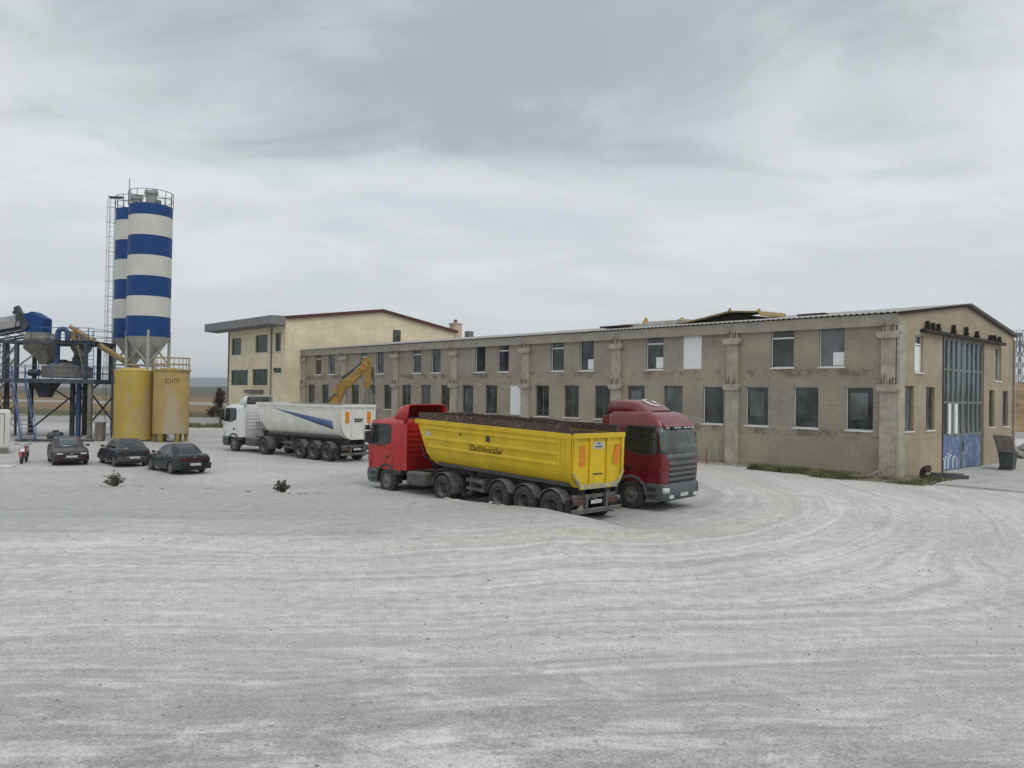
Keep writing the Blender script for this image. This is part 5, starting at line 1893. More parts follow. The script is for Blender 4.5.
# ================================================================ BATCHING PLANT, SILOS, TANKS
M['silo_blue'] = mat('silo_blue', (0.005, 0.048, 0.180), 0.55, var=0.10, scale=0.8, streak=0.15, spec=0.3)
M['silo_white'] = mat('silo_white', (0.56, 0.55, 0.505), 0.55, var=0.06, scale=0.8, streak=0.22)
M['silo_cone'] = mat('silo_cone_grey', (0.34, 0.335, 0.305), 0.6, var=0.1, scale=1.0, dust=0.3, streak=0.2)
M['galv'] = mat('galvanised_rail', (0.16, 0.165, 0.17), 0.55, metal=0.4, var=0.15)
M['plant_blue'] = mat('plant_blue_steel', (0.020, 0.060, 0.165), 0.6, var=0.25, scale=1.5, dust=0.3)
M['plant_dark'] = mat('plant_dark_steel', (0.035, 0.042, 0.055), 0.75, var=0.35, scale=1.5, dust=0.35)
M['plant_cement'] = mat('cement_caked_steel', (0.155, 0.145, 0.118), 0.9, var=0.3, scale=1.2, dust=0.4, bump=0.3, bscale=8)
M['screw_ochre'] = mat('ochre_screw_tube', (0.30, 0.19, 0.06), 0.65, var=0.25, scale=2, dust=0.4)
M['tank_yellow'] = mat('yellow_tank', (0.43, 0.305, 0.055), 0.7, var=0.12, scale=0.6, dust=0.15, col2=(0.38, 0.30, 0.15), c2amt=0.3, c2scale=0.7, c2stretch=(1, 1, 0.35), streak=0.2)
M['tank_ochre'] = mat('dusty_ochre_tank', (0.40, 0.285, 0.10), 0.75, var=0.15, scale=0.6, dust=0.15, col2=(0.38, 0.315, 0.21), c2amt=0.35, c2scale=0.55, c2stretch=(1, 1, 0.3), streak=0.2)
M['tank_rail'] = mat('dull_yellow_rail', (0.30, 0.22, 0.06), 0.65, var=0.2, dust=0.2)
M['belt_cover'] = mat('conveyor_cover', (0.25, 0.25, 0.245), 0.55, metal=0.3, var=0.15, scale=2, dust=0.3)


def rail_ring(mb, cx, cy, z, r, h, n=16, rt=0.025, a0=0.0, a1=2 * math.pi, mids=(0.5, 1.0)):
    full = abs(a1 - a0 - 2 * math.pi) < 1e-6
    for k in range(n + (0 if full else 1)):
        a = a0 + (a1 - a0) * k / n
        mb.cyl((cx + r * math.cos(a), cy + r * math.sin(a), z), (cx + r * math.cos(a), cy + r * math.sin(a), z + h), rt, n=5)
    m = 32
    for f in mids:
        pts = [(cx + r * math.cos(a0 + (a1 - a0) * i / m), cy + r * math.sin(a0 + (a1 - a0) * i / m), z + h * f) for i in range(m + 1)]
        mb.tube(pts, rt, 5, cap=not full)


def cage_ladder(mb, x, y, z0, z1, dx=0.0, dy=-0.35):
    for s in (-0.24, 0.24):
        mb.cyl((x + s, y, z0), (x + s, y, z1), 0.022, n=5)
    z = z0 + 0.3
    while z < z1:
        mb.cyl((x - 0.24, y, z), (x + 0.24, y, z), 0.009, n=4)
        z += 0.36


def silo(name, label, x, y, r, zb, z_levels, ladder=None, filters=1, mast=False):
    T = thing(name, label, 'silo', (x, y, 0), 0, 'striped cement silos')
    cols = ['silo_blue', 'silo_white']
    for i in range(len(z_levels) - 1):
        b = MB()
        z1, z0 = z_levels[i], z_levels[i + 1]
        prof = [(r - 0.012, z0), (r + 0.016, z0 + 0.012), (r + 0.016, z0 + 0.07), (r, z0 + 0.08), (r, z1 - 0.004), (r - 0.012, z1)]
        if i == 0:
            prof += [(r * 0.6, z1 + 0.16), (0.0, z1 + 0.24)]
        b.lathe(prof, n=40)
        o = b.build('shell_band', M[cols[i % 2]], T, sharp=30)
        o['label'] = ('blue' if i % 2 == 0 else 'white') + ' painted band of the silo shell'
    zc = z_levels[-1]
    c = MB()
    c.lathe([(r - 0.02, zc), (r * 0.98, zc - 0.12), (0.26, zc - 2.15), (0.24, zc - 2.45), (0.0, zc - 2.45)], n=36)
    c.build('cone', M['silo_cone'], T, sharp=30)
    for k in range(4):
        a = math.pi / 4 + k * math.pi / 2 - 0.35
        px, py = (r - 0.08) * math.cos(a), (r - 0.08) * math.sin(a)
        l = MB()
        l.cyl((px, py, zb), (px, py, zc + 0.5), 0.125, n=10)
        l.box(px - 0.25, py - 0.25, zb, px + 0.25, py + 0.25, zb + 0.05)
        l.build('leg', M['silo_cone'], T)
        a2 = a + math.pi / 2
        qx, qy = (r - 0.08) * math.cos(a2), (r - 0.08) * math.sin(a2)
        br = MB()
        for za in (zc - 0.1, zc - 2.6, zc - 5.0):
            br.cyl((px, py, za), (qx, qy, za - 2.1), 0.055, n=6)
            br.cyl((qx, qy, za), (px, py, za - 2.1), 0.055, n=6)
            br.cyl((px, py, za - 2.2), (qx, qy, za - 2.2), 0.06, n=6)
        br.build('brace', M['silo_cone'], T)
    zt = z_levels[0]
    rl = MB()
    rail_ring(rl, 0, 0, zt, r + 0.02, 1.12, 14, 0.028)
    rl.build('top_railing', M['galv'], T)
    for k in range(filters):
        f = MB()
        fx = (-0.0, -0.75)[k] if filters > 1 else 0.1
        f.cyl((fx, -0.2, zt + 0.1), (fx, -0.2, zt + 1.0), 0.42, n=18)
        f.cyl((fx, -0.2, zt + 1.0), (fx, -0.2, zt + 1.25), 0.53, n=18)
        f.cyl((fx + 0.25, -0.2, zt + 1.25), (fx + 0.25, -0.2, zt + 1.35), 0.22, n=12)
        f.build('dust_filter', M['silo_cone'], T)
    v = MB()
    v.cyl((0.8, -0.4, zt + 0.1), (0.8, -0.4, zt + 0.45), 0.2, n=12)
    v.build('relief_valve', M['galv'], T)
    if mast:
        m_ = MB()
        m_.cyl((-r + 0.05, -0.4, zt), (-r + 0.05, -0.4, zt + 2.2), 0.03, n=6)
        m_.build('mast', M['galv'], T)
    p = MB()
    for dx, dy in ((-r * 1.05, r * 0.15),):
        p.cyl((dx, dy, 0.8), (dx, dy, zt + 0.3), 0.06, n=8)
        p.cyl((dx - 0.02, dy - 0.3, 0.8), (dx - 0.02, dy - 0.3, zt + 0.3), 0.045, n=8)
    if ladder:
        lad = MB()
        cage_ladder(lad, ladder[0], ladder[1], 0.3, zt + 1.1)
        for z in np.arange(3.0, zt + 0.9, 1.3):
            pts = [(ladder[0] + 0.36 * math.cos(a), ladder[1] - 0.05 - 0.5 * math.sin(a), z) for a in np.linspace(0, math.pi, 9)]
            lad.tube(pts, 0.018, 4)
            lad.beam((ladder[0] + 0.24, ladder[1], z), (ladder[0] + 1.0, ladder[1] + 0.3, z), 0.04)
        for a in np.linspace(0.5, math.pi - 0.5, 4):
            lad.cyl((ladder[0] + 0.36 * math.cos(a), ladder[1] - 0.05 - 0.5 * math.sin(a), 3.0), (ladder[0] + 0.36 * math.cos(a), ladder[1] - 0.05 - 0.5 * math.sin(a), zt + 0.9), 0.012, n=4)
        lad.build('cage_ladder', M['galv'], T)
        fl = MB()
        fl.box(ladder[0] - 0.3, ladder[1] - 0.2, zt + 1.1, ladder[0] + 0.9, ladder[1] + 0.3, zt + 1.2)
        fl.build('ladder_head', M['plant_dark'], T)
    p.build('fill_pipe', M['silo_cone'], T)
    return T


silo('cement_silo', 'front striped blue and white silo, nearer and fuller in view', -29.85, 64.0, 1.66, 0.0, [18.95, 18.05, 16.4, 14.8, 13.12, 11.5, 9.88, 8.25], mast=True)
silo('cement_silo', 'rear striped blue and white silo with the caged ladder, half hidden by the other', -33.55, 69.2, 1.66, 0.0, [19.75, 18.7, 16.95, 15.25, 13.5, 11.78, 10.1, 8.4], ladder=(-2.0, -0.3), filters=1)


def yellow_tank(label, x, y, r, z0, z1, m, legs, rail, plate):
    T = thing('storage_tank', label, 'tank', (x, y, 0), 0, 'yellow storage tanks')
    b = MB()
    b.lathe([(r * 0.96, z0), (r, z0 + 0.04), (r, z1 - 0.06), (r + 0.02, z1 - 0.04), (r + 0.02, z1), (r * 0.95, z1 + 0.05), (r * 0.5, z1 + 0.20), (0, z1 + 0.24)], n=44)
    b.build('shell', m, T, sharp=35)
    for zz in (z0 + (z1 - z0) * 0.33, z0 + (z1 - z0) * 0.66):
        s = MB()
        s.lathe([(r - 0.005, zz), (r + 0.008, zz + 0.01), (r + 0.008, zz + 0.03), (r - 0.005, zz + 0.04)], n=44)
        s.build('weld_seam', m, T)
    if legs:
        for k in range(6):
            a = k * math.pi / 3 + 0.3
            l = MB()
            cx_, cy_ = (r - 0.18) * math.cos(a), (r - 0.18) * math.sin(a)
            l.prism([(-0.17, z0), (0.17, z0), (0.10, 0.04), (-0.10, 0.04)], 'y', -0.13, 0.13)
            l.box(-0.2, -0.2, -0.1, 0.2, 0.2, 0.04)
            lo = l.build('leg', M['tank_rail'], T, bevel=0.01)
            lo.location = (cx_, cy_, 0)
            lo.rotation_euler = (0, 0, a)
    else:
        l = MB()
        l.lathe([(r * 0.9, -0.15), (r * 0.9, z0 + 0.02)], n=30)
        l.build('plinth', M['concrete'], T)
    if rail:
        q = MB()
        rail_ring(q, 0, 0, z1, r + 0.0, 1.0, 12, 0.032, mids=(0.5, 1.0))
        q.lathe([(r + 0.03, z1 - 0.02), (r + 0.10, z1 - 0.02), (r + 0.10, z1 + 0.10), (r + 0.03, z1 + 0.10)], n=36)
        q.build('railing', M['tank_rail'], T)
    if plate:
        q = MB()
        z_ = z1 - 0.95
        a0 = -math.pi / 2 + 0.44
        for (u0, u1, v0, v1) in ((-0.46, -0.20, 0.0, 0.05), (-0.46, -0.41, 0.0, 0.34), (-0.46, -0.20, 0.30, 0.34), (-0.13, -0.08, 0.0, 0.34), (0.0, 0.05, 0.0, 0.34), (0.14, 0.19, 0.0, 0.34), (0.14, 0.36, 0.29, 0.34), (0.32, 0.37, 0.0, 0.34), (0.46, 0.51, 0.0, 0.34)):
            m_ = max(1, int((u1 - u0) / 0.05))
            us = [u0 + (u1 - u0) * i / m_ for i in range(m_ + 1)]
            q.loft([[((r + d) * math.cos(a0 + u / r), (r + d) * math.sin(a0 + u / r), z_ + v) for d, v in ((0.004, v0), (0.012, v0), (0.012, v1), (0.004, v1))] for u in us])
        q.build('worn_lettering', M['dark_ink'], T)
    else:
        q = MB()
        q.box(-r - 0.02, -0.75, z1 - 0.75, -r * 0.86, -0.55, z1 - 0.4)
        q.box(-r * 0.93, -r * 0.42, z1 - 0.95, -r * 0.80, -r * 0.62, z1 - 0.62)
        q.build('junction_box', M['plant_dark'], T)
        q = MB()
        q.cyl((-r - 0.16, -0.2, 0.2), (-r - 0.16, -0.2, z1 - 0.6), 0.05, n=8)
        q.build('pipe', M['plant_dark'], T)
    return T


yellow_tank('plain bright yellow tank with a domed top, left of the pair', -29.2, 60.45, 1.40, 0.10, 5.42, M['tank_yellow'], False, False, False)
yellow_tank('ochre tank streaked with grey dust on splayed legs with a railing, right of the pair', -26.25, 60.3, 1.29, 0.62, 5.45, M['tank_ochre'], True, True, True)
g = MB()
for k in range(11):
    g.cyl((-27.68 + 0.04 * math.sin(k), 61.0, 0.2 + k * 0.48), (-27.66 - 0.05 * math.sin(k * 2), 61.0, 0.66 + k * 0.48), 0.13 + 0.03 * math.sin(k * 1.7), n=8)
tag(g.build('hose_duct', M['plant_cement'], None), 'grey segmented hose standing between the two yellow tanks', 'hose')


def plant():
    T = thing('mixing_platform', 'steel platform of the batching plant on dark and blue legs with railings', 'platform', (-38, 64, 0))
    ox, oy = -38.0, 64.0

    def L(x, y, z):
        return (x - ox, y - oy, z)
    x0, x1, y0, y1 = -45.0, -32.9, 61.6, 67.0
    d = MB()
    d.box(*L(x0, y0, 4.62), *L(x1, y1, 4.70))
    d.build('deck', M['plant_dark'], T)
    e = MB()
    for y in (y0 + 0.05, (y0 + y1) / 2, y1 - 0.05):
        e.box(*L(x0, y - 0.06, 4.36), *L(x1, y + 0.06, 4.618))
    for x in np.linspace(x0 + 0.1, x1 - 0.1, 8):
        e.box(*L(x - 0.05, y0 + 0.12, 4.42), *L(x + 0.05, y1 - 0.12, 4.616))
    e.build('deck_beam', M['plant_dark'], T)
    for (x, y, m_) in ((-36.15, 64.4, 'plant_dark'), (-35.2, 63.6, 'plant_blue'), (-33.3, 61.8, 'plant_cement'), (-41.0, 62.0, 'plant_dark'), (-44.0, 62.0, 'plant_blue'), (-36.4, 66.7, 'plant_dark'), (-41.0, 66.7, 'plant_dark'), (-33.3, 66.7, 'plant_dark'), (-44.0, 66.7, 'plant_dark')):
        p = MB()
        p.box(*L(x - 0.15, y - 0.13, -0.1), *L(x + 0.15, y - 0.105, 4.36))
        p.box(*L(x - 0.15, y + 0.105, -0.1), *L(x + 0.15, y + 0.13, 4.36))
        p.box(*L(x - 0.05, y - 0.104, -0.1), *L(x + 0.05, y + 0.104, 4.36))
        p.box(*L(x - 0.25, y - 0.25, -0.1), *L(x + 0.25, y + 0.25, 0.05))
        p.build('post', M[m_], T)
    for (a, c) in (((-36.15, 64.4, 2.9), (-38.4, 64.2, 4.4)), ((-36.15, 64.4, 1.2), (-35.2, 63.6, 3.6)), ((-35.2, 63.6, 0.9), (-36.15, 64.4, 3.6)), ((-35.2, 63.6, 3.0), (-33.4, 63.2, 4.4)),
                   ((-41.0, 62, 0.4), (-44.0, 62, 4.2)), ((-44.0, 62, 0.4), (-41.0, 62, 4.2)), ((-36.4, 66.7, 0.4), (-33.3, 66.7, 4.2)), ((-33.3, 66.7, 0.4), (-36.4, 66.7, 4.2)), ((-41, 66.7, .4), (-36.4, 66.7, 4.2))):
        b = MB()
        b.beam(L(*a), L(*c), 0.11)
        b.build('brace', M['plant_dark'], T)
    r = MB()
    for z in (5.2, 5.75):
        r.tube([L(x0, y0, z), L(x1, y0, z), L(x1, y1, z), L(x0, y1, z)], 0.028, 5)
    for x in np.arange(x0, x1 + 0.1, 1.1):
        r.cyl(L(x, y0, 4.7), L(x, y0, 5.75), 0.026, n=5)
        r.cyl(L(x, y1, 4.7), L(x, y1, 5.75), 0.026, n=5)
    r.build('railing', M['plant_blue'], T)
    # upper frame
    ux0, ux1, uy0, uy1 = -40.8, -34.0, 62.3, 66.2
    u = MB()
    for (x, y) in ((ux0 + 0.35, uy0), (ux0 + 1.3, uy0), (ux1, uy0), (ux1 - 1.0, uy1), (ux0 + 0.35, uy1), (ux1, uy1)):
        u.box(*L(x - 0.13, y - 0.13, 4.7), *L(x + 0.13, y + 0.13, 7.5))
    u.build('upper_post', M['plant_dark'], T)
    f = MB()
    f.box(*L(ux0 - 0.1, uy0 - 0.16, 7.5), *L(ux1 + 0.3, uy0 + 0.1, 7.74))
    f.box(*L(ux0 - 0.1, uy1 - 0.1, 7.5), *L(ux1 + 0.3, uy1 + 0.16, 7.74))
    for x in np.linspace(ux0, ux1 + 0.2, 6):
        f.box(*L(x - 0.08, uy0 + 0.11, 7.52), *L(x + 0.08, uy1 - 0.11, 7.72))
    f.box(*L(-36.3, uy0 - 0.3, 7.745), *L(ux1 + 0.4, uy1 + 0.2, 7.78))
    f.build('upper_frame', M['plant_dark'], T)
    ub = MB()
    for a, c in (((-40.4, 62.3, 5.3), (-39.4, 62.3, 6.6)), ((-39.4, 62.2, 5.6), (-38.0, 62.4, 6.8)), ((-40.4, 62.3, 6.2), (-39.5, 62.3, 7.4)), ((-34.0, 62.2, 5.0), (-34.6, 62.2, 7.5)), ((-35.0, 62.4, 7.5), (-34.0, 62.3, 6.4))):
        ub.beam(L(*a), L(*c), 0.1)
    ub.build('knee_brace', M['plant_cement'], T)
    ur = MB()
    for z in (8.25, 8.8):
        ur.tube([L(-38.3, uy0 - 0.1, z), L(ux1 + 0.2, uy0 - 0.1, z), L(ux1 + 0.2, uy1, z), L(-38.3, uy1, z)], 0.028, 5)
    for x in (-38.3, -36.9, -35.6, ux1 + 0.2):
        ur.cyl(L(x, uy0 - 0.1, 7.74), L(x, uy0 - 0.1, 8.8), 0.028, n=5)
        ur.cyl(L(x, uy1, 7.74), L(x, uy1, 8.8), 0.028, n=5)
    ur.build('upper_railing', M['plant_blue'], T)
    # ladder between deck and upper frame
    la = MB()
    for s in (-0.22, 0.22):
        la.cyl(L(-33.45 + s, 62.0, 4.7), L(-33.45 + s, 62.0, 8.7), 0.03, n=5)
    for z in np.arange(4.95, 7.8, 0.33):
        la.cyl(L(-33.67, 62.0, z), L(-33.23, 62.0, z), 0.02, n=4)
    la.build('ladder', M['plant_blue'], T)
    # stair
    st = MB()
    a0, a1 = Vector((-35.9, 57.4, 0.0)), Vector((-39.4, 61.55, 4.66))
    w = Vector((1.05, 0.0, 0))
    for k in (0, 1):
        st.beam(L(*(a0 + w * k)), L(*(a1 + w * k)), 0.09, 0.26)
    so = st.build('stair_stringer', M['plant_blue'], T)
    for i in range(1, 15):
        q = a0 + (a1 - a0) * (i / 15)
        tr = MB()
        tr.box(*L(q.x + 0.04, q.y - 0.13, q.z - 0.02), *L(q.x + 1.0, q.y + 0.13, q.z + 0.02))
        tr.build('tread', M['plant_cement'], so)
    hr = MB()
    for k in (0, 1):
        hr.cyl(L(*(a0 + w * k + Vector((0, 0, 0.15)))), L(*(a0 + w * k + Vector((0, 0, 1.0)))), 0.025, n=5)
        hr.tube([L(*(a0 + w * k + Vector((0, 0, 1.0)))), L(*(a1 + w * k + Vector((0, 0, 1.0))))], 0.028, 5)
        for f_ in (0.33, 0.66, 1.0):
            q = a0 + (a1 - a0) * f_ + w * k
            hr.cyl(L(*q), L(*(q + Vector((0, 0, 1.0)))), 0.022, n=5)
    hr.build('handrail', M['plant_blue'], T)
    # ---- pan mixer
    P = thing('pan_mixer', 'round cement caked pan mixer standing on the platform under the hopper', 'mixer', (-36.6, 64.4, 4.7))
    m_ = MB()
    m_.lathe([(1.75, 0.12), (1.82, 0.16), (1.82, 0.95), (1.86, 0.97), (1.86, 1.03), (1.6, 1.06), (1.2, 1.28), (0.5, 1.38), (0, 1.4)], n=36)
    m_.build('pan', M['plant_cement'], P)
    for k in range(10):
        a = k * 2 * math.pi / 10
        q = MB()
        q.box(1.81, -0.06, 0.14, 1.88, 0.06, 0.98)
        o = q.build('stiffener', M['plant_cement'], P)
        o.rotation_euler = (0, 0, a)
    q = MB()
    q.box(-0.9, -0.3, 1.3, -0.2, 0.3, 1.62)
    q.box(0.3, -0.8, 1.2, 1.0, -0.3, 1.5)
    q.cyl((-2.6, -0.9, 0.5), (-1.8, -0.9, 0.5), 0.28, n=12)
    q.build('drive_motor', M['plant_dark'], P)
    q = MB()
    q.lathe([(1.3, 0.0), (0.7, -0.9), (0.5, -1.4)], n=4)
    o = q.build('discharge_chute', M['plant_dark'], P)
    o.location = (-1.6, -0.3, -0.1)
    o.rotation_euler = (0, 0, R(45))
    # ---- aggregate hopper with the blue house on top
    H = thing('aggregate_hopper', 'cement coloured steel hopper topped by a blue sheet metal gable housing', 'hopper', (-38.9, 64.3, 5.9))

    def frustum(mb, lv):
        rings = []
        for (xa, xb, ya, yb, z) in lv:
            rings.append([(xa, ya, z), (xb, ya, z), (xb, yb, z), (xa, yb, z)])
        mb.loft(rings)
    q = MB()
    frustum(q, [(0.15, 0.85, -0.4, 0.4, 0.0), (0.15, 1.0, -0.5, 0.5, 0.35), (-0.85, 1.0, -0.8, 0.8, 1.25), (-0.85, 1.05, -0.85, 0.85, 2.1), (-0.8, 0.7, -0.65, 0.65, 2.6)])
    q.build('bin', M['plant_cement'], H, sharp=20)
    q = MB()
    q.prism([(-1.05, 2.62), (0.62, 2.55), (0.62, 3.75), (-0.35, 4.3), (-1.05, 4.05)], 'y', -0.6, 0.6)
    q.build('housing', M['silo_blue'], H, bevel=0.02)
    # ---- conveyor arriving from the left
    Cv = thing('belt_conveyor', 'grey covered belt conveyor rising from the left edge to the blue housing', 'conveyor', (-46, 64.3, 0))
    ex = -46.0
    q = MB()
    pa, pb = Vector((-56, 64.3, 5.6)), Vector((-39.9, 64.3, 8.8))
    for s in (-0.55, 0.55):
        q.beam((pa.x - ex, s, pa.z), (pb.x - ex, s, pb.z), 0.12, 0.16)
        q.beam((pa.x - ex, s, pa.z - 0.55), (pb.x - ex, s, pb.z - 0.55), 0.1, 0.14)
        for i in range(14):
            f0, f1 = i / 14, (i + 1) / 14
            A, Bq = pa + (pb - pa) * f0, pa + (pb - pa) * f1
            q.beam((A.x - ex, s, A.z), (Bq.x - ex, s, Bq.z - 0.55), 0.06)
    q.beam((pa.x - ex, 0, pa.z + 0.12), (pb.x - ex, 0, pb.z + 0.12), 0.9, 0.05)
    q.build('belt_frame', M['plant_dark'], Cv)
    q = MB()
    rings = []
    for f_ in np.linspace(0, 0.985, 12):
        A = pa + (pb - pa) * f_
        rings.append([(A.x - ex - 0.1 * math.sin(a) * 0, 0.78 * math.cos(a), A.z + 0.2 + 1.15 * math.sin(a)) for a in np.linspace(0, math.pi, 13)])
    q.loft(rings, cap=True, closed=True)
    q.build('cover', M['belt_cover'], Cv, sharp=40)
    for f_ in (0.55, 0.7, 0.85, 0.965):
        A = pa + (pb - pa) * f_
        q = MB()
        q.loft([[(A.x - ex + dx, 0.82 * math.cos(a), A.z + 0.2 + 1.2 * math.sin(a)) for a in np.linspace(0, math.pi, 13)] for dx in (0, 0.07)], cap=False, closed=False)
        q.build('cover_hoop', M['plant_dark'], Cv, solid=0.04)
    q = MB()
    q.cyl((pb.x - ex + 0.1, -0.75, pb.z + 0.25), (pb.x - ex + 0.1, 0.75, pb.z + 0.25), 0.35, n=16)
    q.box(pb.x - ex - 0.5, -0.9, pb.z + 0.7, pb.x - ex - 0.15, -0.5, pb.z + 1.3)
    q.beam((pb.x - ex - 0.6, -0.6, pb.z + 1.75), (pb.x - ex + 0.15, -0.6, pb.z + 0.4), 0.32, 0.4)
    q.beam((pb.x - ex - 0.9, -0.5, pb.z + 1.2), (pb.x - ex - 0.5, -0.6, pb.z + 1.75), 0.15, 0.2)
    q.build('head_drive', M['plant_dark'], Cv)
    q = MB()
    for s in (-0.5, 0.5):
        for dx in (-0.4, 0.35):
            q.beam((-41.5 + dx * 1.3 - ex, s, 0.0), (-41.5 + dx - ex, s, 7.7), 0.14)
        for i in range(7):
            z0_, z1_ = 0.6 + i * 1.0, 1.6 + i * 1.0
            q.beam((-41.5 - 0.42 - ex, s, z0_), (-41.5 + 0.38 - ex, s, z1_), 0.045)
            q.beam((-41.5 + 0.42 - ex, s, z0_), (-41.5 - 0.40 - ex, s, z1_), 0.045)
    q.build('trestle', M['plant_dark'], Cv)
    # ---- cement weigh hopper and screw
    W_ = thing('weigh_hopper', 'small conical cement weigh hopper hanging in the upper frame', 'hopper', (-35.3, 64.0, 0))
    q = MB()
    q.lathe([(0.0, 8.05), (0.75, 8.0), (0.78, 7.2), (0.3, 6.5), (0.26, 5.9)], n=20)
    q.build('cone', M['plant_cement'], W_)
    q = MB()
    q.box(-0.4, -0.4, 6.45, 0.35, 0.1, 6.8)
    q.cyl((-0.2, -0.2, 5.9), (-0.25, -0.2, 6.5), 0.35, n=10)
    q.build('butterfly_valve', M['plant_dark'], W_)
    U = MB()
    pts = [(-36.8, 63.2, 4.9 + 1.0)] + [(-36.8, 63.2, z) for z in (6.6, 7.6)] + [(-36.4 - 0.4 * math.cos(a), 63.2, 8.35 + 0.42 * math.sin(a)) for a in np.linspace(0, math.pi, 9)] + [(-36.0, 63.2, 7.85)]
    U.tube(pts, 0.2, 10)
    tag(U.build('vent_pipe', M['plant_blue'], None), 'blue pipe bent over in an inverted U above the mixer', 'pipe')
    S = thing('screw_conveyor', 'ochre screw conveyor tube slanting from the upper frame down to the striped silo', 'conveyor', (-35.6, 63.7, 0))
    q = MB()
    A, Bq = Vector((0, 0, 8.72)), Vector((5.6, 0.3, 5.25))
    q.cyl(A, Bq, 0.20, n=16)
    for f_ in (0.0, 0.25, 0.5, 0.75, 1.0):
        p = A + (Bq - A) * f_
        dd = (Bq - A).normalized() * 0.05
        q.cyl(p - dd, p + dd, 0.26, n=16)
    q.build('tube', M['screw_ochre'], S)
    q = MB()
    q.cyl(A + Vector((-0.5, 0, 0.3)), A, 0.17, n=12)
    q.box(-0.35, -0.28, 8.0, 0.1, 0.28, 8.6)
    q.build('drive', M['screw_ochre'], S)
    q = MB()
    p = A + (Bq - A) * 0.08
    q.cyl(p + Vector((0, 0, -0.1)), p + Vector((0, 0, -0.75)), 0.15, n=10)
    q.build('outlet', M['plant_dark'], S)
    q = MB()
    q.cyl(A + Vector((0.2, -0.28, -0.35)), Bq + Vector((0.2, -0.28, -0.25)), 0.06, n=6)
    q.build('conduit', M['plant_cement'], S)


plant()

# clutter round the tank feet
for (x, y, w_, h_, lab) in ((-31.3, 59.6, 0.55, 1.4, 'small grey pump cabinet beside the left yellow tank'), (-33.9, 58.3, 0.9, 0.8, 'dark electric motor on the ground behind the maroon car')):
    b = MB()
    if h_ > 1:
        b.box(-w_ / 2, -0.3, 0.1, w_ / 2, 0.3, h_)
        b.box(-w_ / 2 - 0.03, -0.33, h_, w_ / 2 + 0.03, 0.33, h_ + 0.05)
        b.box(-w_ / 2 + 0.05, -0.25, -0.05, w_ / 2 - 0.05, 0.25, 0.1)
    else:
        b.cyl((-0.5, 0, 0.4), (0.4, 0, 0.4), 0.33, n=14)
        b.box(-0.5, -0.3, -0.05, 0.4, 0.3, 0.12)
        b.box(-0.2, -0.15, 0.7, 0.15, 0.15, 0.85)
    o = b.build('pump_cabinet' if h_ > 1 else 'electric_motor', M['plant_cement'] if h_ > 1 else M['plant_dark'], None, bevel=0.01)
    o.location = (x, y, 0)
    tag(o, lab, 'cabinet' if h_ > 1 else 'motor')
b = MB()
b.cyl((-36.5, 57.6, 0.12), (-31.2, 58.6, 0.12), 0.09, n=8)
tag(b.build('ground_pipe', M['plant_dark'], None), 'dark pipe lying on the ground between stair foot and left tank', 'pipe')


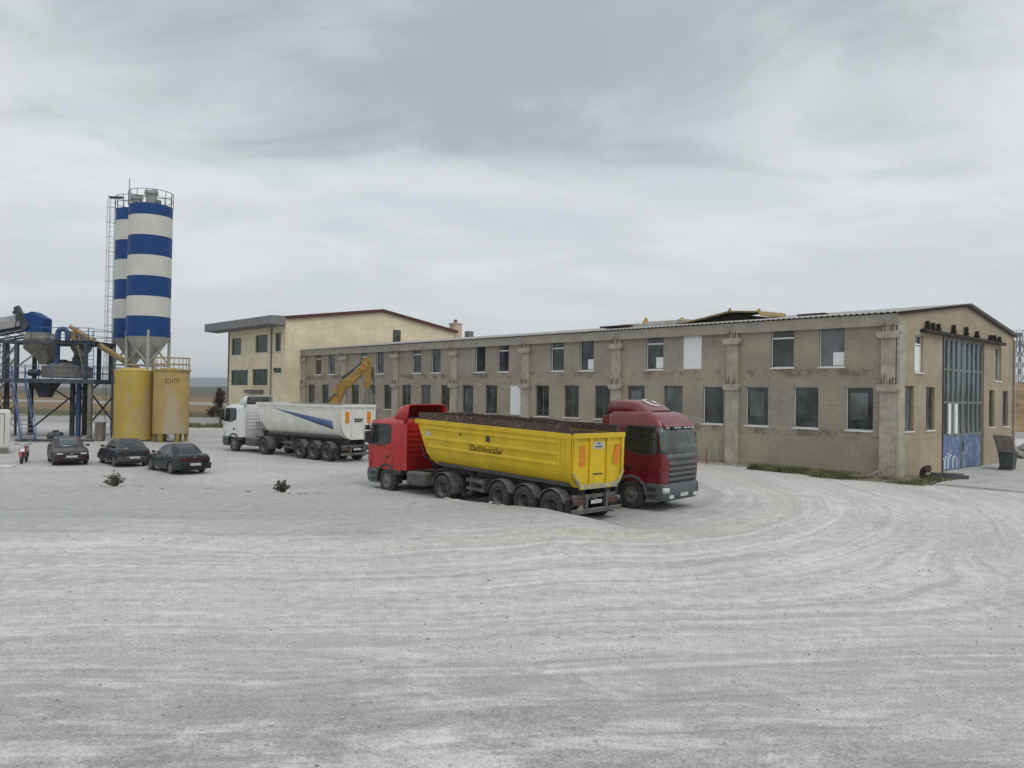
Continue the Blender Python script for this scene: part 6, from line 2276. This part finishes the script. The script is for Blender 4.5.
# ================================================================ EXCAVATOR behind the white trailer
def excavator():
    T = thing('excavator', 'ochre yellow excavator with raised bent arm behind the white trailer', 'excavator', (-17.2, 60.2, 0), 0)
    ye = mat('excavator_yellow', (0.30, 0.165, 0.015), 0.6, var=0.3, scale=1.5, dust=0.2, col2=(0.16, 0.09, 0.02), c2amt=0.3, c2scale=3)
    M['exc'] = ye
    for s in (-1, 1):
        tr = MB()
        path = [(x, z) for x, z in [(-1.5, 0.0), (1.5, 0.0), (1.85, 0.2), (1.95, 0.45), (1.75, 0.72), (1.4, 0.85), (-1.4, 0.85), (-1.75, 0.72), (-1.95, 0.45), (-1.85, 0.2)]]
        tr.prism(path, 'y', s * 0.85, s * 1.4)
        to = tr.build('track', M['black_rubber'], T, bevel=0.03)
        rl = MB()
        for x in (-1.4, -0.7, 0, 0.7, 1.4):
            rl.cyl((x, s * 1.38, 0.35), (x, s * 1.43, 0.35), 0.22, n=14)
        rl.build('roller', M['chassis'], to)
    h = MB()
    h.cyl((0, 0, 0.8), (0, 0, 1.0), 0.6, n=18)
    h.prism([(-2.1, -1.2), (0.9, -1.2), (1.3, -0.9), (1.3, 1.2), (-2.1, 1.2), (-2.3, 0.6), (-2.3, -0.6)], 'z', 1.0, 1.35)
    h.box(-2.2, -1.15, 1.35, -0.3, 1.15, 2.05)
    h.build('house', ye, T, bevel=0.05)
    c = MB()
    c.prism([(-0.25, 1.35), (1.25, 1.35), (1.3, 1.9), (1.05, 2.75), (-0.25, 2.8)], 'y', 0.3, 1.2)
    co = c.build('cab', ye, T, bevel=0.05)
    g = MB()
    g.prism([(0.0, 1.85), (1.15, 1.85), (0.95, 2.62), (0.0, 2.65)], 'y', 1.205, 1.215)
    g.prism([(0.0, 1.85), (1.15, 1.85), (0.95, 2.62), (0.0, 2.65)], 'y', 0.285, 0.295)
    g.build('cab_window', M['glass_cab'], co)
    bm_ = MB()
    pts = [(1.1, 1.5), (2.9, 2.45), (3.75, 4.55), (4.6, 5.15), (5.95, 6.42), (6.2, 6.2), (6.05, 5.85), (4.85, 4.55), (4.45, 4.2), (3.5, 2.2), (1.1, 1.1)]
    bm_.prism(pts, 'y', -0.24, 0.24)
    bm_.build('boom', ye, T, bevel=0.03)
    s_ = MB()
    s_.prism([(5.85, 6.75), (6.25, 6.65), (6.42, 6.0), (6.25, 4.2), (5.98, 4.2), (5.72, 5.9), (5.62, 6.35)], 'y', -0.19, 0.19)
    s_.build('stick', ye, T, bevel=0.03)
    k = MB()
    k.prism([(5.9, 4.2), (6.35, 4.2), (6.6, 3.7), (6.5, 3.1), (6.0, 2.75), (5.45, 3.0), (5.75, 3.2), (5.9, 3.6)], 'y', -0.45, 0.45)
    ko = k.build('bucket', M['plant_cement'], T, bevel=0.03)
    for y in (-0.38, -0.13, 0.13, 0.38):
        t_ = MB()
        t_.prism([(5.5, 3.06), (5.62, 2.92), (5.15, 2.86)], 'y', y - 0.05, y + 0.05)
        t_.build('tooth', M['chassis_grey'], ko)
    cy = MB()
    cy.cyl((4.1, 0.0, 5.1), (4.95, 0, 5.75), 0.12, n=10)
    cy.cyl((4.95, 0, 5.75), (5.75, 0, 6.5), 0.06, n=8)
    cy.build('hydraulic_ram', M['plant_dark'], T)
    for y in (-0.33, 0.33):
        cy = MB()
        cy.cyl((1.5, y, 1.4), (2.6, y, 2.9), 0.11, n=10)
        cy.cyl((2.6, y, 2.9), (3.7, y, 3.9), 0.055, n=8)
        cy.build('hydraulic_ram', M['plant_dark'], T)
    cy = MB()
    cy.cyl((6.42, 0, 6.0), (6.55, 0, 4.9), 0.09, n=8)
    cy.cyl((6.55, 0, 4.9), (6.5, 0, 4.1), 0.045, n=8)
    cy.build('hydraulic_ram', M['plant_dark'], T)
    return T


excavator()
# ================================================================ SMALL THINGS
# ---------------------------------------------------------------- apron before the sliding door
M['apron'] = mat('concrete_apron', (0.42, 0.415, 0.395), 0.9, var=0.12, scale=0.5, col2=(0.27, 0.265, 0.25), c2amt=0.15, c2scale=0.8, bump=0.2, bscale=10)
a_ = MB()
a_.prism([(-0.9, -2.2), (-0.9, -9.5), (30, -9.5), (30, 1.0), (19.75, 1.0), (19.75, -0.02), (6.3, -0.02), (6.3, -1.2), (0.6, -2.0)], 'z', -0.2, 0.09)
apron = a_.build('concrete_apron', M['apron'], None, sharp=0)
apron.location = (19.81, 40.15, 0)
apron.rotation_euler = (0, 0, R(42.5))
tag(apron, kind='structure')


def BL(s, t, z=0.0):
    """point given along the gable (s) and along the long facade (t)"""
    c, k = math.cos(R(42.5)), math.sin(R(42.5))
    return (19.81 + s * c - t * k, 40.15 + s * k + t * c, z)


# ---------------------------------------------------------------- white cabin at the left edge
def cabin():
    T = thing('site_cabin', 'white rounded cabin at the left edge of the yard', 'cabin', (-31.74, 47.75, 0), R(33))
    b = MB()
    b.box(-1.5, -1.2, 0.3, 1.0, 1.6, 2.62)
    b.build('body', mat('cabin_white', (0.60, 0.59, 0.55), 0.55, var=0.06, dust=0.15, streak=0.25), T, bevel=0.17, segs=4)
    s = MB()
    s.box(-1.42, -1.12, -0.1, 0.92, 1.5, 0.32)
    s.build('skirt', M['plant_cement'], T, bevel=0.02)
    r = MB()
    for x in (-0.9, 0.68):
        r.box(x - 0.02, -1.215, 0.5, x + 0.02, -1.195, 2.4)
    r.box(-0.9, -1.215, 2.38, 0.68, -1.195, 2.42)
    r.build('door_seam', M['galv'], T)


cabin()


# ---------------------------------------------------------------- motorbike
def motorbike():
    T = thing('motorbike', 'small red and black motorbike standing beside the white cabin', 'motorbike', (-25.95, 41.75, 0.0), R(-68))
    red = mat('bike_red', (0.22, 0.015, 0.012), 0.35, var=0.2, dust=0.15)
    for x in (0.62, -0.62):
        w = MB()
        w.lathe([(0.22, -0.035), (0.27, -0.05), (0.30, -0.03), (0.305, 0.0), (0.30, 0.03), (0.27, 0.05), (0.22, 0.035), (0.22, -0.035)], axis='y', n=24)
        wo = w.build('wheel', M['black_rubber'], T)
        wo.location = (x, 0, 0.305)
        h = MB()
        h.cyl((0, -0.06, 0), (0, 0.06, 0), 0.05, n=10)
        for k in range(6):
            a = k * math.pi / 3
            h.beam((0, 0, 0), (0.225 * math.cos(a), 0, 0.225 * math.sin(a)), 0.022)
        h.build('rim', M['galv'], wo)
    f = MB()
    for s in (-0.07, 0.07):
        f.tube([(0.62, s, 0.305), (0.50, s, 0.66), (0.42, s, 0.92)], 0.022, 6)
        f.tube([(-0.62, s, 0.305), (-0.2, s, 0.40)], 0.025, 6)
        f.tube([(-0.60, s * 1.5, 0.34), (-0.46, s * 1.5, 0.66)], 0.024, 6)
    f.tube([(0.42, 0, 0.88), (0.1, 0, 0.72), (-0.55, 0, 0.70)], 0.03, 6)
    f.tube([(0.40, 0, 0.80), (0.18, 0, 0.34), (-0.25, 0, 0.34)], 0.03, 6)
    f.build('frame', M['black_plastic'], T)
    e = MB()
    e.box(-0.18, -0.12, 0.28, 0.2, 0.12, 0.56)
    e.cyl((0.05, 0, 0.5), (0.22, 0, 0.6), 0.08, n=10)
    e.build('engine', M['chassis_grey'], T, bevel=0.02)
    t = MB()
    t.prism([(0.34, 0.74), (0.30, 0.92), (0.0, 0.93), (-0.12, 0.78), (0.05, 0.70)], 'y', -0.12, 0.12)
    t.prism([(0.60, 0.42), (0.44, 0.86), (0.32, 0.80), (0.30, 0.42), (0.42, 0.36)], 'y', -0.15, 0.15)
    t.build('fairing', red, T, bevel=0.03)
    g = MB()
    arch_strip(g, 0.62, 0.305, 0.325, 0.345, -0.06, 0.06, R(10), R(150), 8)
    g.build('front_mudguard', red, T)
    s = MB()
    s.prism([(0.0, 0.84), (-0.10, 0.80), (-0.62, 0.82), (-0.68, 0.88), (-0.3, 0.88)], 'y', -0.13, 0.13)
    s.build('seat', M['black_plastic'], T, bevel=0.02)
    b = MB()
    b.tube([(0.30, -0.36, 1.02), (0.38, -0.2, 1.02), (0.41, 0, 0.96), (0.38, 0.2, 1.02), (0.30, 0.36, 1.02)], 0.017, 6)
    b.cyl((0.28, -0.40, 1.02), (0.31, -0.27, 1.02), 0.024, n=8)
    b.cyl((0.28, 0.40, 1.02), (0.31, 0.27, 1.02), 0.024, n=8)
    b.build('handlebar', M['black_plastic'], T)
    for sy in (-1, 1):
        m_ = MB()
        m_.tube([(0.34, sy * 0.25, 1.02), (0.35, sy * 0.30, 1.20)], 0.01, 5)
        m_.cyl((0.35, sy * 0.30, 1.22), (0.37, sy * 0.30, 1.22), 0.06, n=12)
        m_.build('mirror', M['galv'], T)
    l = MB()
    l.cyl((0.40, 0, 0.88), (0.53, 0, 0.86), 0.085, n=14)
    l.build('headlight', M['lamp_clear'], T)
    p = MB()
    p.prism([(0.54, 0.62), (0.47, 0.80), (0.49, 0.82), (0.57, 0.64)], 'y', -0.10, 0.10)
    p.prism([(-0.66, 0.50), (-0.70, 0.78), (-0.68, 0.78), (-0.64, 0.5)], 'y', -0.1, 0.1)
    p.build('white_panel', M['board_white'], T)


motorbike()
b = MB()
b.add([(-0.45, -0.22, 0.03), (0.45, -0.2, 0.02), (0.42, 0.24, 0.05), (-0.4, 0.2, 0.03)], [(0, 1, 2, 3)])
o = b.build('white_sheet', M['board_white'], None, solid=0.02)
o.location = (-25.6, 39.6, float(ground_z(-25.6, 39.6)))
tag(o, 'flat white sheet lying on the ground in front of the motorbike', 'sheet')


# ---------------------------------------------------------------- vegetation
M['weed_leaf'] = mat('grey_green_leaf', (0.085, 0.098, 0.058), 0.75, var=0.45, scale=9.0)
M['shrub_leaf'] = mat('dark_shrub_leaf', (0.048, 0.044, 0.024), 0.8, var=0.5, scale=1.6, col2=(0.11, 0.07, 0.04), c2amt=0.25, c2scale=1.5)
M['bark'] = mat('bark', (0.07, 0.055, 0.04), 0.9, var=0.3)
M['grass'] = mat('rough_grass', (0.125, 0.135, 0.055), 0.85, var=0.5, scale=1.2, col2=(0.25, 0.22, 0.12), c2amt=0.18, c2scale=1.6)


def leaf(mb, p, d, L_, w, rnd):
    d = Vector(d).normalized()
    s = d.cross(Vector((rnd.uniform(-1, 1), rnd.uniform(-1, 1), rnd.uniform(-1, 1)))).normalized() * (w / 2)
    p = Vector(p)
    m_ = p + d * (L_ * 0.5)
    mb.add([p, m_ + s, p + d * L_, m_ - s], [(0, 1, 2, 3)])


def weed(label, x, y, spread, h, seed, stems, leafL, leafW):
    rnd = random.Random(seed)
    z0 = float(ground_z(x, y)) - 0.02
    T = thing('weed_bush', label, 'weed', (x, y, z0), 0)
    sm, lm = MB(), MB()
    for k in range(stems):
        a = rnd.uniform(0, 2 * math.pi)
        out = spread * rnd.uniform(0.15, 1.0)
        hh = h * rnd.uniform(0.35, 1.0) * (1.0 - 0.45 * out / spread)
        base = Vector((rnd.uniform(-.08, .08), rnd.uniform(-.08, .08), 0))
        tip = Vector((math.cos(a) * out, math.sin(a) * out, hh))
        mid = base.lerp(tip, 0.5) + Vector((0, 0, hh * 0.12))
        sm.tube([base, mid, tip], [0.014, 0.010, 0.004], 4)
        nl = rnd.randint(8, 14)
        for i in range(nl):
            f = 0.2 + 0.8 * i / nl
            p = base.lerp(mid, f * 2) if f < 0.5 else mid.lerp(tip, f * 2 - 1)
            leaf(lm, p, (rnd.uniform(-1, 1), rnd.uniform(-1, 1), rnd.uniform(-0.1, 1.0)), leafL * rnd.uniform(0.6, 1.2), leafW * rnd.uniform(.7, 1.2), rnd)
    sm.build('stem', M['weed_leaf'], T)
    lm.build('leaf_cluster', M['weed_leaf'], T, sharp=0, merge=False)


weed('spiky grey green weed growing on the gravel edge in front of the parked cars', -15.75, 31.2, 0.42, 0.72, 5, 26, 0.17, 0.05)
weed('round leafed dark green weed on the gravel edge left of the red truck', -8.75, 30.0, 0.40, 0.60, 8, 22, 0.15, 0.10)


def shrub(name, label, x, y, h, r, trunk_h, seed, n, lw, mat_, cat='tree', group=None):
    rnd = random.Random(seed)
    z0 = float(ground_z(x, y)) - 0.05 if y < 60 else -0.05
    T = thing(name, label, cat, (x, y, z0), 0, group)
    tr, cr = MB(), MB()
    tr.tube([(0, 0, 0), (0.06, 0.03, h * 0.35), (0.0, 0.05, h * 0.8)], [0.12, 0.09, 0.03], 8)
    cl = []
    for k in range(16):
        f = rnd.uniform(0.08, 1.0)
        z = trunk_h + (h - trunk_h) * f
        rr = r * (1 - 0.55 * abs(f - 0.35) / 0.65) * rnd.uniform(0.3, 0.75)
        a = rnd.uniform(0, 6.28)
        c = Vector((rr * math.cos(a), rr * math.sin(a), z))
        tr.tube([(0, 0, max(0.2, z - 0.8)), c * 0.6 + Vector((0, 0, z * 0.4 - 0.1)), c], [0.04, 0.025, 0.01], 5)
        cl.append((c, r * rnd.uniform(0.35, 0.62)))
    for i in range(n):
        c, s = cl[rnd.randrange(len(cl))]
        d = Vector((rnd.gauss(0, 1), rnd.gauss(0, 1), rnd.gauss(0, 1.15))).normalized() * s * rnd.uniform(0.3, 1.1)
        p = c + d
        if p.z < 0.05:
            continue
        leaf(cr, p, (rnd.uniform(-1, 1), rnd.uniform(-1, 1), rnd.uniform(-0.4, 1)), lw * rnd.uniform(0.7, 1.4), lw * rnd.uniform(0.4, 0.7), rnd)
    tr.build('trunk', M['bark'], T)
    cr.build('crown', mat_, T, sharp=0, merge=False)
    return T


shrub('conifer_shrub', 'dark brownish columnar shrub at the corner of the cream office block', -32.2, 86.5, 4.1, 0.80, 0.2, 3, 1500, 0.20, M['shrub_leaf'])


def tufts(name, pts, hgt, seed, m_, w=0.018):
    """a patch of rough grass: blades on a ragged footprint"""
    rnd = random.Random(seed)
    mb = MB()
    for (x, y, z, hs) in pts:
        h = hgt * hs * rnd.uniform(0.4, 1.2)
        a = rnd.uniform(0, 6.28)
        lean = rnd.uniform(0.1, 0.7) * h
        p = Vector((x, y, z - 0.01))
        t_ = p + Vector((math.cos(a) * lean, math.sin(a) * lean, h))
        s = Vector((-math.sin(a), math.cos(a), 0)) * w * rnd.uniform(0.6, 1.5)
        mb.add([p - s, p + s, t_], [(0, 1, 2)])
    o = mb.build(name, m_, None, sharp=0, merge=False)
    return tag(o, kind='stuff')


rnd = random.Random(12)
pts = []
while len(pts) < 13000:
    t = rnd.uniform(-1.2, 7.6)
    s = -rnd.uniform(0.0, 1.0) ** 1.1 * (2.5 if t < 3.5 else 1.7)
    if t < 0:
        s = rnd.uniform(-2.3, 2.6)
        t = -rnd.uniform(0.1, 2.2) * (1 if s < 2.2 else 0.5)
    n_ = mnoise.noise(Vector((s * 1.1, t * 0.9, 3.3)))
    if n_ < -0.30 + 0.08 * max(0.0, t - 4.0):
        continue
    x, y, _z = BL(s, t)
    pts.append((x, y, 0.0, 0.7 + n_ * 1.2))
_gz = ground_z(np.array([q[0] for q in pts]), np.array([q[1] for q in pts]))
pts = [(q[0], q[1], float(g_) + 0.04, q[3]) for q, g_ in zip(pts, _gz)]
tufts('grass', pts, 0.30, 4, M['grass'], 0.014)
pts = []
for i in range(2600):
    x, y = rnd.uniform(-37, -30.5), rnd.uniform(82.0, 88.0)
    if mnoise.noise(Vector((x * 0.4, y * 0.4, 1))) > -0.1:
        pts.append((x, y, 0.0, 1.0))
tufts('grass', pts, 0.4, 9, M['grass'], 0.04)

# low bank of soil along the wall foot, under the grass
q = MB()
def bank_pt(u, v):
    # u along the wall and round the corner, v outwards
    if u >= 0:
        s_, t_ = -0.02 - v * (2.3 if u < 4 else 2.3 - (u - 4) * 0.25), u
    else:
        s_, t_ = -v * 2.1 - u * 1.0, -0.02 - v * 2.0
    x, y, _ = BL(s_, t_)
    h = 0.20 * (1 - v) ** 1.2 * min(1.0, (8.2 - u) / 2.5) * min(1.0, (u + 2.4) / 0.8) + 0.05 * mnoise.noise(Vector((x * 1.5, y * 1.5, 0)))
    return (x, y, float(ground_z(x, y)) - 0.03 * v + max(-0.02, h))
us_ = [8.0 - 0.25 * i for i in range(42)]
q.grid(bank_pt, us_, [0, 0.15, 0.3, 0.45, 0.6, 0.8, 1.0])
o = q.build('soil_bank', mat('wall_foot_soil', (0.19, 0.17, 0.125), 0.95, var=0.3, scale=1.5, col2=(0.09, 0.095, 0.04), c2amt=0.3, c2scale=1.5, bump=0.5, bscale=8), None, sharp=0)
tag(o, kind='structure')
# ---------------------------------------------------------------- debris along the building
def rock_mesh(name, seed, m_, flat=1.0, sub=2):
    bm = bmesh.new()
    bmesh.ops.create_icosphere(bm, subdivisions=sub, radius=1.0)
    rr = random.Random(seed)
    ox = rr.uniform(0, 50)
    for v in bm.verts:
        n = mnoise.noise(v.co * 1.1 + Vector((ox, 0, 0))) * 0.5 + mnoise.noise(v.co * 2.6 + Vector((0, ox, 0))) * 0.22
        v.co = v.co * (1 + n)
        v.co.z *= flat
    me = bpy.data.meshes.new(name)
    bm.to_mesh(me)
    bm.free()
    me.materials.append(m_)
    return me


M['stone'] = mat('grey_stone', (0.23, 0.22, 0.195), 0.9, var=0.3, scale=2.5, dust=0.4, bump=0.4, bscale=12)
rocks = [rock_mesh('rock', 20 + k, M['stone'], 0.75) for k in range(4)]
rnd = random.Random(5)
for i in range(26):
    u, v = rnd.random(), rnd.random()
    x, y = 35.7 + 5.0 * u + 1.2 * v, 54.2 + 4.5 * v + 2.0 * u
    sc = rnd.uniform(0.25, 0.62)
    hz_ = 0.85 * max(0, 1 - abs(v - 0.55) * 1.7) * rnd.uniform(0.3, 1.0)
    o = link('rock', rocks[i % 4], None, (x, y, hz_ + sc * 0.2), (rnd.uniform(-.5, .5), rnd.uniform(-.5, .5), rnd.uniform(0, 6)))
    o.scale = (sc * rnd.uniform(.8, 1.4), sc * rnd.uniform(.8, 1.3), sc)
    tag(o, 'grey rock in the rubble heap beyond the gable corner at the right edge', 'rock', 'rocks of the rubble heap')
M['clod'] = mat('gravel_clod', (0.36, 0.355, 0.34), 0.9, var=0.25, scale=6, bump=0.3, bscale=20)
clod = [rock_mesh('clod', 60 + k, M['clod'], 0.7, 1) for k in range(3)]
for i, (x, y, sc) in enumerate(((-2.1, 28.0, 0.16), (-1.75, 27.9, 0.10), (-1.4, 27.6, 0.14), (-1.0, 27.2, 0.09), (-14.6, 31.0, 0.10), (-11.8, 30.6, 0.14), (-11.4, 30.7, 0.09), (2.9, 24.6, 0.09), (3.4, 25.0, 0.12))):
    o = link('clod', clod[i % 3], None, (x, y, float(ground_z(x, y)) + sc * 0.2), (0, 0, i * 1.7))
    o.scale = (sc * 1.3, sc, sc * 0.8)
    tag(o, 'lump of gravel on the edge of the yard by the yellow trailer wheels' if x > -5 else 'lump of gravel near the weeds', 'stone', 'gravel lumps by the trailer' if x > -5 else 'gravel lumps by the weeds')

rr_ = random.Random(77)
for i in range(34):
    x = rr_.uniform(-17, 1.5)
    y = float(np.interp(x, LIP_X, LIP_Y)) + rr_.gauss(0.0, 0.5)
    sc = rr_.uniform(0.04, 0.11)
    o = link('clod', clod[i % 3], None, (x, y, float(ground_z(x, y)) + sc * 0.15), (0, 0, i * 1.3))
    o.scale = (sc * 1.3, sc, sc * 0.8)
    tag(o, 'small gravel lump scattered along the raised edge between haul road and yard', 'stone', 'gravel lumps along the raised edge')
# bin and sheet leaning on it
def bin_and_board():
    T = thing('wheelie_bin', 'dark grey bin standing at the right end of the gable', 'bin', (29.2, 46.0, 0.09), R(42.5))
    b = MB()
    b.loft([[(-0.34, -0.32, 0.06), (0.34, -0.32, 0.06), (0.34, 0.32, 0.06), (-0.34, 0.32, 0.06)], [(-0.42, -0.40, 1.0), (0.42, -0.40, 1.0), (0.42, 0.40, 1.0), (-0.42, 0.40, 1.0)]])
    b.build('body', mat('bin_plastic', (0.045, 0.05, 0.05), 0.7, var=0.3, dust=0.35), T, bevel=0.03)
    l = MB()
    l.box(-0.45, -0.43, 1.004, 0.45, 0.43, 1.07)
    l.build('lid', M['black_plastic'], T, bevel=0.02)
    for s in (-1, 1):
        w = MB()
        w.cyl((s * 0.30, 0.30, 0.1), (s * 0.38, 0.30, 0.1), 0.1, n=14)
        w.build('wheel', M['black_rubber'], T)
    c = BL(16.8, -1.3)
    q = MB()
    q.box(-0.62, -0.03, 0.0, 0.62, 0.03, 1.25)
    o = q.build('brown_board', mat('brown_board', (0.045, 0.033, 0.028), 0.8, var=0.2, scale=2, dust=0.15), None, bevel=0.005)
    o.location = (29.5, 46.45, 0.95)
    o.rotation_euler = (R(-26), R(4), R(12))
    tag(o, 'brown sheet propped upright on the dark bin against the gable', 'board')


bin_and_board()

# broken concrete piece by the corner, rusty pipe bend, steel channel
q = MB()
q.beam((-0.7, 0, 0.05), (0, 0, 0.50), 0.14, 0.11)
q.beam((-0.02, 0.02, 0.52), (0.40, 0.05, 0.0), 0.14, 0.11)
o = q.build('concrete_fragment', M['stone'], None, bevel=0.02, sharp=20)
x, y, _z = BL(-0.7, 0.55)
o.location = (x, y, 0.02)
o.rotation_euler = (0, 0, R(-8))
tag(o, 'broken concrete post bent into an angle in the grass at the corner', 'concrete piece')
q = MB()
q.tube([(0, 0, 0), (0, 0, 0.35), (0.05, 0, 0.5), (0.18, -0.05, 0.58), (0.34, -0.1, 0.6)], 0.15, 12, cap=False)
q.tube([(0.33, -0.1, 0.6), (0.39, -0.12, 0.6)], 0.20, 12)
o = q.build('pipe_bend', mat('rust_red_pipe', (0.055, 0.034, 0.024), 0.8, var=0.35, scale=6), None)
x, y, _z = BL(1.35, -0.75)
o.location = (x, y, 0)
o.rotation_euler = (0, 0, R(-60))
tag(o, 'rusty pipe bend standing in the grass between corner and sliding door', 'pipe')
q = MB()
q.box(-0.9, -0.22, 0.0, 0.9, 0.22, 0.04)
q.box(-0.9, -0.22, 0.04, 0.9, -0.17, 0.22)
q.box(-0.9, 0.17, 0.04, 0.9, 0.22, 0.22)
o = q.build('steel_channel', M['plant_dark'], None, bevel=0.005)
x, y, _z = BL(2.2, -1.75)
o.location = (x, y, 0.12)
o.rotation_euler = (R(4), R(3), R(4))
tag(o, 'black steel channel lying by the apron in front of the sliding door', 'scrap')
for k in range(4):
    q = MB()
    q.tube([(-0.8 + k * 0.3, 0.1 * k, 0.05 + 0.02 * k), (-0.2 + k * 0.3, 0.25 - 0.1 * k, 0.16), (0.5 + k * 0.2, 0.1, 0.06)], 0.035, 5)
    o = q.build('stick', M['bark'], None)
    x, y, _z = BL(2.6, -1.0)
    o.location = (x, y, 0.03)
    tag(o, 'loose dark stick heaped beside the rusty pipe bend', 'stick', 'sticks beside the pipe bend')
# red post and grey stake at the foot of the wall
for nm, lab, m_, s, t, h, r_ in (('marker_post', 'short red post at the foot of the wall right of the dark red truck', mat('red_post', (0.17, 0.03, 0.02), 0.6, var=0.2), -0.75, 10.9, 0.85, 0.035),
                                ('wooden_stake', 'thin grey stake leaning at the wall beside the red post', M['concrete'], -0.35, 10.35, 1.6, 0.035)):
    q = MB()
    q.cyl((0, 0, -0.1), (0.05 if nm == 'marker_post' else -0.1, 0, h), r_, r_ * 0.9, n=8)
    o = q.build(nm, m_, None)
    o.location = BL(s, t)
    tag(o, lab, 'post')
# low strip of broken kerb along the wall foot
q = MB()
for k in range(7):
    q.box(-0.42, 8.2 + k * 0.82, -0.05, -0.26, 8.2 + k * 0.82 + 0.78, 0.12 + 0.02 * math.sin(k * 3.1))
o = q.build('low_kerb', M['concrete'], None, bevel=0.01)
o.location = (19.81, 40.15, 0)
o.rotation_euler = (0, 0, R(42.5))
tag(o, kind='structure')


# ---------------------------------------------------------------- power pylon
def pylon(x, y, h):
    T = thing('power_pylon', 'grey lattice power pylon in the distance at the right edge', 'pylon', (x, y, 0), R(20))
    m_ = mat('pylon_steel', (0.20, 0.21, 0.22), 0.6, var=0.1)
    mb = MB()
    lv = [(0, 3.0), (5, 2.4), (10, 1.85), (14, 1.4), (18, 1.05), (21.5, 0.8), (25, 0.6), (h - 1.2, 0.45)]

    def C(i):
        z, w = lv[i]
        return [(-w, -w, z), (w, -w, z), (w, w, z), (-w, w, z)]
    for i in range(len(lv) - 1):
        a, b = C(i), C(i + 1)
        for k in range(4):
            mb.beam(a[k], b[k], 0.2)
            mb.beam(a[k], b[(k + 1) % 4], 0.12)
            mb.beam(a[(k + 1) % 4], b[k], 0.12)
            mb.beam(b[k], b[(k + 1) % 4], 0.12)
    mb.build('tower', m_, T, sharp=0)
    for z, l in ((h - 1.4, 5.6), (h - 6.2, 4.2)):
        am = MB()
        for s in (-1, 1):
            for yy in (-0.45, 0.45):
                am.beam((s * 0.4, yy, z), (s * l, 0, z + 0.25), 0.15)
                am.beam((s * 0.4, yy, z + 1.1), (s * l, 0, z + 0.25), 0.12)
            for f in (0.25, 0.5, 0.75):
                am.beam((s * l * f, 0.45 * (1 - f), z + 0.25 * f), (s * l * f, 0.0, z + 1.1 - 0.85 * f), 0.08)
            am.cyl((s * l, 0, z + 0.2), (s * l, 0, z + 1.6), 0.1, n=6)
        am.build('cross_arm', m_, T, sharp=0)
    return T


pylon(167.5, 258.0, 28.2)

# low dark hedge line and scattered bushes on the field edge at the left
rnd = random.Random(31)
for i in range(14):
    x = -112 + i * 6.3 + rnd.uniform(-2, 2)
    shrub('field_bush', 'low dark bush on the far field edge beyond the batching plant', x, 117 + rnd.uniform(-4, 5), rnd.uniform(0.7, 1.3), rnd.uniform(0.8, 1.5), 0.05, 100 + i, 160, 0.42, M['shrub_leaf'], 'bush', 'bushes on the field edge')

# ---------------------------------------------------------------- loose stones on the haul road
def gravel():
    rr = np.random.default_rng(3)
    ico = bmesh.new()
    bmesh.ops.create_icosphere(ico, subdivisions=1, radius=1.0)
    bv = np.array([v.co[:] for v in ico.verts])
    bf = np.array([[v.index for v in f.verts] for f in ico.faces])
    ico.free()
    N = 3600
    y = 7.2 + (rr.random(N) ** 1.6) * 22
    x = (rr.random(N) * 2 - 1) * 0.72 * y
    dens = fbm2(x * 0.35, y * 0.6, 21, 4)
    keep = dens > -0.06
    x, y = x[keep], y[keep]
    n = len(x)
    s = 0.007 + 0.020 * rr.random(n) ** 3.5
    z = ground_z(x, y) + s * 0.25
    vs_, fs_ = [], []
    jit = 1 + (rr.random((n, len(bv), 1)) - 0.5) * 0.5
    V = bv[None] * jit * s[:, None, None] * np.stack([0.7 + rr.random(n) * 0.8, 0.7 + rr.random(n) * 0.8, 0.5 + rr.random(n) * 0.4], 1)[:, None, :]
    V[..., 0] += x[:, None]
    V[..., 1] += y[:, None]
    V[..., 2] += z[:, None]
    F = bf[None] + (np.arange(n) * len(bv))[:, None, None]
    me = bpy.data.meshes.new('gravel')
    me.from_pydata(V.reshape(-1, 3).tolist(), [], F.reshape(-1, 3).tolist())
    me.materials.append(mat('loose_stone', (0.36, 0.358, 0.35), 0.9, var=0.4, scale=7.0))
    o = link('gravel', me)
    tag(o, kind='stuff')


gravel()

# ---------------------------------------------------------------- the air over the plain
hz_b = MB()
hz_b.box(-9500, -120, -2.0, 9500, 9000, 130.0)
hz_m = bpy.data.materials.new('haze')
hz_m.use_nodes = True
ht = hz_m.node_tree
ht.nodes.clear()
hv = nd(ht, 'ShaderNodeVolumePrincipled')
hv.inputs['Color'].default_value = (0.86, 0.92, 1.0, 1)
hv.inputs['Density'].default_value = 0.00016
hv.inputs['Anisotropy'].default_value = 0.2
ho = nd(ht, 'ShaderNodeOutputMaterial')
ht.links.new(hv.outputs[0], ho.inputs['Volume'])
hz_o = hz_b.build('haze', hz_m, None, sharp=0)
tag(hz_o, kind='stuff')
